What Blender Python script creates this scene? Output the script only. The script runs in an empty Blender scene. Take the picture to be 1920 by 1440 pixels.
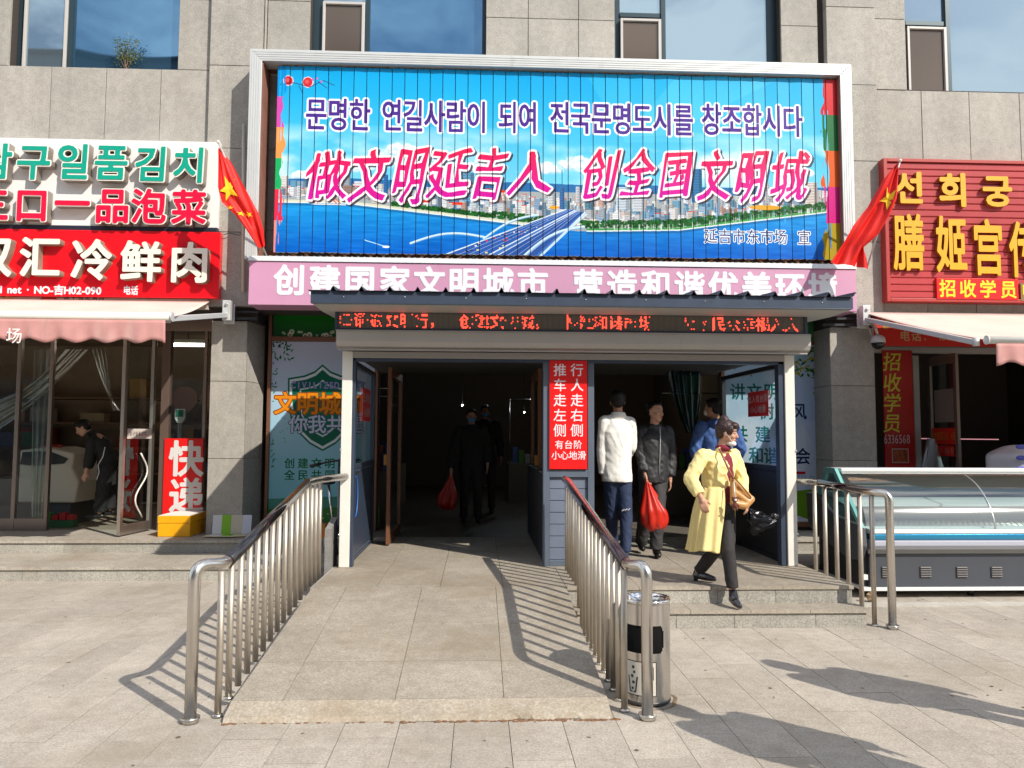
import bpy, bmesh, math, random
import numpy as np
from mathutils import Vector, Matrix, noise as mnoise
from math import radians, sin, cos, pi
random.seed(7); rng = np.random.default_rng(7)
SC = bpy.context.scene; COL = SC.collection
# ------------------------------------------------------------------ camera
cam = bpy.data.cameras.new('camera'); camo = bpy.data.objects.new('camera', cam); COL.objects.link(camo)
cam.sensor_width = 36; cam.lens = 27.0; cam.clip_end = 500; cam.clip_start = .05
_y, _p, _r, CH = radians(2.5), radians(3.8), radians(.25), 1.6
FW = Vector((sin(_y)*cos(_p), cos(_y)*cos(_p), sin(_p))); RT = Vector((cos(_y), -sin(_y), 0)); UP = RT.cross(FW)
RT, UP = RT*cos(_r)+UP*sin(_r), UP*cos(_r)-RT*sin(_r)
m = Matrix((RT, UP, -FW)).transposed().to_4x4(); m.translation = Vector((0, 0, CH)); camo.matrix_world = m
SC.camera = camo
def P(px, py, Y=None, Z=None):
    """world point on the plane Y=... or Z=... measured in the photograph"""
    d = RT*((px-960)/1440) - UP*((py-720)/1440) + FW
    t = Y/d.y if Y is not None else (Z-CH)/d.z
    return Vector((0, 0, CH)) + d*t
# ------------------------------------------------------------------ light
SUN = Vector((.735, -.787, .861)).normalized()
elev = math.asin(SUN.z); azim = math.atan2(SUN.x, SUN.y)
W = bpy.data.worlds.new('World'); SC.world = W; W.use_nodes = True
nt = W.node_tree; nt.nodes.clear()
sky = nt.nodes.new('ShaderNodeTexSky'); sky.sky_type = 'NISHITA'; sky.sun_disc = False
sky.sun_elevation = elev; sky.sun_rotation = azim; sky.air_density = 1.2; sky.dust_density = .6
tc = nt.nodes.new('ShaderNodeTexCoord'); mp = nt.nodes.new('ShaderNodeMapping'); mp.inputs['Scale'].default_value = (2.3, 2.3, 4.2)
nz = nt.nodes.new('ShaderNodeTexNoise'); nz.inputs['Scale'].default_value = 1.7; nz.inputs['Detail'].default_value = 7; nz.inputs['Roughness'].default_value = .55
rp = nt.nodes.new('ShaderNodeValToRGB'); rp.color_ramp.elements[0].position = .45; rp.color_ramp.elements[1].position = .60
mx = nt.nodes.new('ShaderNodeMix'); mx.data_type = 'RGBA'; mx.inputs[7].default_value = (10.5, 10.8, 11.2, 1)
bg = nt.nodes.new('ShaderNodeBackground'); bg.inputs[1].default_value = .125
wo = nt.nodes.new('ShaderNodeOutputWorld'); L = nt.links.new
L(tc.outputs['Generated'], mp.inputs[0]); L(mp.outputs[0], nz.inputs[0]); L(nz.outputs[0], rp.inputs[0])
L(rp.outputs[0], mx.inputs[0]); L(sky.outputs[0], mx.inputs[6]); L(mx.outputs[2], bg.inputs[0]); L(bg.outputs[0], wo.inputs[0])
sl = bpy.data.lights.new('sun', 'SUN'); sl.energy = 4.3; sl.angle = radians(.53); sl.color = (1, .93, .82)
so = bpy.data.objects.new('sun', sl); COL.objects.link(so); so.rotation_euler = SUN.to_track_quat('Z', 'Y').to_euler(); so.location = (8, -9, 12)
vs = SC.view_settings; vs.view_transform = 'Standard'; vs.look = 'None'; vs.exposure = .34; vs.gamma = 1; vs.use_curve_mapping = False
SC.cycles.max_bounces = 8; SC.cycles.transparent_max_bounces = 12; SC.cycles.caustics_reflective = False; SC.cycles.caustics_refractive = False
SC.cycles.use_denoising = True

# ------------------------------------------------------------------ materials
MATS = {}
def s2l(c):
    return tuple(((v/12.92) if v <= .04045 else ((v+.055)/1.055)**2.4) for v in c)
def hexc(h): return s2l(tuple(int(h[i:i+2], 16)/255 for i in (0, 2, 4)))
def mat(name, col, rough=.6, metal=0, var=0, vscale=4, bump=0, bscale=60, spec=.5, rnd=0, emit=None, es=0, alpha=1, trans=0, coat=0, sheen=0, aniso=None, dirt=None, dscale=1.2, dthr=.55):
    if name in MATS: return MATS[name]
    if isinstance(col, str): col = hexc(col)
    M = bpy.data.materials.new(name); M.use_nodes = True; n = M.node_tree.nodes; l = M.node_tree.links.new
    b = n['Principled BSDF']; b.inputs['Roughness'].default_value = rough; b.inputs['Metallic'].default_value = metal
    b.inputs['Specular IOR Level'].default_value = spec; b.inputs['Base Color'].default_value = (*col, 1)
    b.inputs['Coat Weight'].default_value = coat; b.inputs['Transmission Weight'].default_value = trans; b.inputs['Alpha'].default_value = alpha
    if emit: b.inputs['Emission Color'].default_value = (*emit, 1); b.inputs['Emission Strength'].default_value = es
    geo = n.new('ShaderNodeNewGeometry'); last = None
    def mixc(fac, a, bcol, mode='MULTIPLY'):
        q = n.new('ShaderNodeMix'); q.data_type = 'RGBA'; q.blend_type = mode
        if isinstance(fac, float): q.inputs[0].default_value = fac
        else: l(fac, q.inputs[0])
        for k, v in ((6, a), (7, bcol)):
            if isinstance(v, tuple): q.inputs[k].default_value = (*v, 1)
            else: l(v, q.inputs[k])
        return q.outputs[2]
    cur = tuple(col)
    if var:
        t = n.new('ShaderNodeTexNoise'); t.inputs['Scale'].default_value = vscale; t.inputs['Detail'].default_value = 6; t.inputs['Roughness'].default_value = .6
        l(geo.outputs['Position'], t.inputs['Vector'])
        r = n.new('ShaderNodeMapRange'); r.inputs[1].default_value = .3; r.inputs[2].default_value = .7; r.inputs[3].default_value = 1-var; r.inputs[4].default_value = 1+var*.6
        l(t.outputs[0], r.inputs[0]); cur = mixc(1.0, cur, r.outputs[0])
    if rnd:
        oi = n.new('ShaderNodeObjectInfo'); r = n.new('ShaderNodeMapRange'); r.inputs[3].default_value = 1-rnd; r.inputs[4].default_value = 1+rnd*.5
        l(oi.outputs['Random'], r.inputs[0]); cur = mixc(1.0, cur, r.outputs[0])
    if dirt:
        t = n.new('ShaderNodeTexNoise'); t.inputs['Scale'].default_value = dscale; t.inputs['Detail'].default_value = 8; t.inputs['Roughness'].default_value = .65
        mpp = n.new('ShaderNodeMapping'); mpp.inputs['Scale'].default_value = (1.6, 1.6, .38); l(geo.outputs['Position'], mpp.inputs[0]); l(mpp.outputs[0], t.inputs['Vector'])
        r = n.new('ShaderNodeMapRange'); r.inputs[1].default_value = dthr; r.inputs[2].default_value = dthr+.2; r.inputs[4].default_value = .75
        l(t.outputs[0], r.inputs[0]); cur = mixc(r.outputs[0], cur, dirt, 'MIX')
    if not isinstance(cur, tuple): l(cur, b.inputs['Base Color'])
    if bump:
        t = n.new('ShaderNodeTexNoise'); t.inputs['Scale'].default_value = bscale; t.inputs['Detail'].default_value = 4; l(geo.outputs['Position'], t.inputs['Vector'])
        bp = n.new('ShaderNodeBump'); bp.inputs['Strength'].default_value = bump; bp.inputs['Distance'].default_value = .01
        l(t.outputs[0], bp.inputs['Height']); l(bp.outputs[0], b.inputs['Normal'])
    MATS[name] = M; return M
def granite(name, base, light, dark, stain=None, spk=90, rnd=.08, rib=0, stthr=.55):
    M = bpy.data.materials.new(name); M.use_nodes = True; n = M.node_tree.nodes; l = M.node_tree.links.new; b = n['Principled BSDF']
    b.inputs['Roughness'].default_value = .72; b.inputs['Specular IOR Level'].default_value = .35
    geo = n.new('ShaderNodeNewGeometry')
    def noise(sc, det, rg=.6, vec=None):
        t = n.new('ShaderNodeTexNoise'); t.inputs['Scale'].default_value = sc; t.inputs['Detail'].default_value = det; t.inputs['Roughness'].default_value = rg
        l(vec or geo.outputs['Position'], t.inputs['Vector']); return t.outputs[0]
    rp = n.new('ShaderNodeValToRGB'); e = rp.color_ramp.elements
    e[0].position = .34; e[0].color = (*dark, 1); e[1].position = .68; e[1].color = (*light, 1); k = e.new(.5); k.color = (*base, 1)
    l(noise(spk, 5, .75), rp.inputs[0])
    def mix(f, a, c, mode='MULTIPLY'):
        q = n.new('ShaderNodeMix'); q.data_type = 'RGBA'; q.blend_type = mode
        if isinstance(f, float): q.inputs[0].default_value = f
        else: l(f, q.inputs[0])
        l(a, q.inputs[6])
        if isinstance(c, tuple): q.inputs[7].default_value = (*c, 1)
        else: l(c, q.inputs[7])
        return q.outputs[2]
    def rng_(v, a, c, lo, hi):
        r = n.new('ShaderNodeMapRange'); r.inputs[1].default_value = a; r.inputs[2].default_value = c; r.inputs[3].default_value = lo; r.inputs[4].default_value = hi; l(v, r.inputs[0]); return r.outputs[0]
    c = rp.outputs[0]
    c = mix(1.0, c, rng_(noise(14, 4), .3, .7, .88, 1.08))
    c = mix(1.0, c, rng_(noise(1.3, 5), .3, .7, .86, 1.07))
    mpp = n.new('ShaderNodeMapping'); mpp.inputs['Scale'].default_value = (5., 5., .35); l(geo.outputs['Position'], mpp.inputs[0])
    c = mix(1.0, c, rng_(noise(1., 7, .6, mpp.outputs[0]), .35, .7, .93, 1.04))
    vo = n.new('ShaderNodeTexVoronoi'); vo.inputs['Scale'].default_value = spk*.55; l(geo.outputs['Position'], vo.inputs['Vector'])
    c = mix(rng_(vo.outputs['Distance'], .1, .22, .5, 0.), c, light, 'MIX')
    oi = n.new('ShaderNodeObjectInfo'); c = mix(1.0, c, rng_(oi.outputs['Random'], 0, 1, 1-rnd, 1+rnd))
    if stain:
        c = mix(rng_(noise(.9, 9, .7), stthr, stthr+.17, 0, .6), c, stain, 'MIX')
        c = mix(rng_(noise(7, 6, .7), .66, .74, 0, .35), c, stain, 'MIX')
        c = mix(rng_(noise(3.1, 9, .8), .70, .72, 0, .5), c, tuple(v*.45 for v in stain), 'MIX')
    l(c, b.inputs['Base Color'])
    bp = n.new('ShaderNodeBump'); bp.inputs['Strength'].default_value = .35; bp.inputs['Distance'].default_value = .004; l(noise(spk*1.5, 3), bp.inputs['Height'])
    nb = bp.outputs[0]
    if rib:
        wv = n.new('ShaderNodeTexWave'); wv.bands_direction = 'Y' if rib > 0 else 'Z'; wv.inputs['Scale'].default_value = abs(rib); wv.inputs['Distortion'].default_value = .15
        l(geo.outputs['Position'], wv.inputs['Vector'])
        b2 = n.new('ShaderNodeBump'); b2.inputs['Strength'].default_value = .5; b2.inputs['Distance'].default_value = .006; l(wv.outputs[1], b2.inputs['Height']); l(nb, b2.inputs['Normal']); nb = b2.outputs[0]
    l(nb, b.inputs['Normal']); MATS[name] = M; return M
wall_g = granite('wall granite', (.385, .365, .33), (.50, .48, .44), (.315, .297, .262), stain=(.33, .31, .275), spk=60, rnd=.07)
pave_g = granite('paving granite', (.415, .368, .312), (.56, .515, .455), (.32, .278, .230), stain=(.27, .225, .165), spk=75, rnd=.08, stthr=.5)
ramp_g = granite('ramp granite', (.375, .328, .268), (.515, .464, .395), (.285, .24, .185), stain=(.25, .20, .13), spk=75, rnd=.05, rib=34, stthr=.48)
step_g = granite('step granite', (.40, .365, .31), (.58, .54, .47), (.27, .24, .20), stain=(.27, .215, .15), spk=75, rnd=.07, stthr=.5)
riser_g = granite('riser granite', (.40, .38, .335), (.58, .56, .50), (.26, .24, .205), stain=(.30, .23, .15), spk=75, rnd=.09, rib=-42)
steel = mat('brushed steel', (.60, .57, .53), .27, 1, var=.06, vscale=9, bump=.04, bscale=240)
steel_b = mat('baluster steel', (.50, .445, .375), .5, .9, var=.1, vscale=12)
chrome = mat('polished steel', (.72, .71, .70), .12, 1)
alum = mat('painted aluminium', (.62, .64, .64), .38, .25, var=.05, vscale=5, dirt=(.40, .38, .34), dscale=2.5, dthr=.6)
white_p = mat('white painted steel', (.74, .72, .66), .45, 0, var=.06, vscale=6, dirt=(.40, .36, .30), dscale=4, dthr=.63)
grey_p = mat('grey painted steel', (.36, .34, .33), .45, .2, var=.05)
cream_p = mat('cream shutter box', (.42, .40, .38), .5, .1, var=.05, dirt=(.25, .22, .19), dscale=3, dthr=.62)
slate_p = mat('slate blue sheet steel', (.045, .062, .10), .4, .15, var=.12, vscale=8, dirt=(.12, .11, .11), dscale=5, dthr=.68)
dark_p = mat('dark steel', (.03, .032, .036), .5, .3)
black = mat('black rubber', (.012, .012, .012), .55)
gap_d = mat('dark joint', (.055, .045, .04), .9)
grout = mat('joint mortar', (.26, .22, .18), .95, var=.2, vscale=20)
brown_m = mat('brown door metal', (.20, .085, .045), .42, .2, var=.1)
redpl = mat('red board', 'e01414', .35, var=.04, vscale=2)

# ------------------------------------------------------------------ object helpers
WL = {}
def _wl(o): return WL.get(o.name, Vector((0, 0, 0)))
def put(name, me, m=None, parent=None, **kw):
    o = bpy.data.objects.new(name, me); COL.objects.link(o)
    if m is not None and me is not None and not me.materials:
        for q in (m if isinstance(m, (list, tuple)) else [m]): me.materials.append(q)
    if parent is not None:
        o.parent = parent; o.location = -_wl(parent)
    for k, v in kw.items():
        o['category' if k == 'cat' else k] = v
    WL[o.name] = Vector((0, 0, 0))
    return o
def thing(name, label, cat, loc=(0, 0, 0), group=None, kind=None):
    o = bpy.data.objects.new(name, None); COL.objects.link(o); o.location = loc; o.empty_display_size = .1
    o['label'] = label
    if cat: o['category'] = cat
    if group: o['group'] = group
    if kind: o['kind'] = kind
    WL[o.name] = Vector(loc); return o
def copy_tree(o, parent=None, **kw):
    c = o.copy(); COL.objects.link(c); WL[c.name] = _wl(o).copy()
    if parent: c.parent = parent
    for k, v in kw.items(): c['category' if k == 'cat' else k] = v
    for ch in list(o.children): copy_tree(ch, c)
    return c
_US = {}
def usphere(seg):
    if seg not in _US:
        b = bmesh.new(); bmesh.ops.create_uvsphere(b, u_segments=seg, v_segments=max(6, seg*2//3), radius=1); b.verts.index_update()
        _US[seg] = ([v.co.copy() for v in b.verts], [[v.index for v in f.verts] for f in b.faces]); b.free()
    return _US[seg]
class G:
    def __init__(s): s.b = bmesh.new()
    def _mi(s, fs, mi):
        for f in fs: f.material_index = mi
        return s
    def box(s, x0, x1, y0, y1, z0, z1, mi=0):
        v = [s.b.verts.new((x, y, z)) for z in (z0, z1) for y in (y0, y1) for x in (x0, x1)]
        return s._mi([s.b.faces.new([v[i] for i in q]) for q in ((0, 2, 3, 1), (4, 5, 7, 6), (0, 1, 5, 4), (2, 6, 7, 3), (0, 4, 6, 2), (1, 3, 7, 5))], mi)
    def obox(s, p0, p1, w, h, up=(0, 0, 1), mi=0):
        p0, p1 = Vector(p0), Vector(p1); d = (p1-p0).normalized(); a = d.cross(Vector(up)).normalized(); u = a.cross(d)
        v = [s.b.verts.new(p+a*sx*w/2+u*sz*h/2) for p in (p0, p1) for sz in (-1, 1) for sx in (-1, 1)]
        fs = [s.b.faces.new([v[i] for i in q]) for q in ((0, 1, 3, 2), (4, 6, 7, 5), (0, 4, 5, 1), (2, 3, 7, 6), (0, 2, 6, 4), (1, 5, 7, 3))]
        bmesh.ops.recalc_face_normals(s.b, faces=fs); return s._mi(fs, mi)
    def tube(s, pts, r, n=12, cap=True, mi=0, sq=None):
        pts = [Vector(p) for p in pts]; rs = r if isinstance(r, (list, tuple)) else [r]*len(pts); rings = []; prev = None
        for i, p in enumerate(pts):
            t = (pts[min(i+1, len(pts)-1)]-pts[max(i-1, 0)]).normalized()
            if prev is None:
                a = Vector((0, 0, 1)) if abs(t.z) < .9 else Vector((1, 0, 0)); u = t.cross(a).normalized()
            else: u = (prev-t*prev.dot(t)).normalized()
            prev = u; w = t.cross(u)
            rings.append([s.b.verts.new(p+(u*cos(2*pi*k/n)+w*sin(2*pi*k/n))*rs[i]) for k in range(n)])
        fs = []
        for a, c in zip(rings, rings[1:]):
            for k in range(n): fs.append(s.b.faces.new((a[k], a[(k+1) % n], c[(k+1) % n], c[k])))
        for f in fs: f.smooth = True
        if cap: fs.append(s.b.faces.new(rings[0][::-1])); fs.append(s.b.faces.new(rings[-1]))
        return s._mi(fs, mi)
    def lathe(s, c, prof, n=32, mi=0, smooth=True):
        rings = []
        for r, z in prof: rings.append([s.b.verts.new((c[0]+r*cos(2*pi*k/n), c[1]+r*sin(2*pi*k/n), c[2]+z)) for k in range(n)])
        fs = []
        for a, q in zip(rings, rings[1:]):
            for k in range(n): fs.append(s.b.faces.new((a[k], a[(k+1) % n], q[(k+1) % n], q[k])))
        for f in fs: f.smooth = smooth
        if prof[0][0] > 1e-4: fs.append(s.b.faces.new(rings[0][::-1]))
        if prof[-1][0] > 1e-4: fs.append(s.b.faces.new(rings[-1]))
        return s._mi(fs, mi)
    def prism(s, poly, ax, a0, a1, mi=0):
        def mk(p, a): return {'x': (a, p[0], p[1]), 'y': (p[0], a, p[1]), 'z': (p[0], p[1], a)}[ax]
        A = [s.b.verts.new(mk(p, a0)) for p in poly]; B = [s.b.verts.new(mk(p, a1)) for p in poly]; n = len(poly)
        fs = [s.b.faces.new(A[::-1]), s.b.faces.new(B)]+[s.b.faces.new((A[i], A[(i+1) % n], B[(i+1) % n], B[i])) for i in range(n)]
        bmesh.ops.recalc_face_normals(s.b, faces=fs); return s._mi(fs, mi)
    def ball(s, c, r, seg=12, mi=0):
        r = r if isinstance(r, (tuple, list)) else (r, r, r); c = Vector(c)
        vs_, fs_ = usphere(seg); V = [s.b.verts.new((v.x*r[0]+c.x, v.y*r[1]+c.y, v.z*r[2]+c.z)) for v in vs_]; fs = [s.b.faces.new([V[i] for i in f]) for f in fs_]
        for f in fs: f.smooth = True
        return s._mi(fs, mi)
    def quad(s, a, b, c, d, mi=0):
        return s._mi([s.b.faces.new([s.b.verts.new(p) for p in (a, b, c, d)])], mi)
    def grid(s, fn, nu, nv, mi=0, smooth=True):
        V = [[s.b.verts.new(fn(i/nu, j/nv)) for i in range(nu+1)] for j in range(nv+1)]
        fs = [s.b.faces.new((V[j][i], V[j][i+1], V[j+1][i+1], V[j+1][i])) for j in range(nv) for i in range(nu)]
        for f in fs: f.smooth = smooth
        return s._mi(fs, mi)
    def mesh(s, name='m'):
        me = bpy.data.meshes.new(name); s.b.to_mesh(me); s.b.free(); return me
    def done(s, name, m, parent=None, bev=0, seg=2, solid=0, **kw):
        o = put(name, s.mesh(name), m, parent, **kw)
        if solid:
            q = o.modifiers.new('s', 'SOLIDIFY'); q.thickness = solid; q.offset = 0
        if bev:
            q = o.modifiers.new('b', 'BEVEL'); q.width = bev; q.segments = seg; q.limit_method = 'ANGLE'; q.angle_limit = radians(40)
        return o
def arc(c, r, a0, a1, u, v, n=6):
    c, u, v = Vector(c), Vector(u), Vector(v)
    return [c+u*r*cos(a0+(a1-a0)*i/n)+v*r*sin(a0+(a1-a0)*i/n) for i in range(n+1)]
def smooth_path(pts, n=6, rad=.07):
    pts = [Vector(p) for p in pts]; out = [pts[0]]
    for a, b, c in zip(pts, pts[1:], pts[2:]):
        r = min(rad, (a-b).length*.45, (c-b).length*.45); p, q = b+(a-b).normalized()*r, b+(c-b).normalized()*r
        for i in range(n+1):
            t = i/n; out.append(p*(1-t)**2+b*2*t*(1-t)+q*t*t)
    return out+[pts[-1]]

# ------------------------------------------------------------------ lettering
_GC = {}
def glyph2(ch):
    """triangles of a character, em box centred on 0, em = 1"""
    if ch in _GC: return _GC[ch]
    c = bpy.data.curves.new('t', 'FONT'); c.body = ch; c.resolution_u = 3; o = bpy.data.objects.new('t', c)
    me = bpy.data.meshes.new_from_object(o); me.calc_loop_triangles()
    v = np.array([q.co[:2] for q in me.vertices]) if len(me.vertices) else np.zeros((0, 2))
    t = np.array([q.vertices[:] for q in me.loop_triangles]) if len(me.vertices) else np.zeros((0, 3), int)
    cjk = ord(ch) > 0x2e80; han = 0xac00 <= ord(ch) < 0xd7b0
    if len(v):
        cx = (.46 if han else .5) if cjk else (v[:, 0].min()+v[:, 0].max())/2
        v = v-np.array([cx, .36])
    w = (v[:, 0].max()-v[:, 0].min()) if len(v) else .3
    bpy.data.objects.remove(o); bpy.data.curves.remove(c); bpy.data.meshes.remove(me)
    _GC[ch] = (v, t, 1.0 if cjk else w+.09); return _GC[ch]
def _loops(M):
    """outline loops of a bitmap, smoothed"""
    H_, W_ = M.shape; nx = {}
    def add(a, b): nx.setdefault(a, []).append(b)
    ys, xs = np.where(M); m = M.tolist()
    for y, x in zip(ys.tolist(), xs.tolist()):
        if not m[y-1][x]: add((x+1, y), (x, y))
        if not m[y+1][x]: add((x, y+1), (x+1, y+1))
        if not m[y][x-1]: add((x, y), (x, y+1))
        if not m[y][x+1]: add((x+1, y+1), (x+1, y))
    out = []
    while nx:
        st = next(iter(nx)); cur = st; L_ = []; pd = None
        while True:
            L_.append(cur); o = nx[cur]; k = 0
            if len(o) > 1 and pd:
                for i_, q in enumerate(o):
                    d = (q[0]-cur[0], q[1]-cur[1])
                    if pd[0]*d[1]-pd[1]*d[0] < 0: k = i_
            n_ = o.pop(k)
            if not o: del nx[cur]
            pd = (n_[0]-cur[0], n_[1]-cur[1]); cur = n_
            if cur == st: break
        p = np.array(L_, float)
        if len(p) < 10: continue
        for _ in range(4): p = p*.5+(np.roll(p, 1, 0)+np.roll(p, -1, 0))*.25
        # drop points on straight runs
        keep = [0]
        for i_ in range(1, len(p)):
            a_, b_ = p[keep[-1]], p[(i_+1) % len(p)]; d = b_-a_; n2 = np.hypot(*d)+1e-9; seg = p[keep[-1]+1:i_+1]-a_
            if np.abs(seg[:, 0]*d[1]-seg[:, 1]*d[0]).max()/n2 > .22: keep.append(i_)
        out.append(p[keep])
    return out
_OC = {}
def outline(ch, off, N=150):
    k = (ch, round(off, 4))
    if k not in _OC:
        c = Canvas(int(N*1.5), int(N*1.5), (0, 0, 0)); M = c.tmask(ch, c.w/2, c.h/2, N, N); M = Canvas.dil(M, off*N); _OC[k] = [np.stack([(p[:, 0]-c.w/2)/N, -(p[:, 1]-c.h/2)/N], 1) for p in _loops(M)]
    return _OC[k]
def glyph3(ch, cx, cz, yf, w, h, depth, offset=0., bevel=0., shear=0., res=3):
    """extruded letter facing -Y with its front at yf"""
    cu = bpy.data.curves.new('t', 'CURVE'); cu.dimensions = '2D'; cu.fill_mode = 'BOTH'; cu.extrude = .5
    for p in outline(ch, offset):
        sp = cu.splines.new('POLY'); sp.points.add(len(p)-1); sp.use_cyclic_u = True
        for i_, q in enumerate(p): sp.points[i_].co = (q[0], q[1], 0, 1)
    o = bpy.data.objects.new('t', cu); me = bpy.data.meshes.new_from_object(o)
    for v in me.vertices:
        x, y, z = v.co; v.co = (cx+x*w+y*h*shear, yf+(.5-z)*depth, cz+y*h)
    bpy.data.objects.remove(o); bpy.data.curves.remove(cu); me.update()
    return me
def word3(s, cx, cz, w, h, sp, yf, depth, **kw):
    n = len(s); out = []
    for i, ch in enumerate(s):
        if ch == ' ': continue
        out.append(glyph3(ch, cx+(i-(n-1)/2)*sp, cz, yf, w, h, depth, **kw))
    return out
def flat_text(s, x0, x1, cz, h, y, name, m, parent, bold=.02, vertical=False, shear=0.):
    """thin printed lettering as one mesh, spread evenly between x0 and x1"""
    g = G(); n = len(s)
    adv = [glyph2(c)[2] if c != ' ' else .5 for c in s]; tot = sum(adv); sx = (x1-x0)/tot; x = x0
    for c, a in zip(s, adv):
        if c != ' ':
            me = glyph3(c, x+a*sx/2, cz, y, sx*.95, h, .002, offset=bold, shear=shear, res=2); g.b.from_mesh(me); bpy.data.meshes.remove(me)
        x += a*sx
    return g.done(name, m, parent)
class Canvas:
    """a printed sheet drawn in numpy; the pixels become the print on a flat board"""
    def __init__(s, w, h, col): s.a = np.ones((h, w, 3), np.float32)*np.array(col, np.float32); s.w, s.h = w, h; s.yy, s.xx = np.mgrid[0:h, 0:w].astype(np.float32)
    @staticmethod
    def bb(M):
        r, c = np.where(M.any(1))[0], np.where(M.any(0))[0]
        return (r[0], r[-1]+1, c[0], c[-1]+1) if len(r) else (0, 0, 0, 0)
    def blend(s, mask, col):
        a, b, c, d = s.bb(mask)
        mk = np.clip(mask[a:b, c:d].astype(np.float32), 0, 1)[..., None]; s.a[a:b, c:d] = s.a[a:b, c:d]*(1-mk)+np.asarray(col, np.float32)*mk
    def poly(s, pts, col, al=1.):
        s.blend(s.polymask(pts)*al, col)
    def polymask(s, pts):
        pts = np.array(pts, float); x0, y0 = np.floor(pts.min(0)).astype(int); x1, y1 = np.ceil(pts.max(0)).astype(int)+1
        x0, y0, x1, y1 = max(x0, 0), max(y0, 0), min(x1, s.w), min(y1, s.h); M = np.zeros((s.h, s.w), np.float32)
        if x1 <= x0 or y1 <= y0: return M
        X, Y = s.xx[y0:y1, x0:x1]+.5, s.yy[y0:y1, x0:x1]+.5; ins = np.zeros(X.shape, bool); n = len(pts)
        for i in range(n):
            (ax, ay), (bx, by) = pts[i], pts[(i+1) % n]
            if ay == by: continue
            c = ((ay > Y) != (by > Y)) & (X < (bx-ax)*(Y-ay)/(by-ay)+ax); ins ^= c
        M[y0:y1, x0:x1] = ins; return M
    def rect(s, x0, y0, x1, y1, col, al=1.):
        x0, y0, x1, y1 = [int(round(v)) for v in (x0, y0, x1, y1)]; x0, y0 = max(x0, 0), max(y0, 0)
        if x1 > x0 and y1 > y0: s.a[y0:y1, x0:x1] = s.a[y0:y1, x0:x1]*(1-al)+np.array(col)*al
    def disc(s, cx, cy, rx, ry, col, al=1.):
        x0, x1, y0, y1 = max(int(cx-rx-2), 0), min(int(cx+rx+3), s.w), max(int(cy-ry-2), 0), min(int(cy+ry+3), s.h)
        if x1 <= x0 or y1 <= y0: return
        d = ((s.xx[y0:y1, x0:x1]-cx)/rx)**2+((s.yy[y0:y1, x0:x1]-cy)/ry)**2
        mk = (np.clip((1.05-d)*max(rx, ry)*.5, 0, 1)*al)[..., None]; s.a[y0:y1, x0:x1] = s.a[y0:y1, x0:x1]*(1-mk)+np.array(col)*mk
    def line(s, pts, wd, col, al=1.):
        for (ax, ay), (bx, by) in zip(pts, pts[1:]):
            x0, x1, y0, y1 = int(max(min(ax, bx)-wd-2, 0)), int(min(max(ax, bx)+wd+3, s.w)), int(max(min(ay, by)-wd-2, 0)), int(min(max(ay, by)+wd+3, s.h))
            if x1 <= x0 or y1 <= y0: continue
            X, Y = s.xx[y0:y1, x0:x1], s.yy[y0:y1, x0:x1]; dx, dy = bx-ax, by-ay; L2 = dx*dx+dy*dy+1e-6
            t = np.clip(((X-ax)*dx+(Y-ay)*dy)/L2, 0, 1); d = np.hypot(X-ax-t*dx, Y-ay-t*dy)
            mk = (np.clip(wd/2-d+.5, 0, 1)*al)[..., None]; s.a[y0:y1, x0:x1] = s.a[y0:y1, x0:x1]*(1-mk)+np.array(col)*mk
    def tmask(s, ch, cx, cy, w, h, shear=0., fn=None):
        v, t, _ = glyph2(ch); M = np.zeros((s.h, s.w), bool)
        if not len(v): return M
        X = cx+v[:, 0]*w+v[:, 1]*h*shear; Y = cy-v[:, 1]*h
        if fn: X, Y = fn(X, Y)
        for a, b, c in t:
            xs, ys = X[[a, b, c]], Y[[a, b, c]]; x0, x1, y0, y1 = max(int(xs.min()), 0), min(int(xs.max())+2, s.w), max(int(ys.min()), 0), min(int(ys.max())+2, s.h)
            if x1 <= x0 or y1 <= y0: continue
            gx, gy = s.xx[y0:y1, x0:x1]+.5, s.yy[y0:y1, x0:x1]+.5
            e = [(xs[(i+1) % 3]-xs[i])*(gy-ys[i])-(ys[(i+1) % 3]-ys[i])*(gx-xs[i]) for i in range(3)]
            M[y0:y1, x0:x1] |= ((e[0] >= 0) & (e[1] >= 0) & (e[2] >= 0)) | ((e[0] <= 0) & (e[1] <= 0) & (e[2] <= 0))
        return M
    @staticmethod
    def dil(M, r):
        if r <= 0: return M
        ys, xs = np.where(M)
        if not len(ys): return M
        R = int(math.ceil(r)); out = M.copy(); y0, y1, x0, x1 = max(ys.min()-R, 0), ys.max()+R+1, max(xs.min()-R, 0), xs.max()+R+1
        sub = M[y0:y1, x0:x1]; o = sub.copy()
        for dy in range(-R, R+1):
            for dx in range(-R, R+1):
                if dx*dx+dy*dy <= r*r+.3:
                    sh = np.zeros_like(sub); h, w = sub.shape
                    sh[max(dy, 0):h+min(dy, 0), max(dx, 0):w+min(dx, 0)] = sub[max(-dy, 0):h+min(-dy, 0), max(-dx, 0):w+min(-dx, 0)]; o |= sh
        out[y0:y1, x0:x1] = o; return out
    def text(s, st, cx, cy, w, h, col, sp=None, bold=0, outline=0, ocol=(1, 1, 1), shear=0., vertical=False, shadow=None, col2=None, fn=None, nib=0):
        n = len(st); sp = sp or w; M = np.zeros((s.h, s.w), bool)
        for i, ch in enumerate(st):
            if ch == ' ': continue
            o = (i-(n-1)/2)*sp
            M |= s.tmask(ch, cx+(0 if vertical else o), cy+(o if vertical else 0), w, h, shear, fn)
        for k in range(1, nib+1):
            M = M | np.roll(np.roll(M, 1, 1), -1 if k % 3 else 0, 0)
        M = s.dil(M, bold); O = s.dil(M, outline)
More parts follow.
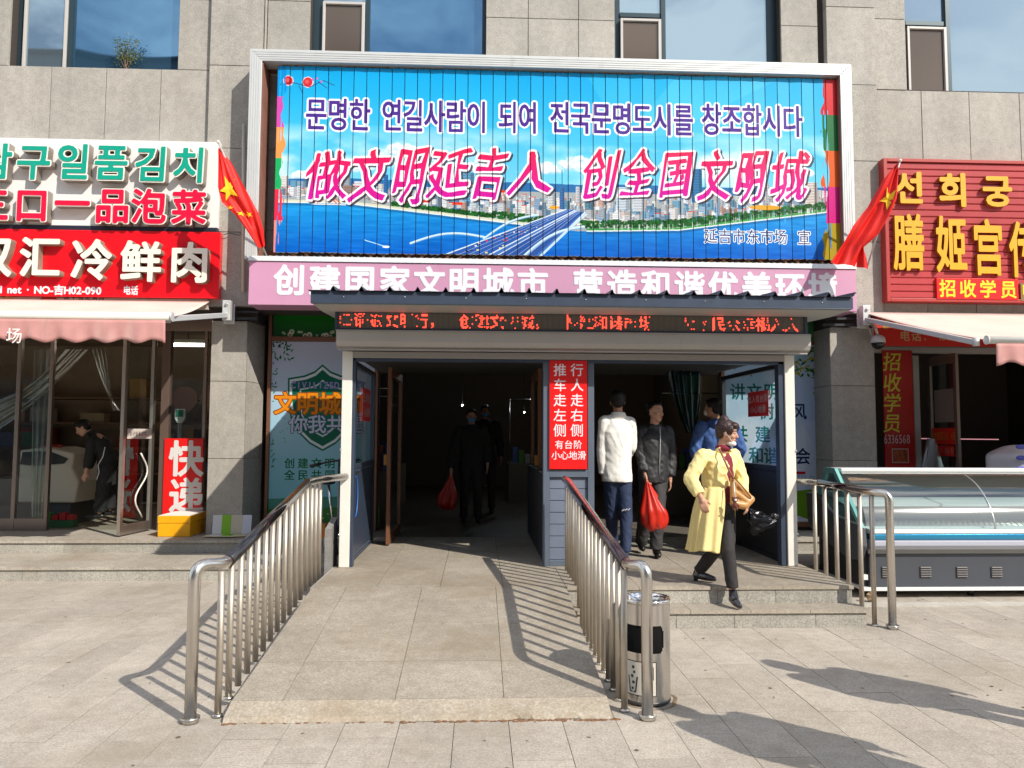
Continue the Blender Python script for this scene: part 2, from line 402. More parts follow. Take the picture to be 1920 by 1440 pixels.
        if shadow: s.blend(np.roll(np.roll(O, shadow[0], 1), shadow[1], 0).astype(np.float32)*.75, (.16, .12, .18))
        if outline: s.blend(O.astype(np.float32), ocol)
        if col2 is None: s.blend(M.astype(np.float32), col)
        else:
            a_, b_, c_, d_ = s.bb(M); t = np.clip((s.yy[a_:b_, c_:d_]-(cy-h*.45))/(h*.9), 0, 1)[..., None]; c = np.array(col)*(1-t)+np.array(col2)*t; mk = M[a_:b_, c_:d_].astype(np.float32)[..., None]; s.a[a_:b_, c_:d_] = s.a[a_:b_, c_:d_]*(1-mk)+c*mk
    def noise(s, sx, sy, octs=4, seed=0):
        r = np.random.default_rng(seed); out = np.zeros((s.h, s.w), np.float32); amp = 1; tot = 0
        for o in range(octs):
            gw, gh = int(s.w/sx*2**o)+3, int(s.h/sy*2**o)+3; g = r.random((gh, gw), dtype=np.float32)
            u, v = s.xx/s.w*(gw-2), s.yy/s.h*(gh-2); iu, iv = u.astype(int), v.astype(int); fu, fv = u-iu, v-iv; fu = fu*fu*(3-2*fu); fv = fv*fv*(3-2*fv)
            out += amp*((g[iv, iu]*(1-fu)+g[iv, iu+1]*fu)*(1-fv)+(g[iv+1, iu]*(1-fu)+g[iv+1, iu+1]*fu)*fv); tot += amp; amp *= .5
        return out/tot
    def material(s, name, x0, x1, z0, z1, rough=.4, ax='X', gain=1.):
        """material that prints the sheet over world x0..x1, z0..z1"""
        px = np.ones((s.h, s.w, 4), np.float32); px[..., :3] = np.clip(s.a*gain, 0, 1)[::-1]
        im = bpy.data.images.new(name, s.w, s.h); im.pixels.foreach_set(px.ravel()); im.update(); im.pack()
        M = bpy.data.materials.new(name); M.use_nodes = True; n = M.node_tree.nodes; l = M.node_tree.links.new; b = n['Principled BSDF']; b.inputs['Roughness'].default_value = rough; b.inputs['Specular IOR Level'].default_value = .3
        geo = n.new('ShaderNodeNewGeometry'); sp = n.new('ShaderNodeSeparateXYZ'); l(geo.outputs['Position'], sp.inputs[0]); cb = n.new('ShaderNodeCombineXYZ')
        for k, (src, a, c) in enumerate(((ax, x0, x1), ('Z', z0, z1))):
            r = n.new('ShaderNodeMapRange'); r.inputs[1].default_value = a; r.inputs[2].default_value = c; l(sp.outputs[src], r.inputs[0]); l(r.outputs[0], cb.inputs[k])
        t = n.new('ShaderNodeTexImage'); t.image = im; t.extension = 'EXTEND'; l(cb.outputs[0], t.inputs[0]); l(t.outputs[0], b.inputs['Base Color'])
        return M
# ================================================================== GROUND
g = G(); g.box(-60, 60, -60, 16, -.5, -.022); ground = g.done('ground', grout, kind='structure')
def paver_mesh(w, l):
    q = G(); q.box(-w/2, w/2, -l/2, l/2, -.02, 0); return q.mesh('paver')
PW, PL = .302, .62; pm = paver_mesh(PW-.0035, PL-.0035); pm.materials.append(pave_g)
rest = G(); cand = []
for i in range(-34, 38):
    for j in range(-9, 18):
        x = i*PW+.03; y = j*PL+.17+(PL/2 if i % 2 else 0)
        if y > 8.62+PL/2 or y < -4: continue
        if -1.40 < x-PW/2+.02 and x+PW/2-.02 < .80 and y-PL/2 > 4.45 and y < 8: continue
        if .8 < x < 3.2 and y-PL/2 > 6.5: continue
        cand.append((x, y))
def inview(x, y): 
    return y > 3.3 and abs(x/y-.043) < .70 and y < 8.9
vis = sorted([c for c in cand if inview(*c)], key=lambda c: c[1])[:300]; vset = set(vis)
for x, y in vis:
    o = put('paver', pm, None, ground); o.location = Vector((x, y, random.uniform(-.0015, .0015)))
for x, y in cand:
    if (x, y) not in vset: rest.box(x-PW/2+.0018, x+PW/2-.0018, y-PL/2+.0018, y+PL/2-.0018, -.02, random.uniform(-.001, .001))
rest.done('paving', pave_g, ground, kind='stuff')

# ------------------------------------------------------------------ ramp
RX0, RX1, RY0, RYT = -1.40, .765, 4.42, 6.70
ramp = thing('entrance_ramp', 'pale granite ramp with ribbed slabs rising between two steel railings', None, (RX0, RY0, 0), kind='structure')
g = G(); g.prism([(RY0+.02, -.02), (RYT, -.02), (RYT, .27), (RY0+.16, .045), (RY0+.02, .0)], 'x', RX0+.01, RX1-.01); g.done('ramp_core', step_g, ramp)
def rz(y): return .075+(y-RY0-.16)*(.30-.075)/(RYT-RY0-.16)
xs = [RX0, -1.11, -.47, .16, RX1]; ysl = [RY0+.16, 5.12, 5.80, 6.34, RYT]
for a, b in zip(xs, xs[1:]):
    for c, d in zip(ysl, ysl[1:]):
        e = .0016; q = G(); dz = random.uniform(-.001, .001)
        q.prism([(c+e, rz(c)-.03), (d-e, rz(d)-.03), (d-e, rz(d)+dz), (c+e, rz(c)+dz)], 'x', a+e, b-e); q.done('slab', ramp_g, ramp)
# bevelled front lip with a chipped lower edge
q = G(); N = 90; r0 = random.Random(3); prev = 0; V = []
for i in range(N+1):
    x = RX0+(RX1-RX0)*i/N; chip = max(0, mnoise.noise(Vector((x*7, 2, 0)))*.03-.004)+(.012 if -.2 < x < .7 and mnoise.noise(Vector((x*5, 9, 0))) > .1 else 0)
    V.append([q.b.verts.new(p) for p in ((x, RY0+.155, .0735), (x, RY0+.02, .030+chip*.2), (x, RY0-.0+chip, .002+chip*.25), (x, RY0+.05, -.02))])
for a, b in zip(V, V[1:]):
    for k in range(3): q.b.faces.new((a[k], b[k], b[k+1], a[k+1]))
q.b.faces.new(V[0]); q.b.faces.new(V[-1][::-1]); bmesh.ops.recalc_face_normals(q.b, faces=q.b.faces); q.done('front_lip', granite('lip granite', (.37, .32, .255), (.49, .44, .37), (.28, .235, .18), stain=(.27, .20, .12), spk=60, stthr=.47), ramp)
rust = mat('broken mortar', (.20, .105, .055), .95, var=.35, vscale=40, bump=.8, bscale=90)
q = G()
for i in range(150):
    x = random.uniform(RX0, RX1+.05); x = x if random.random() < .35 else random.uniform(-.15, .8); s = random.uniform(.004, .013)
    q.ball((x, RY0-.003+random.gauss(0, .008), .001), (s*1.6, s, s*.5), 6)
q.done('broken_mortar', rust, ramp, kind='stuff')

# ------------------------------------------------------------------ central platform and right steps
plat = thing('entrance_platform', 'granite platform with two ribbed steps beside the ramp', None, (2, 6.7, 0), kind='structure')
g = G(); g.box(RX0+.01, 3.27, RYT+.01, 10.9, -.02, .27); g.box(RX1+.01, 3.27, 6.47, RYT+.02, -.02, .12); g.done('core', step_g, plat)
def slabs(parent, x0, x1, y0, y1, z, nx, ny, m=ramp_g, t=.03, e=.002, jit=.001, over=0):
    for i in range(nx):
        for j in range(ny):
            a, b = x0+(x1-x0)*i/nx, x0+(x1-x0)*(i+1)/nx; c, d = y0+(y1-y0)*j/ny, y0+(y1-y0)*(j+1)/ny; q = G()
            q.box(a+e, b-e, c+e, d-e, z-t, z+random.uniform(-jit, jit)); q.done('slab', m, parent)
slabs(plat, RX0, RX1, RYT, 9.9, .3, 4, 4); slabs(plat, RX1, 3.29, RYT-.03, 9.9, .3, 4, 4)
slabs(plat, RX1, 3.30, 6.43, RYT-.01, .15, 5, 1)
def risers(parent, x0, x1, y, z0, z1, n, m=riser_g):
    cuts = [x0]+sorted(x0+(x1-x0)*(i+random.uniform(-.25, .25))/n for i in range(1, n))+[x1]
    for a, b in zip(cuts, cuts[1:]):
        q = G(); q.box(a+.002, b-.002, y, y+.025, z0, z1); q.done('riser_slab', m, parent)
risers(plat, RX1, 3.28, 6.45, -.01, .119, 5); risers(plat, RX1, 3.27, 6.685, .151, .269, 4)
for x in (RX0-.018, ):
    q = G(); q.box(x, x+.02, RYT, 9.6, -.02, .295); q.done('side_slab', wall_g, plat)
q = G(); q.box(3.272, 3.292, 6.72, 9.6, -.02, .268); q.done('side_slab', wall_g, plat)
q = G(); q.prism([(7.60, .0), (7.95, .0), (7.95, .76), (7.60, .68)], 'x', -1.478, -1.42)
q.done('end_slab', granite('end slab granite', (.22, .21, .20), (.30, .29, .28), (.15, .14, .13), spk=80), plat)

# ------------------------------------------------------------------ left and right shop steps
def shop_steps(x0, x1, label, n):
    st = thing('shop_steps', label, None, ((x0+x1)/2, 8.66, 0), kind='structure')
    g = G(); g.box(x0, x1, 8.66, 9.72, -.02, .12); g.box(x0, x1, 9.66, 10.9, -.02, .27); g.done('core', step_g, st)
    slabs(st, x0, x1, 8.63, 9.66, .15, n, 1, step_g); slabs(st, x0, x1, 9.63, 10.7, .3, n, 1, step_g)
    risers(st, x0, x1, 8.65, -.01, .119, n+1); risers(st, x0, x1, 9.655, .151, .269, n)
    return st
shop_steps(-9, RX0-.02, 'pale ribbed granite steps in front of the pickle shop', 6)
shop_steps(3.30, 10.5, 'shaded granite steps behind the glass display freezer', 5)

# ================================================================== MARKET BUILDING
bld = thing('market_building', 'grey granite clad market hall with tall upper windows and stone columns', 'building', (0, 10.1, 0))
WZ0, WZ1 = 6.43, 8.5
wins = [(-10.2, -8.1), (-6.22, -4.03), (-2.30, .065), (1.83, 4.14), (5.90, 8.25), (10.0, 11.6)]
g = G(); g.box(-11, 12, 10.14, 10.55, 3.22, WZ0-.012)
edges = [-11]+[v for w in wins for v in w]+[12]
for a, b in zip(edges[0::2], edges[1::2]): g.box(a+.004, b-.004, 10.14, 10.55, WZ0-.012, WZ1)
g.box(-11, 12, 10.14, 10.55, WZ1, 11.5); g.box(-11, 12, 10.56, 22, 3.4, 11.5)
g.done('wall_core', gap_d, bld)
def panel(x0, x1, z0, z1, yf=10.10, t=.04, e=.004):
    q = G(); dy = random.uniform(-.0015, .0015); q.box(x0+e, x1-e, yf+dy, yf+t, z0+e, z1-e)
    q.done('stone_panel', wall_g, bld, bev=.002, seg=1)
def span(cuts, zs, yf=10.10, t=.04):
    for a, b in zip(cuts, cuts[1:]):
        for c, d in zip(zs, zs[1:]): panel(a, b, c, d, yf, t)
span([-9.2, -8.5, -7.79, -7.08, -6.37, -5.66, -4.95, -4.24, -3.60], [3.25, 4.28, 5.36, WZ0])
span([-4.03, -3.60], [WZ0, 7.40, WZ1]); span([-8.1, -7.4, -6.8, -6.22], [WZ0, 7.40, WZ1])
span([-3.59, -2.91], [3.25, 4.23, 5.35, 6.47, 7.60, WZ1], 10.03, .11)
span([-2.865, -2.30], [WZ0, 7.42, WZ1]); panel(-2.905, -2.87, WZ0, WZ1)
span([-2.905, -2.2, -1.5, -.8, -.1, .6, 1.3, 2., 2.7, 3.4, 4.1, 4.66], [3.25, 4.28, 5.36, WZ0])
span([.065, .64, 1.33, 1.83], [WZ0, 7.27, WZ1]); span([4.14, 4.66], [WZ0, 7.27, WZ1])
span([4.75, 5.44], [3.25, 4.23, 5.35, 6.42, 7.52, WZ1], 10.03, .11)
span([5.443, 5.90], [WZ0-.04, 7.40, WZ1], 10.09, .05)
span([5.443, 6.10, 6.78, 7.50, 8.25, 9., 9.7], [3.25, 4.28, 5.36, WZ0-.04]); span([8.25, 9., 10.], [WZ0, 7.40, WZ1])
q = G(); q.box(-11, 12, 9.95, 10.14, WZ1+.004, WZ1+.35); q.done('cornice', wall_g, bld)
for i in range(16): panel(-9.2+1.25*i, -7.95+1.25*i, WZ1+.36, 9.9); panel(-9.2+1.25*i, -7.95+1.25*i, 9.9, 11.4)
# windows
def coated(name, col, rough=.015, metal=.75, spec=1.):
    return mat(name, col, rough, metal, spec=spec)
glass_b = coated('blue coated window glass', (.085, .20, .33)); glass_c = coated('grey coated window glass', (.27, .36, .42)); glass_s = mat('brown screened pane', (.10, .07, .048), .10, .3, spec=.9)
frame_w = mat('pale window frame', (.50, .48, .46), .4); frame_d = mat('dark teal window frame', (.03, .055, .07), .35, .3)
for k, (a, b) in enumerate(wins):
    if k in (0, 5): a, b = a, b
    w = G(); y = 10.235
    sash = a+(.10 if k != 2 else .14); s2 = sash+.52; e = b-(.02 if k != 3 else .10); z0 = WZ0-.008
    w.box(a, b, y+.05, y+.09, z0, z0+.02); w.box(a, sash, y+.04, y+.09, z0, WZ1)
    w.box(s2+.055, s2+.115, y, y+.06, z0, WZ1); w.box(e-.03, b, y+.02, y+.09, z0, WZ1); w.box(sash, s2+.055, y+.02, y+.06, 7.42, 7.48)
    f = w.done('window', frame_d, bld)
    ztop = WZ1 if k == 1 else 7.5 if k == 2 else 7.38
    w = G(); w.box(sash, sash+.035, y-.02, y+.03, z0, ztop); w.box(s2+.01, s2+.05, y-.02, y+.03, z0, ztop); w.box(sash+.035, s2+.01, y-.02, y+.03, ztop-.035, ztop); w.box(sash+.05, s2, y-.02, y+.03, z0, z0+.02)
    w.done('sash_frame', frame_w, f, bev=.004)
    w = G(); w.quad((sash+.035, y+.015, z0+.02), (s2+.01, y+.015, z0+.02), (s2+.01, y+.015, ztop-.035), (sash+.035, y+.015, ztop-.035)); w.done('sash_pane', glass_s if k != 1 else glass_c, f)
    w = G(); w.quad((sash, y+.05, 7.48), (s2+.055, y+.05, 7.48), (s2+.055, y+.05, WZ1), (sash, y+.05, WZ1)); w.done('top_pane', glass_c, f)
    # large pane, slightly bowed like real insulated glass
    bx0, bx1 = s2+.115, e-.03; rr = random.Random(k)
    ph = rr.uniform(0, 6)
    w = G(); w.grid(lambda u, v: (bx0+(bx1-bx0)*u, y+.045+.0035*sin(pi*u)*sin(pi*v)+.0006*sin(7*u+ph)+.0005*sin(9*v+5*u), z0+.02+(WZ1-z0-.02)*v), 24, 24)
    w.done('pane', glass_b if k in (1, 2) else glass_c, f)
    w = G(); w.box(a, b, 10.50, 10.52, z0, WZ1); w.done('room_backing', black, f)
# stone columns under the pilasters
def column(xa, xb, side, corner):
    for (c, d) in ((.30, 1.28), (1.28, 2.28), (2.28, 3.07)):
        q = G(); q.box(xa+.003, xb-.003, 10.1, 10.14, c+.003, d-.003); q.done('stone_panel', wall_g, bld, bev=.002, seg=1)
        q = G(); (x2, y2) = corner
        q.prism([(side, 10.105), (x2, y2), (x2-(.04 if side > xa+.2 else -.04), y2), (side-(.04 if side > xa+.2 else -.04), 10.145)], 'z', c+.003, d-.003); q.done('stone_panel', wall_g, bld)
    q = G(); q.box(xa+.04, xb-.04, 10.145, 10.62, .28, 3.1); q.box(xa-.02, xb+.1, 10.2, 10.6, 3.07, 3.24); q.done('column_core', gap_d, bld)
column(-3.48, -3.02, -3.017, (-2.93, 10.6)); column(4.73, 5.34, 4.727, (4.70, 10.6))
q = G(); q.box(5.30, 5.34, 10.145, 10.64, .3, 3.07); q.done('stone_panel', wall_g, bld); q = G(); q.box(-3.48, -3.44, 10.145, 10.64, .3, 3.07); q.done('stone_panel', wall_g, bld)
for x0, x1 in ((-3.3, -2.87), (4.6, 5.1)):
    for z in (3.08, 3.17): q = G(); q.box(x0, x1, 10.02 if z < 3.1 else 10.06, 10.08, z, z+.03); q.done('conduit', dark_p, bld)
# little shrub rooted on the sill
sh = thing('sill_shrub', 'small green shrub sprouting from the window ledge above the pickle shop sign', 'plant', (-4.72, 10.16, 6.43))
bark = mat('twig bark', (.20, .13, .08), .8); leafm = mat('young leaf', (.09, .14, .025), .5, var=.3, vscale=20, rnd=.3)
r0 = random.Random(5); tips = []
g = G()
for k in range(7):
    d = Vector((r0.uniform(-.8, .9), r0.uniform(-.15, .1), 1.)).normalized(); base = Vector((-4.72+r0.uniform(-.02, .02), 10.15, 6.43)); ln = r0.uniform(.18, .42); pts = [base]
    for s in range(4):
        d = (d+Vector((r0.uniform(-.25, .25), r0.uniform(-.12, .06), .12))).normalized(); pts.append(pts[-1]+d*ln/4); 
        if s > 0: tips.append(pts[-1].copy())
    g.tube(pts, [.008, .006, .004, .003, .0015], 5)
g.done('twigs', bark, sh)
g = G()
for t in tips:
    for k in range(26):
        c = t+Vector((r0.gauss(0, .035), r0.gauss(0, .02), r0.gauss(0, .035))); a = Vector((r0.uniform(-1, 1), r0.uniform(-1, .3), r0.uniform(-.4, 1))).normalized()*r0.uniform(.01, .022); b = a.cross(Vector((r0.uniform(-1, 1), 1, r0.uniform(-1, 1)))).normalized()*.006
        g.b.faces.new([g.b.verts.new(p) for p in (c-a, c+b, c+a, c-b)])
g.done('foliage', leafm, sh, kind='stuff')

# ---- apartment block across the street and far hill, seen mirrored in the windows
ap = thing('apartment_block', 'long pale apartment block across the street, mirrored in the upper windows', 'building', (0, -34, 0))
am = mat('pale render', (.16, .19, .23), .8, var=.1, vscale=.5); 
g = G(); g.box(-42, 20, -46, -34, 0, 28.5); g.done('wall', am, ap); g = G(); g.prism([(-47, 28.5), (-33.2, 28.5), (-40, 32)], 'x', -43, 21); g.done('roof', mat('slate roof', (.07, .09, .13), .7), ap)
wm = mat('far window glass', (.05, .07, .10), .1, .3)
wp = G(); wp.box(-.8, .8, -.03, .03, -.8, .8); wpm = wp.mesh('w'); wpm.materials.append(wm)
for i in range(18):
    for j in range(8):
        o = put('window', wpm, None, ap); o.location = Vector((-40+i*3.4+34*0, -33.98, 2.6+j*3.2))-Vector((0, -34, 0))
hill = G(); hill.grid(lambda u, v: (-260+520*u, -150-60*v, (60+22*mnoise.noise(Vector((u*4, 1, 0)))+8*mnoise.noise(Vector((u*15, 3, 0))))*v-1), 60, 3)
hill.done('hill', mat('wooded hill', (.05, .075, .08), .9, var=.3, vscale=.1), kind='structure')
# ================================================================== BILLBOARD
YS = 9.745
SX0, SX1 = P(516, 300, YS).x, P(1574, 310, YS).x; SZ1, SZ0 = P(1000, 135, YS).z, P(1000, 479, YS).z
cv = Canvas(2120, 690, (.0, .66, .88))
def bb(x, y): return ((x-515)*2, (y-120-(x-515)*.026)*2.0)
t = (cv.yy/cv.h)[..., None]
cv.a = np.where(t < .62, np.array((.0, .64, .90))*(1-t/.62)+np.array((.45, .80, .93))*(t/.62), np.array((.10, .62, .86)))
# light facets
for p in ([(1150, 0), (2120, 0), (2120, 240), (1300, 260)], [(1500, 0), (1900, 0), (1450, 230), (1300, 240)]): cv.blend(cv.polymask(p)*.13, (.7, .95, 1))
n1 = cv.noise(260, 120, 6, 3); n2 = cv.noise(500, 200, 3, 8); vy = cv.yy/cv.h
env = np.clip(1-np.abs(vy-.50)/.19, 0, 1)**.6
cl = np.clip((n1*.65+n2*.35-.43)*7, 0, 1)*env
cv.blend(cl*.92, (.93, .96, .98)); cv.blend(np.clip(cl-.3, 0, 1)*np.clip((cv.noise(120, 60, 4, 9)-.5)*3, 0, .5), (.60, .74, .84))
HZ = 0.665*cv.h
# heaped clouds
RC = random.Random(21)
for (cx_, cy_, w_, h_) in ((650, 300, 95, 34), (770, 292, 110, 46), (745, 272, 60, 26), (905, 305, 80, 30), (1010, 310, 70, 30), (1075, 300, 75, 34), (1190, 305, 60, 30), (1260, 300, 60, 36), (1390, 312, 60, 22), (1500, 322, 50, 16), (570, 322, 50, 20)):
    for k in range(70):
        a = RC.uniform(0, pi); rr_ = RC.random()**.5; u, v = (cx_-515)*2+cos(a)*w_*rr_*1.0, (cy_-120-(cx_-515)*.026)*2+h_*.8-sin(a)*h_*1.2*rr_; s_ = RC.uniform(7, 20)*(.6+.4*(1-rr_))
        cv.disc(u, v+5, s_*1.15, s_*.85, (.66, .80, .90), .35); cv.disc(u, v, s_, s_*.8, (.96, .97, .98), .5)
# hills
hl = HZ-24-28*cv.noise(500, 500, 3, 21)[0]; cv.blend((cv.yy > hl[None, :]) & (cv.yy < HZ+20), (.16, .42, .66))
R = random.Random(11)
def shoreL(x): return .722*cv.h+(.0 if x < 500 else (x-500)*.118)
# river: two waters either side of the bridge
cv.blend((cv.yy > .70*cv.h).astype(np.float32), (.05, .48, .80))
tt = np.clip((vy-.70)/.3, 0, 1)[..., None]; wat = np.array((.12, .64, .90))*(1-tt)+np.array((.0, .36, .76))*tt; wn = (cv.noise(60, 6, 3, 4)-.5)[..., None]*.14
cv.a = np.where((vy > .70)[..., None], wat+wn, cv.a)
# city ground between horizon and shore
sh = np.array([.735*cv.h+(max(0, x-260)*.105 if x < 1120 else (90-max(0, x-1120)*.028) if x < 1500 else 79-(x-1500)*.135) for x in range(cv.w)], np.float32)
sh = np.clip(sh, .70*cv.h, None)
band = (cv.yy > HZ-6) & (cv.yy < sh[None, :]); cv.blend(band.astype(np.float32), (.62, .66, .68))
pal = [(.88, .90, .93), (.76, .82, .88), (.58, .70, .82), (.92, .90, .87), (.35, .54, .72), (.86, .86, .87), (.74, .62, .58), (.42, .64, .76), (.9, .92, .95)]
for k in range(900):
    x = R.uniform(0, cv.w); s = sh[int(x)]; dep = R.random()**.8; y = HZ+8+(s-HZ-28)*dep if s-HZ > 30 else HZ+R.uniform(4, max(6, s-HZ-8)); sc = .45+1.3*dep
    w, h = R.uniform(7, 26)*sc, R.uniform(8, 26)*sc*(2.0 if R.random() < .18 else 1); c = np.array(R.choice(pal))*R.uniform(.8, 1.08)
    cv.rect(x, y-h, x+w, y+2, c); cv.rect(x+w*.68, y-h, x+w, y+2, c*.72)
    if h > 14:
        for q in range(int(h/4.5)): cv.rect(x+1, y-h+3+q*4.5, x+w*.64, y-h+4.6+q*4.5, c*.62)
    if R.random() < .14: cv.rect(x, y-h-3, x+w, y-h, (.85, .22, .12))
def tower(x, y0, y1, w, c):
    (u, v0), (_, v1) = bb(x, y0), bb(x, y1); cv.rect(u-w, v0, u+w, v1, c); cv.rect(u+w*.4, v0, u+w, v1, np.array(c)*.75)
    for q in range(int((v1-v0)/6)): cv.rect(u-w+2, v0+4+q*6, u+w-2, v0+6+q*6, np.array(c)*.55)
for a in ((718, 325, 370, 8, (.20, .45, .72)), (870, 322, 375, 22, (.40, .64, .80)), (882, 345, 388, 14, (.80, .86, .90)), (1300, 318, 382, 20, (.22, .50, .72)), (1160, 352, 395, 26, (.80, .86, .92)), (1190, 362, 398, 24, (.84, .88, .92)), (1025, 358, 390, 12, (.85, .88, .90)), (1045, 352, 392, 9, (.25, .45, .70)), (760, 352, 384, 12, (.45, .22, .18)), (1075, 350, 380, 8, (.8, .82, .86)), (1435, 345, 385, 7, (.85, .85, .86)), (1450, 350, 385, 7, (.88, .85, .82)), (1520, 345, 388, 22, (.86, .82, .80)), (700, 355, 385, 14, (.82, .80, .76)), (612, 350, 372, 6, (.8, .84, .88)), (560, 345, 368, 8, (.82, .86, .90))): tower(*a)
u, v = bb(1045, 318); cv.line([(u, v), (u, v+70)], 3, (.15, .4, .55)); 
for x in range(660, 720): 
    pass
# trees and banks
for k in range(1500):
    x = R.uniform(430, 2100)
    if 1010 < x < 1130: continue
    s = sh[int(x)]; d = R.random(); y = s-12-26*d*(1 if x > 800 else .5); g_ = R.uniform(.6, 1.2); cv.disc(x, y, R.uniform(3, 8), R.uniform(3, 7), np.array((.10, .36, .13))*g_, .9)
for x in range(0, cv.w-6, 3):
    if 980 < x < 1150: continue
    s = sh[x]; cv.rect(x, s-9, x+3, s-2, (.82, .83, .74) if x < 1130 else (.25, .58, .28)); cv.rect(x, s-2, x+3, s+3, (.86, .90, .90)); cv.rect(x, s+3, x+3, s+12, (.05, .30, .50), .5)
for k in range(60): x = R.uniform(1240, 2080); s = sh[int(x)]; cv.line([(x, s-4), (x, s-22)], 1.5, (.9, .92, .9))
u, v = bb(1430, 392); cv.disc(u, v, 60, 9, (.85, .62, .15)); u, v = bb(1030, 388); cv.disc(u, v, 18, 6, (.95, .65, .1))
for x, y in ((850, 380), (930, 358), (790, 375)): u, v = bb(x, y); cv.rect(u-18, v-6, u+20, v+4, (.86, .22, .10))
# small red arch bridge at left
for dx, wd in ((0, 4), (14, 3)):
    cv.line([(bb(586, 376)[0]+dx+i*7, bb(586, 376)[1]-26*sin(pi*i/12)) for i in range(13)], wd, (.88, .30, .28))
cv.line([bb(584, 378), bb(645, 380)], 4, (.9, .9, .92))
# big road bridge sweeping up from the bottom
def br(a, b, c, d, col, al=1.): cv.poly([bb(*a), bb(*b), bb(*c), bb(*d)], col, al)
br((800, 484), (985, 497), (1088, 398), (1052, 392), (.25, .44, .72)); br((806, 484), (880, 489), (1068, 393), (1050, 392), (.16, .34, .66)); br((900, 490), (978, 495), (1084, 398), (1071, 395), (.16, .32, .62))
for (a, b, w) in (((800, 484), (1052, 392), 4), ((985, 497), (1088, 398), 5), ((882, 489), (1069, 394), 4), ((900, 490), (1072, 395), 3)): cv.line([bb(*a), bb(*b)], w, (.88, .92, .96))
for f in (.25, .5, .75):
    cv.line([bb(806+74*f, 484+5*f), bb(1050+18*f, 392)], 1.5, (.8, .86, .95), .8); cv.line([bb(900+78*f, 490+5*f), bb(1071+13*f, 395)], 1.5, (.8, .86, .95), .8)
for k in range(46):
    f = R.random()**.7; l = R.random(); x = 806+74*l+(244-56*l)*f; y = 484+5*l+(-92-5*l)*f; u, v = bb(x, y); s = 5*(1.1-f); cv.rect(u-s, v-s*.6, u+s, v+s*.6, R.choice([(.95, .95, .95), (.85, .2, .2), (.9, .85, .5), (.2, .2, .3)]))
for a, b, c, hgt in (((765, 452), (900, 442), None, 22), ((900, 445), (1000, 402), None, 18), ((960, 492), (1085, 425), None, 30)):
    pts = [(a[0]+(b[0]-a[0])*i/14, a[1]+(b[1]-a[1])*i/14-hgt*sin(pi*i/14)*.55) for i in range(15)]; cv.line([bb(*p) for p in pts], 11 if a[0] > 950 else 8, (.80, .90, .96)); cv.line([(bb(*p)[0], bb(*p)[1]+4) for p in pts], 3, (.45, .62, .80))
cv.line([bb(985, 497), bb(1062, 425), bb(1090, 402)], 9, (.75, .86, .94))
u, v = bb(720, 458); cv.line([(u-80, v-24), (u, v)], 3, (.75, .9, .97)); cv.disc(u, v, 14, 4, (.95, .97, 1))
for k in range(9): u, v = bb(1290+k*22, 398+R.uniform(-2, 6)); cv.rect(u, v, u+8, v+34, (.45, .75, .90), .35)
# flower sprig
for fx, fy, rr in ((535, 148, 15), (571, 151, 16)):
    u, v = bb(fx, fy)
    for q in range(8): cv.disc(u+rr*.75*cos(q*.8), v+rr*.75*sin(q*.8), rr*.62, rr*.62, (.95, .80, .84))
    cv.disc(u, v, rr*1.05, rr*1.1, (.82, .15, .20)); cv.disc(u-3, v-2, rr*.5, rr*.5, (.95, .35, .35))
for a, b in (((520, 155), (545, 152)), ((545, 152), (575, 160)), ((555, 158), (562, 172)), ((575, 160), (600, 148)), ((590, 150), (606, 162)), ((600, 148), (620, 157))): cv.line([bb(*a), bb(*b)], 2.2, (.16, .16, .30))
for p in ((588, 144), (596, 150), (580, 146)): cv.disc(*bb(*p), 5, 5, (.75, .45, .75))
# colourful edge bands
def edge(x0, x1, cols, right):
    n = len(cols); wob = 7*np.sin(cv.yy/37)+4*np.sin(cv.yy/11.)
    for k, c in enumerate(cols):
        b = (cv.yy >= cv.h*k/n) & (cv.yy < cv.h*(k+1)/n)
        M = (cv.xx > x0+wob) if right else (cv.xx < x1+wob)
        nz_ = cv.noise(6, 90, 2, 40+k) > (.42 if right else .38); inner = (cv.xx > x0+24) if right else (cv.xx < x1-18)
        cv.blend((b & M & (nz_ | inner)).astype(np.float32), c)
edge(0, 26, [(.0, .55, .86), (.82, .30, .68), (.94, .60, .32), (.12, .68, .38), (.90, .18, .30), (.90, .55, .55)], False)
edge(2056, 2120, [(.80, .06, .12), (.05, .42, .20), (.85, .35, .06), (.80, .08, .50), (.66, .58, .12)], True)
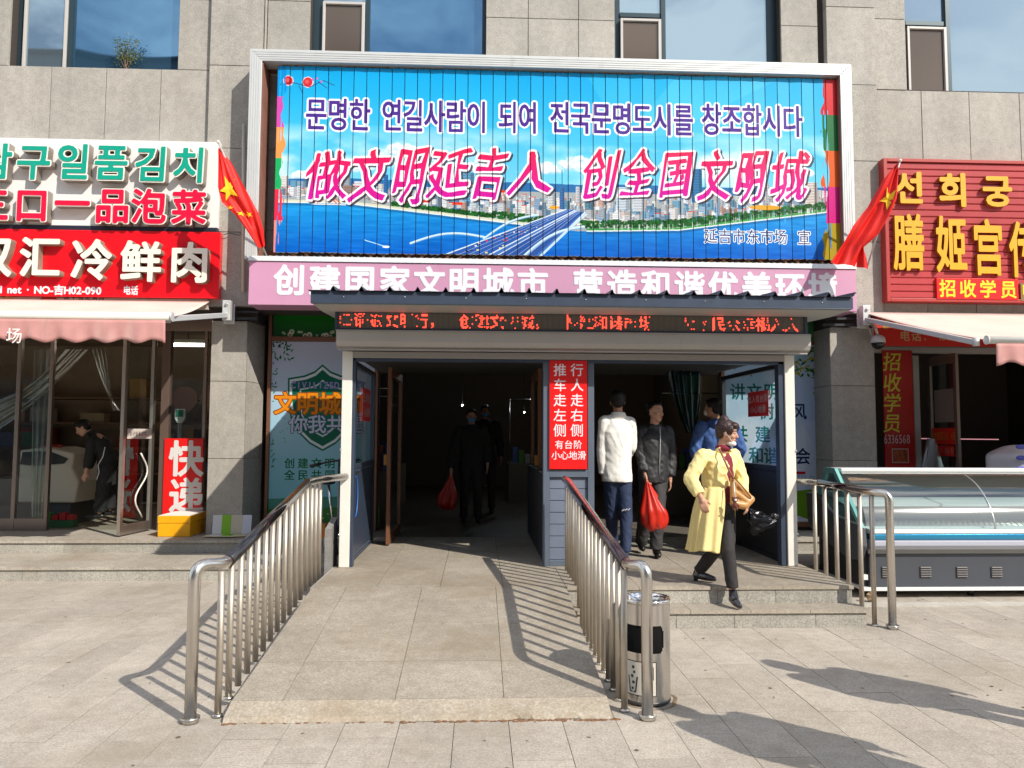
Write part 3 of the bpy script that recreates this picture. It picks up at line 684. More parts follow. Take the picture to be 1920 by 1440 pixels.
# lettering of the print
pur = (.30, .18, .56)
for s, x0, x1, y in (('문명한', 568, 688, 213), ('연길사람이', 708, 905, 217), ('되여', 925, 1000, 220), ('전국문명도시를', 1022, 1295, 223), ('창조합시다', 1310, 1505, 227)):
    n = len(s); cx, cy = bb((x0+x1)/2, y); sp = (x1-x0)*2/n; cv.text(s, cx, cy, sp*1.10, 128, pur, sp=sp, bold=2.6, outline=7, ocol=(.96, .96, .99))
def brush(seed):
    r = np.random.default_rng(seed); a = r.uniform(0, 6, 4)
    return lambda X, Y: (X+5*np.sin(Y/19+a[0])+2*np.sin(Y/7+a[1]), Y+4*np.sin(X/17+a[2])-0.05*(X-X.mean()))
for k, (ch, x0, x1, y0, y1) in enumerate((('做', 566, 650, 284, 372), ('文', 650, 725, 280, 378), ('明', 730, 792, 275, 382), ('延', 792, 874, 280, 372), ('吉', 876, 940, 278, 374), ('人', 938, 1030, 285, 366), ('创', 1082, 1152, 284, 376), ('全', 1156, 1220, 284, 374), ('国', 1228, 1292, 284, 374), ('文', 1300, 1366, 288, 382), ('明', 1372, 1432, 284, 384), ('城', 1438, 1514, 288, 382))):
    cx, cy = bb((x0+x1)/2, (y0+y1)/2); cv.text(ch, cx, cy, (x1-x0)*1.93, (y1-y0)*2.15, (.90, .10, .32), bold=.6, nib=6, outline=8, ocol=(.98, .95, .97), shear=.16, shadow=(7, 6), col2=(.80, .08, .64), fn=brush(k+3))
for s, x0, x1, y in (('延吉市东市场', 1312, 1472, 447), ('宣', 1490, 1517, 450)):
    n = len(s); cx, cy = bb((x0+x1)/2, y); sp = (x1-x0)*2/n; cv.text(s, cx, cy, sp, 58, (.18, .20, .42), sp=sp, bold=.8, outline=3.4, ocol=(.93, .95, .98))
cv.a = cv.a*(.97+.05*cv.noise(400, 200, 3, 77)[..., None])
print_m = cv.material('billboard print', SX0, SX1, SZ0, SZ1, rough=.32, gain=.97)
bbd = thing('billboard', 'wide slatted billboard with blue city and bridge print in an aluminium frame', 'billboard', (1, 9.7, 3.83))
FX0, FX1, FZ1, FZB, YF = -2.955, 4.905, 6.525, 3.80, 9.67; fw = .155
for poly, nm in (([(FX0, FZ1), (FX1, FZ1), (FX1-fw, FZ1-fw), (FX0+fw, FZ1-fw)], 'top'), ([(FX0, FZ1), (FX0+fw, FZ1-fw), (FX0+fw, FZB), (FX0, FZB)], 'l'), ([(FX1, FZ1), (FX1, FZB), (FX1-fw, FZB), (FX1-fw, FZ1-fw)], 'r')):
    q = G(); q.prism(poly, 'y', YF, 10.03 if nm != 'top' else 10.10)
    o = q.done('frame', alum, bbd, bev=.004)
    for k in range(4):   # ribbed extrusion
        d = .03+.03*k; q = G()
        if nm == 'top': q.box(FX0+d+.004, FX1-d-.004, YF-.004, YF, FZ1-d-.010, FZ1-d)
        elif nm == 'l': q.box(FX0+d, FX0+d+.010, YF-.004, YF, FZB, FZ1-d-.004)
        else: q.box(FX1-d-.010, FX1-d, YF-.004, YF, FZB, FZ1-d-.004)
        q.done('rib', alum, o)
q = G(); q.box(FX0+.1, FX1-.1, 9.99, 10.02, FZB, FZB+.18); q.box(FX0+.16, FX1-.16, YS+.16, 10.02, SZ1+.02, SZ1+.06)
q.done('rail', brown_m, bbd)
for a, b in ((FX1-fw-.012, FX1-fw-.002), (FX0+fw+.002, FX0+fw+.012)): q = G(); q.box(a, b, 9.69, 10.03, FZB, FZ1-fw); q.done('inner_lining', mat('shade brown lining', (.26, .12, .09), .6, var=.2), bbd)  # reddish brown puts shade and reflected colour into the inner sides
NS = 45; sw = (SX1-SX0)/NS
sidem = mat('slat edge', (.62, .66, .68), .4)
for i in range(NS):
    x0 = SX0+sw*i+.0046; x1 = SX0+sw*(i+1)-.0046; q = G(); a = random.uniform(-.0035, .0035); dz = random.uniform(-.006, .006); cx = (x0+x1)/2
    v = [(x0, YS+a), (x1, YS-a), (cx+.01, YS+.13)]
    q.prism(v, 'z', SZ0+dz, SZ1+dz, mi=1)
    for f in q.b.faces:
        if f.normal.y < -.7: f.material_index = 0
    o = q.done('slat', [print_m, sidem], bbd)
    q = G(); q.tube([(cx, YS+.05, SZ1+dz), (cx, YS+.05, SZ1+.05)], .02, 8); q.done('roller_pivot', brown_m, o); q = G(); q.tube([(cx, YS+.05, SZ0-.05), (cx, YS+.05, SZ0+dz)], .025, 8); q.done('roller_pivot', brown_m if i % 3 else dark_p, o)

# ================================================================== PINK BANNER BOX
pk = thing('slogan_board', 'long faded pink slogan board with white lettering under the billboard', 'signboard', (1, 9.6, 3.2))
PZ0, PZ1 = 3.205, 3.755; q = G(); q.box(-2.87, 4.86, 9.60, 10.02, PZ0, PZ1); 
pinkm = mat('faded pink film', 'c48fae', .5, var=.05, vscale=1.5, dirt=hexc('b2779c'), dscale=2.2, dthr=.6); q.done('board', pinkm, pk, bev=.004)
q = G(); q.prism([(9.585, PZ1+.002), (9.64, PZ1+.075), (10.0, PZ1+.075), (10.0, PZ1+.002)], 'x', -2.88, 4.87); q.done('top_ledge', alum, pk)
q = G()
for i in range(96): q.tube([(-2.8+i*.079, 9.70+.0*i, PZ1+.078), (-2.8+i*.079, 9.95, PZ1+.078)], .022, 6)
q.done('corrugated_edge', mat('grubby roof edge', (.30, .25, .20), .7, var=.3, vscale=30), pk, kind='stuff')
wl = mat('white film lettering', (.74, .75, .80), .45)
s = '创建国家文明城市 营造和谐优美环境'
xa, xb = P(543, 530, 9.6).x, P(1543, 530, 9.6).x; zc0, zc1 = P(543, 526, 9.6).z, P(1543, 541, 9.6).z
cells = [0, 1, 2, 3, 4, 5, 6, 7, None, 8.62, 9.62, 10.62, 11.62, 12.62, 13.62, 14.62, 15.62]
for ch, c in zip(s, cells):
    if c is None: continue
    me = glyph3(ch, xa+(xb-xa)*c/15.62, zc0+(zc1-zc0)*c/15.62, 9.596, .40, .40, .003, offset=.034, res=2)
    put('letter', me, wl, pk)

# ================================================================== ENTRANCE PORCH
po = thing('entrance_porch', 'projecting steel entrance porch with pale corner posts and corrugated canopy', 'porch', (.9, 7.66, .3))
VX0, VX1, VY = -1.352, 3.212, 7.66
for x0, x1 in ((VX0, VX0+.10), (VX1-.10, VX1)):
    q = G(); q.box(x0, x1, VY, VY+.10, .302, 2.425); o = q.done('corner_post', white_p, po, bev=.005)
    for z in (.62, 1.45): q = G(); q.ball((x0+(.0 if x0 < 0 else .10), VY-.0, z), .012, 10); q.done('bolt_cap', chrome, o)
q = G(); q.box(VX0+.10, VX1-.10, VY+.005, VY+.10, 2.36, 2.425); q.done('header', grey_p, po, bev=.004)
q = G(); q.box(VX0+.10, VX0+.13, VY+.02, VY+.12, .302, 2.36); q.box(VX1-.16, VX1-.10, VY+.02, VY+.12, .302, 2.36); q.box(VX0+.1, VX1-.1, VY+.02, VY+.12, 2.33, 2.359); q.done('inner_frame', slate_p, po, bev=.003)
# roller shutter box
q = G(); prof = [(7.46, 2.60), (7.46, 2.50), (7.485, 2.455), (7.56, 2.43), (7.66, 2.43), (7.66, 2.60)]; q.prism(prof, 'x', VX0-.03, VX1+.09); q.done('shutter_box', cream_p, po, bev=.003)
q = G(); q.box(VX0-.03, VX1+.09, 7.45, 7.475, 2.598, 2.612); q.box(VX0-.02, VX1+.07, 7.50, 7.52, 2.418, 2.43); q.done('trim', grey_p, po)
# roof
CX0, CX1, CYF = -1.545, 3.535, 7.05
q = G(); q.box(CX0, CX1, CYF, CYF+.02, 2.805, 2.915); q.box(CX0, CX1, CYF, CYF+.05, 2.80, 2.806)
q.prism([(CYF+.02, 2.805), (9.6, 3.0), (9.6, 3.11), (CYF+.02, 2.915)], 'x', CX0, CX0+.02); q.prism([(CYF+.02, 2.805), (9.6, 3.0), (9.6, 3.11), (CYF+.02, 2.915)], 'x', CX1-.02, CX1); q.done('fascia', slate_p, po, bev=.003)
q = G(); N = 400
def roofz(x):
    u = ((x-CX0-.08) % .257)/.257; return .042*max(0, min(1, (0.5-abs(u-.5)-.42)/.06)) if True else 0
R1 = random.Random(4); V = []
for i in range(N+1):
    x = CX0-.02+(CX1-CX0+.04)*i/N; z = roofz(x)+.006*mnoise.noise(Vector((x*2, 5, 0))); V.append([q.b.verts.new((x, CYF-.03, 2.915+z)), q.b.verts.new((x, 9.6, 3.12+z))])
for a, b in zip(V, V[1:]): q.b.faces.new((a[0], b[0], b[1], a[1]))
q.done('roof_sheet', mat('dark corrugated sheet', (.035, .04, .055), .45, .3, var=.2), po, solid=.004)
q = G(); q.prism([(CYF+.022, 2.806), (7.46, 2.82), (9.58, 2.93), (9.58, 2.90), (7.46, 2.79), (CYF+.022, 2.79)], 'x', CX0+.022, CX1-.022); q.done('soffit', mat('pale soffit', (.42, .42, .40), .6), po)
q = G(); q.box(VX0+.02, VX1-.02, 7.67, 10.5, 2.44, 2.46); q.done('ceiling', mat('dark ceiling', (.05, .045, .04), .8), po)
# side walls: siding boards below, glazing above
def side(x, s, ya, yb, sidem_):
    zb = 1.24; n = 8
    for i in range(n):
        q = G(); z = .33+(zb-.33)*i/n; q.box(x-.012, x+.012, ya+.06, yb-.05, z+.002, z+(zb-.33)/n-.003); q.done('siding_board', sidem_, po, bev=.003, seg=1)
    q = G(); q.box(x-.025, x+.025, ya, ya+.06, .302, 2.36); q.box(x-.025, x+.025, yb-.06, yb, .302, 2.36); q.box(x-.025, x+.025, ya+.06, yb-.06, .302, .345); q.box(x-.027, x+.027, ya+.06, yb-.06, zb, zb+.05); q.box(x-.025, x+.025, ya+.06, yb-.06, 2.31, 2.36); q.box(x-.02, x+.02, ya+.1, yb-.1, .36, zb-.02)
    f = q.done('side_frame', slate_p if s < 0 else dark_p, po, bev=.003)  # right frame takes the dark steel colour for its shaded side
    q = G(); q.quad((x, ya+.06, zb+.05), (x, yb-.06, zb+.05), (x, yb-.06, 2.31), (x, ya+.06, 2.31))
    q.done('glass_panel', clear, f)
def clearglass(name, tint, alpha, rough=.02):
    M = bpy.data.materials.new(name); M.use_nodes = True; n = M.node_tree.nodes; l = M.node_tree.links.new; n.remove(n['Principled BSDF'])
    tr = n.new('ShaderNodeBsdfTransparent'); tr.inputs[0].default_value = (*tint, 1); gl = n.new('ShaderNodeBsdfGlossy'); gl.inputs['Roughness'].default_value = rough; gl.inputs[0].default_value = (1, 1, 1, 1)
    fr = n.new('ShaderNodeLayerWeight'); fr.inputs[0].default_value = .5; pw = n.new('ShaderNodeMath'); pw.operation = 'POWER'; pw.inputs[1].default_value = 4.5; l(fr.outputs['Facing'], pw.inputs[0])
    ad = n.new('ShaderNodeMath'); ad.operation = 'ADD'; ad.inputs[1].default_value = alpha+.045; ad.use_clamp = True; l(pw.outputs[0], ad.inputs[0])
    mi_ = n.new('ShaderNodeMixShader'); l(ad.outputs[0], mi_.inputs[0]); l(tr.outputs[0], mi_.inputs[1]); l(gl.outputs[0], mi_.inputs[2]); l(mi_.outputs[0], n['Material Output'].inputs[0]); return M
clear = clearglass('clear glass', (.78, .86, .86), .0); clear_t = clearglass('tinted glass', (.42, .58, .60), .03); film = clearglass('clear plastic film', (.72, .76, .68), .17, .28)
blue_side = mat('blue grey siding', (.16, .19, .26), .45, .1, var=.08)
side(VX0+.06, -1, VY+.10, 9.52, blue_side); side(VX1-.07, 1, VY+.10, 9.75, mat('shade dark siding', (.022, .022, .028), .5))  # right siding near black: shade of that wall put into its colour
# centre unit
MX0, MX1 = .652, 1.166
q = G(); q.box(MX0, MX0+.065, 7.70, 7.80, .302, 2.36); q.box(MX1-.065, MX1, 7.70, 7.80, .302, 2.36); q.box(MX0+.065, MX1-.065, 7.70, 7.80, 1.18, 1.255); q.box(MX0+.065, MX1-.065, 7.70, 7.80, .302, .36); q.done('centre_frame', mat('slate frame', (.12, .15, .20), .42, .2, var=.1), po, bev=.004)
for i in range(7):
    z = .36+.82*i/7; q = G(); q.box(MX0+.067, MX1-.067, 7.73, 7.75, z+.002, z+.82/7-.003); q.done('siding_board', blue_side, po, bev=.003, seg=1)
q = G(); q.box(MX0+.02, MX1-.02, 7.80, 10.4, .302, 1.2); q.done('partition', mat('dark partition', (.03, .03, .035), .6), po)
# notice on the centre unit
no = thing('notice_board', 'tall red notice with white columns of characters on the porch centre frame', 'sign', (.9, 7.69, 1.26))
nx0, nx1, nz0, nz1 = .712, 1.092, 1.262, 2.352
q = G(); q.box(nx0, nx1, 7.675, 7.70, nz0, nz1); q.done('board', redpl, no, bev=.002)
for st, px in (('推车走左侧', 1050), ('行人走右侧', 1082)):
    for k, ch in enumerate(st):
        p = P(px, 694+k*28.3, 7.67); put('letter', glyph3(ch, p.x, p.z, 7.6735, .135, .135, .002, offset=.012, res=2), wl, no)
for st, py, x0, x1 in (('有台阶', 834, 1040, 1092), ('小心地滑', 854, 1034, 1099)):
    n = len(st)
    for k, ch in enumerate(st):
        p = P(x0+(x1-x0)*(k+.5)/n, py, 7.67); put('letter', glyph3(ch, p.x, p.z, 7.6735, .088, .092, .002, offset=.012, res=2), wl, no)
# LED sign
led = thing('led_sign', 'long dot matrix display with red scrolling characters under the canopy edge', 'display sign', (.95, 7.5, 2.6))
LX0, LX1, LZ0, LZ1, LY = -1.40, 3.28, 2.612, 2.80, 7.48
q = G(); q.box(LX0, LX1, LY+.03, 7.64, LZ0, LZ1+.02); q.box(LX0, LX1, LY, LY+.035, LZ0, LZ0+.022); q.box(LX0, LX1, LY, LY+.035, LZ1-.012, LZ1+.01); q.box(LX0, LX0+.03, LY, LY+.035, LZ0+.022, LZ1-.012); q.box(LX1-.03, LX1, LY, LY+.035, LZ0+.022, LZ1-.012)
q.done('case', slate_p, led, bev=.003)
NX, NZ = 384, 16; lc = Canvas(NX*4, NZ*4, (0, 0, 0)); msg = '口语进文明行， 创建文明城， 构建和谐市场， 为了民众幸福人人'; M = np.zeros((NZ*4, NX*4), bool)
for i, ch in enumerate(msg):
    if ch != ' ': M |= lc.tmask(ch, 24+i*49, NZ*2, 50, 62)
lit = M.reshape(NZ, 4, NX, 4).mean((1, 3)) > .42
rr = np.random.default_rng(2); colkeep = np.repeat(rr.random(NX//3+1) > .6, 3)[:NX]; lit &= colkeep[None, :] | (rr.random((NZ, NX)) > .84)
dx, dz = (LX1-LX0-.06)/NX, (LZ1-LZ0-.034)/NZ; on = G(); off = G()
q = G(); q.box(LX0+.03, LX1-.03, LY+.022, LY+.03, LZ0+.022, LZ1-.012); q.done('matrix_board', mat('display board', (.05, .045, .04), .6), led)
for j in range(NZ):
    for i in range(NX):
        x, z = LX0+.03+dx*(i+.5), LZ1-.012-dz*(j+.5); r = .0036
        if lit[j, i]: r = .0056; on.quad((x-r, LY+.0195, z-r), (x+r, LY+.0195, z-r), (x+r, LY+.0195, z+r), (x-r, LY+.0195, z+r))
        else: off.quad((x-r, LY+.0205, z-r), (x+r, LY+.0205, z-r), (x+r, LY+.0205, z+r), (x-r, LY+.0205, z+r))
on.done('lit_dots', mat('red led', (.5, .02, .01), .4, emit=(1, .055, .03), es=2.6), led, kind='stuff'); off.done('unlit_dots', mat('unlit led', (.27, .25, .22), .5), led, kind='stuff')

# ================================================================== POSTER WALLS BEHIND THE PORCH
YP = 10.55
def wallposter(px0, px1, z0, z1, draw, name, label, W_=900):
    x0, x1 = P(px0, 750, YP).x, P(px1, 750, YP).x; hh = int(W_*(z1-z0)/(x1-x0)); c = Canvas(W_, hh, (.8, .84, .95))
    def to(px, py):
        p = P(px, py, YP); return ((p.x-x0)/(x1-x0)*W_, (z1-p.z)/(z1-z0)*hh)
    k = W_/((px1-px0)); draw(c, to, k)
    th = thing(name, label, 'poster', ((x0+x1)/2, YP, z0)); q = G(); q.box(x0, x1, YP-.004, YP+.01, z0, z1); q.done('sheet', c.material(name+' print', x0, x1, z0, z1, rough=.25, gain=.9), th); return th
def leaves(c, cx, cy, n, sx, sy, s, cols, seed):
    R = random.Random(seed)
    for i in range(n):
        x, y = cx+R.uniform(-1, 1)*sx, cy+R.uniform(-1, 1)*sy; a = R.uniform(0, 6.3); L_, w_ = s*R.uniform(.6, 1.2), s*.3
        c.poly([(x-cos(a)*L_, y-sin(a)*L_), (x-sin(a)*w_, y+cos(a)*w_), (x+cos(a)*L_, y+sin(a)*L_), (x+sin(a)*w_, y-cos(a)*w_)], R.choice(cols))
def dL(c, to, k):
    t = (c.yy/c.h)[..., None]; c.a = np.array((.84, .86, .97))*(1-t)+np.array((.45, .80, .86))*t
    gg = [(.05, .42, .22), (.10, .52, .25), (.03, .30, .18)]; leaves(c, to(525, 655)[0], to(525, 655)[1], 40, 26*k, 20*k, 5*k, gg, 1); leaves(c, to(515, 700)[0], to(515, 700)[1], 14, 5*k, 55*k, 4*k, gg, 2)
    leaves(c, to(512, 850)[0], to(512, 850)[1], 10, 3*k, 30*k, 4*k, gg, 5); leaves(c, to(525, 800)[0], to(525, 800)[1], 10, 16*k, 35*k, 2.4*k, [(.1, .55, .5), (.25, .65, .6)], 6)
    def shield(s, col):
        pts = [(605, 683+ (1-s)*40)]
        L_ = [(590, 696), (570, 704), (540, 709), (540, 745), (545, 785), (560, 812), (580, 832), (605, 846)]
        f = lambda x, y: to(605+(x-605)*s, 768+(y-768)*s); P1 = [f(605, 683)]+[f(*p) for p in L_]+[f(1210-x, y) for x, y in L_[:-1][::-1]]; c.poly(P1, col)
    shield(1.0, (.02, .45, .33)); shield(.95, (.88, .92, .96)); shield(.88, (.02, .42, .32)); shield(.66, (.86, .90, .95)); shield(.62, (.03, .48, .36))
    c.text('CIVILIZED', *to(591, 722), 13*k, 17*k, (.66, .64, .86), sp=10.2*k, bold=2, outline=4, ocol=(.25, .30, .55)); c.text('CITY', *to(665, 722), 13*k, 17*k, (.66, .64, .86), sp=10.2*k, bold=2, outline=4, ocol=(.25, .30, .55))
    c.text('文明城市', *to(598, 757), 42*k, 44*k, (.95, .58, .10), sp=42*k, bold=5, outline=9, ocol=(.62, .30, .08))
    c.text('你我共建', *to(612, 796), 36*k, 36*k, (.80, .84, .94), sp=35*k, bold=3, outline=6, ocol=(.20, .32, .42))
    c.text('创建文明城市', *to(606, 869), 20*k, 20*k, (.02, .45, .28), sp=25*k, bold=2.5); c.text('全民共同参与', *to(606, 891), 20*k, 20*k, (.02, .45, .28), sp=25*k, bold=2.5)
    n = c.noise(200, 90, 3, 6); hz = .86*c.h; c.blend(((c.yy > hz+60*(n-.5)) ).astype(np.float32)*.75, (.10, .50, .38)); c.blend((c.yy > .93*c.h+60*(n-.5)).astype(np.float32), (.12, .48, .16))
    for i in range(26): R = random.Random(i); c.disc(R.uniform(0, c.w), R.uniform(.93, .99)*c.h, 7, 6, (.95, .95, .85))
wallposter(508, 702, .42, 2.86, dL, 'civic_poster', 'tall blue and green civic poster with a green shield behind the left railing')
def dT(c, to, k):
    c.a[:] = (.92, .78, .76); n = c.noise(260, 60, 3, 3)[0]; y0 = to(600, 585)[1]; t = np.clip((c.yy-y0)/(c.h-y0), 0, 1)[..., None]
    g_ = np.array((.10, .55, .12))*(1-t)+np.array((.03, .34, .08))*t; c.a = np.where((c.yy > y0+34*(n[None, :]-.5)+6*np.sin(c.xx/9))[..., None], g_, c.a)
    c.text('明视', *to(585, 568), 44*k, 40*k, (.03, .30, .22), sp=44*k, bold=6)
    R = random.Random(2)
    for i in range(36):
        x, y = R.uniform(0, c.w), c.h*R.uniform(.82, .98); r = R.choice([3, 4, 6])*k*.6
        for q in range(9): c.disc(x+r*cos(q*.7), y+r*sin(q*.7), r*.42, r*.42, (.93, .94, .92))
        c.disc(x, y, r*.5, r*.5, (.80, .62, .1))
wallposter(510, 702, 2.93, 3.36, dT, 'meadow_poster', 'green meadow poster strip with white daisies above the left civic poster', 800)
def dR(c, to, k):
    t = (c.yy/c.h)[..., None]; c.a = np.array((.68, .84, .95))*(1-t)+np.array((.86, .88, .96))*t
    c.blend(np.clip((c.noise(300, 300, 3, 5)-.5)*3, 0, .5), (.93, .95, 1))
    c.poly([to(1430, 660), to(1540, 690), to(1540, 860)], (.72, .80, .96), .5)
    leaves(c, *to(1522, 672), 70, 30*k, 32*k, 8*k, [(.18, .48, .10), (.55, .62, .12), (.10, .36, .08), (.70, .68, .15)], 1); leaves(c, *to(1532, 720), 16, 10*k, 20*k, 7*k, [(.18, .48, .10), (.55, .62, .12)], 2)
    for (x, y, r, col) in ((1377, 680, 7, (.12, .35, .42)), (1408, 699, 4, (.78, .45, .25))):
        u, v = to(x, y); c.disc(u, v, r*k, r*k*1.1, col); c.disc(u, v, r*k*.4, r*k*1.1, np.array(col)*1.3); c.poly([(u-r*k*.5, v+r*k), (u+r*k*.5, v+r*k), (u, v+r*k*1.9)], np.array(col)*.7)
    te = (.03, .42, .40)
    for s, pts in (('讲文明', ((1383, 735), (1414, 735), (1446, 735))), ('树新风', ((1437, 772), (1468, 772), (1498, 772))), ('共建', ((1388, 814), (1430, 815))), ('和谐社会', ((1418, 854), (1446, 855), (1475, 855), (1505, 856)))):
        for ch, p in zip(s, pts): c.text(ch, *to(*p), 29*k, 32*k, te if p[0] < 1480 else (.05, .20, .38), bold=3.0)
    u, v = to(1490, 884); c.rect(u, v, u+20*k, v+5*k, (.85, .12, .18))
    for i in range(30): R = random.Random(i); u, v = to(1375+i*5.5, 905); c.rect(u, v-R.uniform(4, 16)*k, u+4*k, v, (.62, .72, .86))
    u, v = to(1500, 925); c.poly([to(1350, 935), to(1545, 915), to(1545, 985), to(1350, 985)], (.42, .62, .12)); c.poly([to(1350, 950), to(1500, 968), to(1545, 985), to(1350, 1000)], (.88, .90, .95))
    c.disc(*to(1520, 945), 5*k, 5*k, (.9, .9, .4))
wallposter(1358, 1540, .42, 2.88, dR, 'slogan_poster', 'pale blue slogan poster with teal characters and leaves behind the porch right side')
q = G()
x0, x1 = P(702, 750, YP).x, P(1358, 750, YP).x; xl, xr = P(508, 750, YP).x, P(1540, 750, YP).x
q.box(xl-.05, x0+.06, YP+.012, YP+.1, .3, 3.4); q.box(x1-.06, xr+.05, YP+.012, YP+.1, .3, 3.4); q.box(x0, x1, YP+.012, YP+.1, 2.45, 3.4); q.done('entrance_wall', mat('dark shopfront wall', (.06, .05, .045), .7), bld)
q = G()
q.b.free()
for a, b in ((xl-.045, xl-.002), (xr+.002, xr+.045), (x0+.002, x0+.05), (x1-.05, x1-.002)): q = G(); q.box(a, b, YP-.04, YP+.01, .302, 3.22); q.done('shopfront_post', brown_m, bld, bev=.003)
for a, b in ((xl, x0), (x1, xr)):
    for z0_, z1_ in ((2.863 if a < 0 else 2.885, 2.927), (.35, .418)): q = G(); q.box(a, b, YP-.038, YP+.008, z0_, z1_); q.done('shopfront_rail', brown_m, bld, bev=.003)
q = G(); q.box(x1-.03, xr, YP-.005, YP+.005, 2.93, 3.3); q.done('transom_panel', mat('green transom', (.05, .20, .07), .4), bld)
# market hall interior
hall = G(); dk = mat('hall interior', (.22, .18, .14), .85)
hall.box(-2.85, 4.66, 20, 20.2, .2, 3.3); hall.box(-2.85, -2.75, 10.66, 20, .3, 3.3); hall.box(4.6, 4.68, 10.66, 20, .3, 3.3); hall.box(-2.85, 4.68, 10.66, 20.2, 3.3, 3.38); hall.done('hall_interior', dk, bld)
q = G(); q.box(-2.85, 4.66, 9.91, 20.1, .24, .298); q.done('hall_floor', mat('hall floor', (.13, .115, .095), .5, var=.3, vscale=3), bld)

# fixings: screws along the canopy fascia and frame, a loose wire on the wall
for k in range(9):
    x = CX0+.3+k*.56; q = G(); q.ball((x, CYF-.001, 2.86+.004*(k % 2)), .007, 8); q.done('screw', steel, po)
wr = thing('loose_wire', 'thin black wire sagging on the stone between the left sign and the billboard', 'wire', (-3.1, 10, 4.3)); q = G()
q.tube([P(419, 440, 9.98), P(432, 437, 9.99), P(447, 441, 9.99), P(462, 437, 9.99)], .005, 6); q.done('wire', black, wr)
pp = thing('drain_pipe', 'short pale plastic pipe fixed on the left pilaster beside the billboard', 'pipe', (-2.97, 9.98, 3.5)); p0, p1 = P(457, 233, 9.98), P(456, 548, 9.98); q = G(); q.tube([p1, p0], .022, 10); q.done('pipe', mat('pale pipe', (.50, .46, .40), .5), pp)
# ================================================================== LEFT SHOP SIGNS
teal = mat('teal acrylic', '0f9a84', .3); rose = mat('crimson acrylic', 'd8103c', .3); rim = mat('cream rim', (.88, .84, .76), .4); side_m = mat('grey letter return', (.24, .21, .18), .5)
board_w = mat('white panel', (.78, .77, .76), .4, var=.03, vscale=3, dirt=(.60, .58, .55), dscale=1.8, dthr=.62)
sg = thing('pickle_shop_sign', 'white fascia sign with raised teal Korean and crimson Chinese letters', 'sign', (-5.4, 10.0, 4.27))
q = G(); q.box(-7.9, -3.40, 9.97, 10.08, 4.265, 5.405); q.done('board', board_w, sg, bev=.004)
q = G(); q.box(-7.9, -3.40, 9.95, 10.06, 4.205, 4.262); q.done('lower_trim', mat('navy trim', (.02, .022, .04), .35), sg, bev=.003)
def puffy(ch, px, py, w, h, face, parent, yb=9.97, depth=.13, o1=.035, o2=.012, shear=0.):
    p = P(px, py, yb-.1); yf = yb-depth
    b = put('letter', glyph3(ch, p.x, p.z, yf, w, h, depth-.012, offset=o1, shear=shear), None, parent); me = b.data
    me.materials.append(side_m); me.materials.append(rim)
    for f in me.polygons: f.material_index = 1 if f.normal.y < -.7 else 0
    put('letter_face', glyph3(ch, p.x, p.z, yf-.008, w, h, .0085, offset=o2, shear=shear), face, b)
for ch, px, py in (('삼', -7, 305), ('구', 66, 306), ('일', 140, 306), ('품', 211, 307), ('김', 286, 310), ('치', 357, 312)): puffy(ch, px, py, .475, .49, teal, sg, o1=.058, o2=.026, shear=.03)
for ch, px, py in (('三', -13, 386), ('口', 62, 386), ('一', 138, 384), ('品', 213, 388), ('泡', 281, 389), ('菜', 356, 391)): puffy(ch, px, py, .45, .47, rose, sg, o1=.058, o2=.027)
rs = thing('meat_shop_sign', 'red fascia sign with thick white Chinese letters below the white sign', 'sign', (-5.4, 9.9, 3.3))
q = G(); q.box(-7.9, -3.345, 9.93, 10.06, 3.335, 4.20); q.done('board', mat('glossy red board', 'e0121f', .22, var=.04, vscale=1.5, coat=.3), rs, bev=.004)
cream_l = mat('cream letter', (.74, .71, .62), .5); cream_s = mat('dusty letter return', (.26, .21, .16), .7, var=.2, vscale=20)
for ch, px, py in (('双', -16, 481), ('汇', 75, 483), ('冷', 172, 488), ('鲜', 264, 491), ('肉', 355, 493)):
    p = P(px, py, 9.82); b = put('letter', glyph3(ch, p.x, p.z, 9.82, .52, .54, .11, offset=.030), None, rs); b.data.materials.append(cream_s); b.data.materials.append(cream_l)
    for f in b.data.polygons: f.material_index = 1 if f.normal.y < -.7 else 0
def strip(s, px0, px1, py0, py1, hpx, Y, name, m, parent, bold=.02, depth=.002, prop=True):
    adv = [glyph2(c)[2] if c != ' ' else .5 for c in s]; tot = sum(adv); t = 0; q = G()
    for c, a in zip(s, adv):
        f = (t+a/2)/tot; t += a
        if c == ' ': continue
        p = P(px0+(px1-px0)*f, py0+(py1-py0)*f, Y); w = (px1-px0)/tot/1440*Y; h = hpx/1440*Y; me = glyph3(c, p.x, p.z, Y, w*.97, h, depth, offset=bold, res=2); q.b.from_mesh(me); bpy.data.meshes.remove(me)
    return q.done(name, m, parent)
strip('hui net · NO-吉H02-090', -18, 190, 542, 545, 19, 9.927, 'lettering', wl, rs, .035); strip('电话', 231, 259, 544, 545, 18, 9.927, 'lettering', wl, rs, .03)
fs = thing('under_sign_strip', 'narrow pale strip with small Korean lettering just above the left awning', 'sign', (-5.4, 9.99, 3.2))
q = G(); q.box(-7.9, -3.5, 9.985, 10.04, 3.20, 3.33); q.done('board', mat('pale strip', (.55, .48, .42), .5, var=.1), fs)
strip('삼구일품김치', 118, 197, 557, 558, 17, 9.98, 'lettering', mat('dark print', (.05, .03, .03), .5), fs, .01); strip('A', 72, 112, 557, 557, 26, 9.98, 'lettering', mat('red print', 'b31b12', .5), fs, .05)
strip('♨', 4, 24, 556, 556, 18, 9.98, 'lettering', mat('yellow print', 'c9921c', .5), fs, .0)

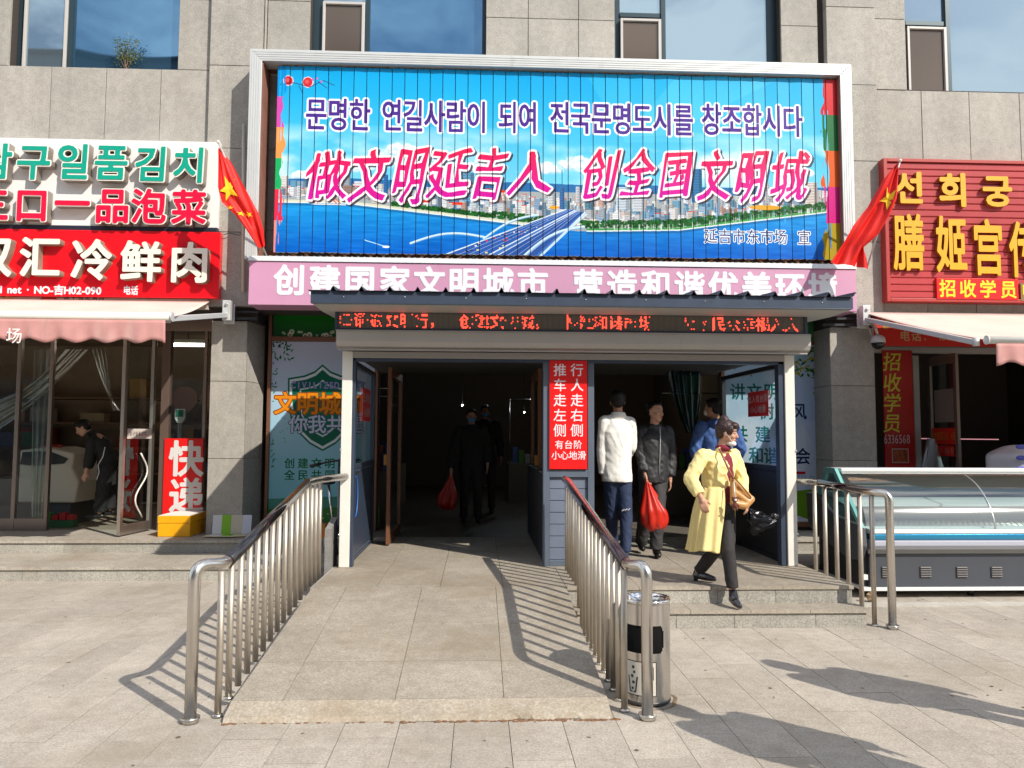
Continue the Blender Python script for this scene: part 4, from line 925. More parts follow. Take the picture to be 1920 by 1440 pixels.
# ================================================================== RIGHT SHOP SIGN
rg = thing('right_shop_sign', 'large dull red plank sign with puffy yellow Korean and Chinese letters', 'sign', (6.8, 10, 3.4))
plank_m = mat('dull red plank', (.44, .045, .05), .42, var=.07, vscale=3, rnd=.08, dirt=(.46, .12, .12), dscale=3, dthr=.62); redfr = mat('sign red frame', (.38, .035, .03), .4)
GX0, GX1, GZ0, GZ1 = 5.43, 9.4, 3.40, 5.35
q = G(); q.box(GX0, GX0+.05, 9.90, 10.08, GZ0, GZ1); q.box(GX0+.05, GX1, 9.90, 10.08, GZ1-.045, GZ1); q.box(GX0+.05, GX1, 9.90, 10.08, GZ0, GZ0+.045); q.box(GX0+.05, GX1, 9.97, 10.05, GZ0+.045, GZ1-.045); q.done('frame', redfr, rg, bev=.004)
npk = 20
for i in range(npk):
    z = GZ0+.047+(GZ1-GZ0-.094)*i/npk; h = (GZ1-GZ0-.094)/npk; q = G(); q.prism([(9.935, z+.004), (9.928, z+.014), (9.925, z+h-.010), (9.94, z+h-.002), (9.965, z+h-.002), (9.965, z+.004)], 'x', GX0+.052, GX1-.01); q.done('plank', plank_m, rg)
yel = mat('yellow letter', 'e3a204', .4, var=.04, vscale=5); yel_s = mat('orange letter return', (.30, .10, .01), .5)
def ylet(ch, px, py, w, h, off=.045, parent=rg, yb=9.925, d=.055):
    p = P(px, py, yb-.05); b = put('letter', glyph3(ch, p.x, p.z, yb-d, w, h, d, offset=off), None, parent); b.data.materials.append(yel_s); b.data.materials.append(yel)
    for f in b.data.polygons: f.material_index = 1 if f.normal.y < -.7 else 0
for ch, px, py, h in (('선', 1705, 353, .46), ('희', 1788, 357, .48), ('궁', 1870, 359, .45)): ylet(ch, px, py, .46, h, .035)
for ch, px, py in (('膳', 1704, 456), ('姬', 1784, 460), ('宫', 1853, 466), ('传', 1922, 470)): ylet(ch, px, py, .44, .80, .026)
sm = thing('recruiting_plate', 'small bright red plate with yellow characters fixed to the plank sign', 'sign', (6.9, 9.9, 3.5))
p0, p1 = P(1756, 521, 9.89), P(1910, 562, 9.89); q = G(); q.box(p0.x, p1.x, 9.89, 9.922, p1.z, p0.z); q.done('plate', redpl, sm, bev=.002)
yl2 = mat('yellow film', 'f0d020', .4)
for ch, px in zip('招收学员', (1777, 1814.5, 1852.5, 1891)): p = P(px, 541+(px-1777)*.02, 9.888); put('letter', glyph3(ch, p.x, p.z, 9.887, .235, .25, .003, offset=.022, res=2), yl2, sm)
p0 = P(1914, 531, 9.89); q = G(); q.box(p0.x, p0.x+.5, 9.895, 9.922, p0.z-.24, p0.z); q.done('telephone_plate', mat('olive plate', (.22, .12, .03), .5), sm)
p = P(1929, 545, 9.89); put('letter', glyph3('电', p.x, p.z, 9.892, .2, .22, .003, offset=.02, res=2), yl2, sm)
rb = thing('red_cloth_banner', 'shaded red banner with yellow characters hanging behind the right awning arm', 'banner', (6.5, 10.2, 2.9))
q = G(); q.box(5.35, 9.4, 10.14, 10.16, 2.83, 3.39); q.done('sheet', mat('banner red', 'c01808', .5, var=.1, vscale=4), rb)
dy = mat('ochre print', (.50, .27, .03), .5)
for ch, px, py in zip('招收学员', (1683, 1754, 1825, 1893), (592, 594, 596, 598)): p = P(px, py, 10.13); put('letter', glyph3(ch, p.x, p.z, 10.135, .46, .40, .003, offset=.02, res=2), dy, rb)
strip('电话： 1552  66656', 1686, 1872, 630, 630, 22, 10.135, 'lettering', mat('pale ochre print', (.48, .33, .16), .5), rb, .015)

# ================================================================== AWNINGS
aw_l = mat('faded pink awning cloth', (.72, .53, .47), .75, var=.07, vscale=2.5, dirt=(.52, .36, .30), dscale=1.6, dthr=.6); aw_v = mat('rose valance cloth', (.52, .255, .24), .75, var=.12, vscale=5, dirt=(.58, .42, .38), dscale=1.1, dthr=.52)
def awning(label, x0, x1, xw0, xw1, zt, zb, yt, yb, side, vx=None):
    a = thing('awning', label, 'awning', ((x0+x1)/2, yt, zt))
    q = G(); q.grid(lambda u, v: ((xw0+(xw1-xw0)*u)*(1-v)+(x0+(x1-x0)*u)*v, yt+(yb-yt)*v, zt+(zb-zt)*v-.035*sin(pi*v)+.008*sin(u*40)*sin(pi*v)), 60, 12); q.done('fabric', aw_l, a, solid=.004)
    q = G(); q.tube([(x0, yb, zb), (x1, yb, zb)], .042, 14); o = q.done('front_tube', white_p, a)
    for x in (x0, x1): q = G(); q.tube([(x-.006, yb, zb), (x+.006, yb, zb)], .05, 14); q.done('end_cap', alum, o)
    vx = vx or (x0+.06, x1-.06); L_ = vx[1]-vx[0]
    q = G(); q.grid(lambda u, v: (vx[0]+L_*u, yb-.02+.014*sin(u*L_*17)*v+.008*sin(u*L_*41+2)*v, zb-.035-v*(.225+.022*cos(2*pi*u*L_/.31))), int(L_*30), 6); q.done('valance', aw_v, a, solid=.003)
    return a
aw = awning('faded pink awning over the pickle shop, pulled out on folding arms', -8.2, -3.16, -8.2, -3.47, 3.30, 2.80, 9.97, 8.0, -1)
p = P(28, 630, 7.96); put('letter', glyph3('场', p.x, p.z, 7.945, .165, .17, .003, offset=.0, res=2), mat('white print', (.85, .83, .80), .6), aw)
p = P(-14, 630, 7.96); put('letter', glyph3('市', p.x, p.z, 7.945, .165, .17, .003, offset=.0, res=2), MATS['white print'], aw)
ar = awning('faded pink awning over the right shop, left end bare of valance', 5.47, 9.6, 5.12, 9.6, 3.26, 2.645, 9.97, 8.0, 1, (5.56, 9.5))
def arm(a, bx, by, bz, tx, ty, tz):
    q = G(); q.box(bx-.05, bx+.05, by-.02, by+.10, bz-.13, bz+.13); q.box(bx-.07, bx+.07, by+.10, by+.12, bz-.16, bz+.10); o = q.done('bracket', alum, a, bev=.006)
    for dz in (-.07, .07): q = G(); q.ball((bx, by-.025, bz+dz), .022, 10); q.done('bolt', chrome, o)
    s = 1 if tx > bx else -1
    q = G(); q.obox((bx, by, bz-.06), (tx, ty, tz), .05, .06); q.done('arm', alum, a, bev=.006)
    q = G(); q.tube([(tx, ty, tz-.04), (tx, ty, tz+.05)], .035, 10); q.done('joint', alum, a)
b = P(427, 583, 9.9); arm(aw, b.x, 9.86, b.z, -3.24, 8.08, 2.79)
b = P(1621, 592, 9.9); arm(ar, b.x, 9.86, b.z, 5.42, 8.1, 2.63)

# ================================================================== FLAGS
fr_ = mat('flag red', 'dc1408', .6); fst = mat('flag yellow', 'f0c010', .6)
def bez(pts, t):
    pts = [Vector(p) for p in pts]
    while len(pts) > 1: pts = [a.lerp(b, t) for a, b in zip(pts, pts[1:])]
    return pts[0]
def poly_at(pts, t):
    t = min(max(t, 0), .9999)*(len(pts)-1); i = int(t); return Vector(pts[i]).lerp(Vector(pts[i+1]), t-i)
def flag(label, A, B, pole, stars, rip, seed):
    f = thing('flag', label, 'flag', tuple(pole[0])); q = G(); q.tube(pole, .011, 8); q.done('pole', mat('pole paint', (.5, .48, .46), .4, .3), f); q = G(); q.ball(pole[-1], .02, 8); q.done('finial', white_p, f)
    def fn(u, v, off=0.):
        p = poly_at(A, v).lerp(poly_at(B, v), u); 
        w = rip*sin(u*9+v*3+seed)*(.35+.65*v)+rip*.5*sin(u*17-v*8+seed*2)+rip*.4*sin(v*13+seed)
        return p+Vector((0, w-off, 0))
    q = G(); q.grid(lambda u, v: fn(u, v), 28, 60); q.done('cloth', fr_, f)
    for (u, v, su, sv, rot) in stars:
        q = G(); c = q.b.verts.new(fn(u, v, .012)); vs_ = []
        for k in range(10):
            a = pi/2+k*pi/5+rot; r = 1 if k % 2 == 0 else .40; vs_.append(q.b.verts.new(fn(u+su*r*cos(a), v+sv*r*sin(a), .012)))
        for k in range(10): q.b.faces.new((c, vs_[k], vs_[(k+1) % 10]))
        q.done('star', fst, f)
    return f
Pf = lambda x, y, Y: P(x, y, Y)
A = [Pf(410, 276, 9.15), Pf(434, 305, 9.18), Pf(461, 356, 9.25), Pf(484, 398, 9.32), Pf(494, 430, 9.4), Pf(497, 462, 9.46)]
B = [Pf(409, 280, 9.1), Pf(410, 352, 9.12), Pf(417, 380, 9.2), Pf(440, 402, 9.26), Pf(462, 430, 9.3), Pf(484, 465, 9.4)]
flag('small red flag with yellow stars hanging limp beside the pickle shop sign', A, B, [Pf(500, 480, 9.7), Pf(455, 372, 9.4), Pf(409, 266, 9.1)], [(.58, .32, .42, .12, .5), (.72, .60, .17, .035, .2), (.42, .62, .16, .04, .8), (.9, .5, .12, .03, 0)], .022, 1.)
A = [Pf(1684, 304, 9.1), Pf(1655, 338, 9.15), Pf(1628, 388, 9.2), Pf(1598, 424, 9.25), Pf(1577, 460, 9.3), Pf(1556, 493, 9.32)]
B = [Pf(1686, 306, 9.08), Pf(1681, 372, 9.08), Pf(1668, 404, 9.12), Pf(1646, 440, 9.2), Pf(1622, 462, 9.25), Pf(1606, 499, 9.3)]
fl2 = flag('long red flag blown diagonally across the billboard right corner', A, B, [Pf(1626, 500, 9.7), Pf(1658, 398, 9.4), Pf(1688, 301, 9.05)], [(.66, .27, .42, .10, -.3)], .028, 2.3)
C_ = [Pf(1617, 462, 9.3), Pf(1608, 480, 9.32), Pf(1605, 500, 9.34)]; D_ = [Pf(1619, 463, 9.26), Pf(1626, 484, 9.27), Pf(1629, 504, 9.28)]
q = G(); q.grid(lambda u, v: poly_at(C_, v).lerp(poly_at(D_, v), u)+Vector((0, .015*sin(u*8), 0)), 10, 10); q.done('cloth_fold', fr_, fl2)

# ================================================================== LEFT SHOP
room_l = thing('pickle_shop_room', 'dim pickle shop interior behind the open glass doors', 'shop', (-6, 10.7, .3))
q = G(); q.box(-9.2, -3.40, 14.8, 14.9, .3, 3.3); q.box(-9.3, -9.2, 10.7, 14.9, .3, 3.3); q.box(-3.44, -3.36, 10.62, 14.9, .2, 3.3); q.box(-9.3, -3.4, 10.6, 14.9, 3.24, 3.36); q.done('walls', mat('shop wall', (.42, .32, .22), .8, var=.2, vscale=2), room_l)
q = G(); q.box(-9.2, -3.44, 10.6, 14.8, .2, .299); q.done('floor', mat('shop floor', (.30, .26, .20), .5, var=.2, vscale=4), room_l)
rr = random.Random(9)
for k in range(34):
    x, z = rr.uniform(-9, -3.7), rr.choice([.3, .9, 1.35, 1.8, 2.25]); w, h = rr.uniform(.15, .45), rr.uniform(.15, .36); q = G(); q.box(x, x+w, 14.2+rr.uniform(0, .1), 14.5, z, z+h)
    q.done('goods_box', mat('goods %d' % (k % 6), [(.35, .06, .04), (.45, .36, .22), (.08, .22, .12), (.5, .45, .4), (.12, .14, .3), (.5, .28, .08)][k % 6], .6), room_l)
for z in (.86, 1.31, 1.76, 2.21): q = G(); q.box(-9.1, -3.5, 14.1, 14.6, z, z+.035); q.done('shelf', mat('shelf wood', (.22, .13, .08), .6), room_l)
for x in (-4.62, -5.10): q = G(); q.tube([(x, 13.6, 2.2), (x, 13.58, 2.2)], .22, 24); q.done('round_sign', mat('round sign', (.20, .10, .07), .6), room_l); 
# display counter with curved white end
dc = thing('display_counter', 'white curved glass display counter inside the pickle shop', 'counter', (-6.2, 11.4, .3))
prof = [(11.1, .75), (11.1, .98)]+[(11.1+.75*(1-cos(t*pi/2/8)), .98+.42*sin(t*pi/2/8)) for t in range(1, 9)]+[(12.05, 1.40), (12.05, .75)]
def dcx(px, Y): return P(px, 850, Y).x
q = G(); ex0, ex1 = P(40, 860, 11.2).x, P(152, 880, 11.2).x
pr = [(ex0, 1.36), (ex0+.35, 1.40), (ex0+.75, 1.32), (ex1-.1, 1.12), (ex1, .92), (ex1-.05, .62), (ex0, .62)]; q.prism(pr, 'y', 11.15, 12.0); q.done('body', mat('counter white', (.62, .58, .50), .35), dc, bev=.03, seg=3)
q = G(); q.prism([(ex0+.05, 1.33), (ex0+.4, 1.35), (ex0+.68, 1.24), (ex0+.62, 1.17), (ex0+.2, 1.14), (ex0+.02, 1.16)], 'y', 11.135, 11.149); q.done('side_window', mat('counter dark glass', (.05, .05, .055), .1), dc)
q = G(); q.box(ex0-2.4, ex1-.15, 11.25, 11.95, .3, .62); q.box(ex0-2.4, ex0, 11.2, 12., .62, .95); q.done('base', mat('counter base', (.07, .07, .08), .5), dc)
cr = thing('goods_crate', 'dark crate with red and green packs on the shop floor below the counter', 'crate', (-5.9, 10.95, .3))
a, b = P(70, 975, 11).x, P(140, 975, 11).x; q = G(); q.box(a, b, 10.95, 11.1, .302, .40); q.done('tray', mat('green tray', (.03, .12, .05), .6), cr)
for k in range(5): q = G(); x = a+(b-a)*k/5; q.box(x+.01, x+(b-a)/5-.01, 10.96, 11.08, .402, .47+.03*(k % 2)); q.done('pack', mat('red pack', (.42, .03, .03), .4) if k > 1 else mat('green pack', (.05, .25, .06), .4), cr)
bk = thing('red_basket', 'small red basket on top of the white display counter', 'basket', (-5.9, 11.5, 1.36)); p = P(94, 838, 11.4); q = G(); q.lathe((p.x, 11.45, 1.33), [(.10, 0), (.14, .10), (.135, .10), (.095, .012)], 20); q.done('bowl', mat('red plastic', (.45, .04, .02), .4), bk)
# glazed shopfront
dmet = mat('brushed door metal', (.30, .25, .22), .32, .8, var=.08)
def wx(px, Y=10.65): return P(px, 800, Y).x
sf = thing('glazed_storefront', 'metal framed glass shopfront of the pickle shop with a door swung open', 'shopfront', (-5.5, 10.65, .3))
for px, w in ((33, .05), (94, .045), (-120, .05), (383, .04)): q = G(); x = wx(px); q.box(x-w/2, x+w/2, 10.62, 10.68, .302, 3.0); q.done('mullion', dmet, sf, bev=.003)

q = G(); xh = wx(311); q.box(xh-.06, xh+.05, 10.60, 10.70, .302, 3.0); q.done('door_post', mat('brown aluminium', (.16, .11, .09), .4, .4), sf, bev=.004)
q = G(); q.box(-9.2, -3.48, 10.6, 10.7, 3.0, 3.22); q.box(wx(-120), wx(94), 10.625, 10.675, .302, .46); q.done('rail', dmet, sf, bev=.003)
for a, b in ((wx(-120), wx(33)), (wx(33), wx(94)), (xh+.05, wx(383))): q = G(); q.quad((a, 10.65, .46 if a < -4.6 else .31), (b, 10.65, .46 if a < -4.6 else .31), (b, 10.65, 3.), (a, 10.65, 3.)); q.done('pane', clear, sf)
# open leaf
dl = thing('glass_door', 'glass door with metal frame standing open toward the street', 'door', (-4.5, 10.6, .3))
dx0, dy0, dx1, dy1 = -4.50, 9.93, -4.40, 10.63; tz = 2.95
q = G(); D = Vector((dx1-dx0, dy1-dy0, 0)); U_ = D.normalized()
def dpt(s, z): return Vector((dx0, dy0, z))+U_*s
Ld = D.length
q.obox(dpt(.03, .32), dpt(.03, tz), .045, .06, up=U_); q.obox(dpt(Ld-.03, .32), dpt(Ld-.03, tz), .045, .06, up=U_); q.obox(dpt(.06, .38), dpt(Ld-.06, .38), .042, .12); q.obox(dpt(.06, tz-.04), dpt(Ld-.06, tz-.04), .042, .08); q.done('frame', mat('door leaf steel', (.50, .45, .40), .3, .9, var=.1), dl, bev=.003)
q = G(); q.quad(dpt(.06, .44), dpt(Ld-.06, .44), dpt(Ld-.06, tz-.08), dpt(.06, tz-.08)); q.done('pane', clear, dl)
q = G(); n_ = Vector((-U_.y, U_.x, 0))*.02
# the paper label faces the street side of the leaf
off = Vector((U_.y, -U_.x, 0))*-.012
za, zb = 1.53, 1.66
q.quad(dpt(.10, za)-off, dpt(Ld-.06, za)-off, dpt(Ld-.06, zb)-off, dpt(.10, zb)-off); lb = q.done('paper_label', mat('door paper', (.62, .56, .52), .6), dl)
for k, ch in enumerate('삼구일품김치'):
    v, t_, _ = glyph2(ch); s = .17+.065*k; mm = bpy.data.meshes.new('l'); mm.from_pydata([tuple(dpt(s+c[0]*.062, 1.595+c[1]*.062)-off*1.3) for c in v], [], [tuple(int(i) for i in q_) for q_ in t_]); put('letter', mm, mat('dark print', (.05, .03, .03)), lb)
q = G(); q.tube([dpt(Ld*(.55+.16*sin(k*.55+2.4)+.10*k/14), .5+.06*k)-off*2.5 for k in range(15)], .011, 6); q.done('pull_strap', white_p, dl)
# parted plastic strip curtain
def drape(name, label, top0, top1, bot0, bot1, Y, seed):
    t = thing(name, label, 'curtain', tuple(P(top0[0], top0[1], Y)), group='clear plastic door curtains')
    def fn(u, v):
        a = Vector(top0+(0,)).lerp(Vector(top1+(0,)), u); b = Vector(bot0+(0,)).lerp(Vector(bot1+(0,)), u); p = a.lerp(b, v); sg_ = 22*sin(pi*v)*(-1 if top0[0] > bot0[0] else 1)*(1-u*.5)
        w = P(p.x, p.y+abs(sg_)*.9, Y); w.y += .03*sin(u*22+seed)+.015*sin(u*41+v*5); return w
    q = G(); q.grid(fn, 30, 20); q.done('sheet', film, t)
drape('plastic_curtain', 'clear plastic curtain swept left across the pickle shop doorway', (120, 655), (168, 655), (-40, 760), (0, 805), 10.72, 1)
drape('plastic_curtain', 'clear plastic curtain gathered right beside the pickle shop door', (172, 655), (200, 655), (226, 770), (212, 770), 10.74, 2)
drape('plastic_curtain', 'clear plastic sheet hanging straight down left of the shop lady', (62, 655), (108, 655), (60, 985), (80, 985), 10.76, 3)
# express parcel sign, scale, foam box, carton
ex = thing('parcel_sign', 'red upright board with two big white characters in the shop window', 'sign', (-4.05, 10.58, .5)); a, b = wx(311, 10.6), wx(383, 10.6)
q = G(); z1, z0 = P(340, 822, 10.58).z, P(340, 972, 10.58).z; q.box(a+.0, b, 10.575, 10.60, z0, z1); q.done('board', redpl, ex)
for ch, py in (('快', 861), ('递', 931)): p = P(349, py, 10.57); put('letter', glyph3(ch, p.x, p.z, 10.571, .47, .50, .003, offset=.028, res=2), mat('pale letters', (.68, .66, .66), .5), ex)
scl = thing('weighing_scale', 'shop scale display on a pale post behind the parcel sign', 'scale', (-4.1, 10.85, .9)); p = P(338, 776, 10.85)
q = G(); q.box(p.x-.07, p.x+.07, 10.83, 10.88, p.z-.07, p.z+.07); q.prism([(p.x-.07, p.z-.07), (p.x+.07, p.z-.07), (p.x+.03, p.z-.13), (p.x-.03, p.z-.13)], 'y', 10.83, 10.88); o = q.done('head', mat('scale white', (.60, .62, .58), .4), scl, bev=.008); q = G(); q.box(p.x-.052, p.x+.052, 10.822, 10.829, p.z-.04, p.z+.052); q.done('screen', mat('scale screen', (.03, .16, .10), .2), o)
q = G(); q.tube([(p.x, 10.86, .32), (p.x, 10.86, p.z-.12)], .028, 10); q.done('post', mat('scale post', (.45, .5, .52), .3, .5), scl)
fb = thing('foam_box', 'yellow foam box with white lid top beside the stone column', 'box', (-3.82, 10.1, .3))
q = G(); bx0, bx1 = P(295, 1006, 9.95).x, P(356, 1006, 9.95).x; q.box(bx0, bx1, 9.95, 10.50, .302, .47); q.done('body', mat('yellow tape', 'eaa706', .35, var=.06, vscale=8), fb, bev=.008)
q = G(); q.box(bx0-.004, bx1+.004, 9.945, 10.505, .471, .565); q.done('lid_rim', MATS['yellow tape'], fb, bev=.008); q = G(); q.box(bx0+.006, bx1-.006, 9.955, 10.495, .566, .570); q.done('lid_top', mat('white foam', (.80, .78, .74), .8), fb)
ct = thing('paper_carton', 'opened pale gift carton with a green band leaning on the column', 'carton', (-3.2, 10.0, .3))
p0, p1 = P(397, 1002, 10.05), P(470, 1002, 10.05); zt = P(397, 966, 10.06).z; L_ = p1.x-p0.x
cm = [mat('carton pale', (.66, .66, .70), .6), mat('carton green', (.22, .48, .02), .5), mat('carton buff', (.55, .50, .40), .6), mat('carton lilac', (.58, .60, .72), .6), mat('carton cream', (.66, .62, .42), .6)]
for (f0, f1, k) in ((0, .235, 0), (.237, .47, 1), (.472, .76, 2), (.762, 1, 3)): q = G(); q.prism([(10.055, .325), (10.085, zt), (10.089, zt), (10.059, .325)], 'x', p0.x+L_*f0, p0.x+L_*f1-.001); q.done('back_flap', cm[k], ct)
q = G(); q.prism([(p0.x-.06, 9.86), (p0.x+.0, 10.05), (p1.x-.02, 10.05), (p1.x-.03, 9.90), (p0.x+L_*.62, 9.82), (p0.x+L_*.2, 9.82)], 'z', .318, .322); q.done('bottom_flap', cm[4], ct)
q = G(); q.box(p0.x+.02, p0.x+L_*.3, 9.87, 10.04, .3225, .324); q.done('inner_flap', cm[0], ct); q = G(); q.box(p0.x+L_*.35, p0.x+L_*.6, 9.87, 10.04, .3225, .324); q.done('inner_flap', cm[1], ct)
q = G(); q.box(p0.x-.02, p1.x-.04, 9.86, 10.05, .302, .3175); q.done('carton_base', mat('kraft edge', (.36, .20, .11), .8), ct)

# ================================================================== RIGHT SHOP
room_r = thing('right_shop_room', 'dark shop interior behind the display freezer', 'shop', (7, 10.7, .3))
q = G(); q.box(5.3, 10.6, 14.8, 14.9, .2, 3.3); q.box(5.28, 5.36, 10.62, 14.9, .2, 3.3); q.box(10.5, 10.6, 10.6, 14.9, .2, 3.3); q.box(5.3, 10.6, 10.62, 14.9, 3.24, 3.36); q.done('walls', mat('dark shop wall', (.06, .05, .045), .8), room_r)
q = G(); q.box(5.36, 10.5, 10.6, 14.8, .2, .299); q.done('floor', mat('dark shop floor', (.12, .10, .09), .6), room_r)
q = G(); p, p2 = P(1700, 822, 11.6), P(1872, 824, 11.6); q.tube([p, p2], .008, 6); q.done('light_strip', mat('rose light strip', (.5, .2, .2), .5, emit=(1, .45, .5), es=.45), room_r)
rf = thing('glazed_storefront', 'pale framed shopfront under the right awning with its glass door ajar', 'shopfront', (6.5, 10.65, .3))
q = G(); q.box(5.36, 10.5, 10.58, 10.68, P(1700, 662, 10.6).z, P(1700, 651, 10.6).z); q.box(5.36, 10.5, 10.60, 10.7, 2.86, 3.3)
q.done('head_rail', mat('pale rail', (.40, .38, .36), .5), rf, bev=.003)
for px in (1717, ): q = G(); x = wx(px); q.box(x-.045, x+.045, 10.6, 10.66, .302, 2.75); q.done('mullion', MATS['pale rail'], rf, bev=.003)
rl = thing('side_glass_door', 'glass door with red price labels standing half open behind the freezer', 'door', (6.2, 10.6, .3))
a0 = Vector((wx(1742), 10.62, 0)); a1 = Vector((P(1798, 800, 9.95).x, 9.95, 0)); d = (a1-a0); Lr = d.length; U2 = d.normalized()
def rpt(s, z): return Vector((a0.x, a0.y, z))+U2*s
q = G(); q.obox(rpt(.03, .32), rpt(.03, 2.72), .04, .05, up=U2); q.obox(rpt(Lr-.03, .32), rpt(Lr-.03, 2.72), .04, .06, up=U2); q.obox(rpt(.06, 2.66), rpt(Lr-.06, 2.66), .04, .13); q.obox(rpt(.06, .4), rpt(Lr-.06, .4), .04, .16); q.done('frame', mat('brown grey aluminium', (.20, .15, .13), .4, .5), rl, bev=.003)
q = G(); q.quad(rpt(.06, .48), rpt(Lr-.06, .48), rpt(Lr-.06, 2.6), rpt(.06, 2.6)); q.done('pane', clear_t, rl)
nf = Vector((-abs(U2.y), -abs(U2.x), 0)).normalized()*.012
def lab(s0, s1, z0, z1, m, nm): q = G(); q.quad(rpt(s0, z0)+nf, rpt(s1, z0)+nf, rpt(s1, z1)+nf, rpt(s0, z1)+nf); return q.done(nm, m, rl)
def lwr(st, s0, s1, z, h, m, par):
    for k, ch in enumerate(st):
        if ch == ' ': continue
        v, t_, _ = glyph2(ch); sc_ = (s1-s0)/len(st); s = s0+sc_*(k+.5); mm = bpy.data.meshes.new('l'); mm.from_pydata([tuple(rpt(s+c[0]*sc_*1.02, z+c[1]*h)+nf*1.4) for c in v], [], [tuple(int(i) for i in q_) for q_ in t_]); put('letter', mm, m, par)
l1 = lab(.06, Lr-.05, 1.50, 1.72, mat('label red', 'c8200c', .5), 'price_label'); lwr('批发辣白菜3元、4元', .07, Lr-.06, 1.61, .13, mat('label orange', (.55, .22, .03), .5), l1)
l2 = lab(.06, Lr-.10, 1.34, 1.48, MATS['label red'], 'price_label'); lwr('白菜 3.5元/斤', .10, Lr-.12, 1.41, .10, mat('label pale', (.50, .36, .36), .5), l2)
lab(.14, Lr-.08, 1.80, 2.25, mat('grey paper', (.20, .17, .15), .7), 'paper_notice')
vb = thing('recruiting_banner', 'tall dark red window banner with four yellow green characters and a phone number', 'banner', (5.6, 10.6, .9))
a, b = P(1655, 700, 10.57).x, P(1708, 700, 10.57).x; z1, z0 = P(1680, 657, 10.57).z, P(1680, 900, 10.57).z; q = G(); q.box(a, b+.02, 10.565, 10.59, z0, z1); q.done('sheet', mat('banner dark red', 'b01208', .45), vb)
lime = mat('lime print', (.62, .62, .04), .5)
for ch, py in zip('招收学员', (679, 718, 756, 794)): p = P(1673, py, 10.56); put('letter', glyph3(ch, p.x, p.z, 10.561, .27, .28, .002, offset=.01, shear=.12, res=2), lime, vb)
strip('6336568', 1657, 1707, 823, 823, 24, 10.561, 'lettering', mat('grey digits', (.55, .5, .52), .5), vb, .0)
q = G(); p0, p1 = P(1672, 841, 10.56), P(1704, 868, 10.56); q.box(p0.x, p1.x, 10.558, 10.564, p1.z, p0.z); o = q.done('food_picture_border', mat('grey border', (.5, .48, .46), .5), vb)
q = G()
q.box(p0.x+.012, p1.x-.012, 10.555, 10.5575, p1.z+.012, p0.z-.012)
q.done('food_picture', mat('chilli picture', (.42, .07, .02), .5, var=.7, vscale=22, dirt=(.5, .3, .1), dscale=14), o)
ws = thing('draped_sheet', 'white printed plastic sheet draped over a stack behind the freezer', 'sheet', (7.2, 9.2, .3))
q = G(); cx_ = P(1930, 850, 9.2).x
q.grid(lambda u, v: (cx_+.46*cos(2*pi*u)*min(1, sin(v*pi/2)*1.25)*(1+.05*sin(u*40)*v), 9.3+.30*sin(2*pi*u)*min(1, sin(v*pi/2)*1.25), 1.50-.42*v**2.2+.02*mnoise.noise(Vector((u*9, v*6, 1)))), 60, 16)
q.done('sheet', mat('white sheet', (.62, .61, .66), .5, var=.06, vscale=10), ws); q = G()
p = P(1915, 838, 8.98); 
for k in range(3): q.ball((p.x, 8.99, p.z-k*.13), (.07, .004, .03), 10)
q.done('blue_print', mat('blue print', (.08, .09, .45), .5), ws)
q = G(); q.box(6.6, 8.6, 9.0, 9.7, .302, 1.12); q.done('stack', mat('cardboard stack', (.25, .16, .09), .8), ws)
bb_ = thing('hanging_plastic_bags', 'bunch of pale blue plastic bags hanging on the side door', 'bags', (6.2, 10.2, 1)); p = P(1747, 850, 10.2)
q = G(); q.grid(lambda u, v: (p.x+(.05+.13*v)*cos(2*pi*u)+.02*sin(9*u*2*pi)*v, 10.2+.06*sin(2*pi*u), p.z+.2-.5*v), 40, 8); q.done('bags', clearglass('pale blue film', (.42, .52, .62), .22, .3), bb_)
# security camera
sc_ = thing('security_camera', 'white and black dome camera hanging from the right column corner', 'camera', (5.2, 9.95, 2.8)); p = P(1646, 640, 9.9)
q = G(); q.lathe((p.x, 9.9, p.z), [(.0, .085), (.045, .08), (.085, .05), (.095, .0), (.095, -.02), (.0, -.02)], 20); q.done('housing', mat('camera white', (.62, .61, .63), .35), sc_); q = G(); q.ball((p.x, 9.9, p.z-.03), (.082, .082, .075), 18); q.done('dome', mat('camera black', (.012, .012, .015), .12), sc_)
q = G(); q.tube([(p.x, 9.9, p.z+.08), (p.x-.02, 9.92, p.z+.2), (p.x-.04, 10.0, p.z+.24)], .018, 8); q.tube([(p.x-.06, 9.9, p.z+.0), (p.x-.08, 9.95, p.z+.15), (p.x-.1, 10.0, p.z+.3)], .006, 6); q.done('bracket', white_p, sc_)

# lamp glowing on the pickle shop ceiling
lp = thing('shop_lamp', 'white lamp glowing under the pickle shop ceiling beside the door', 'lamp', (-4.3, 12.2, 3.1)); p = P(352, 648, 12.6)
q = G(); q.box(p.x-.30, p.x+.30, 12.5, 12.75, p.z+.03, p.z+.09); q.done('housing', white_p, lp); q = G(); q.box(p.x-.27, p.x+.27, 12.52, 12.73, p.z, p.z+.029); q.done('tube', mat('shop light', (1, 1, 1), .5, emit=(1, .93, .82), es=8), lp)
q = G(); q.tube([(p.x, 12.62, p.z+.09), (p.x, 12.62, 3.24)], .008, 6); q.done('cord', black, lp)
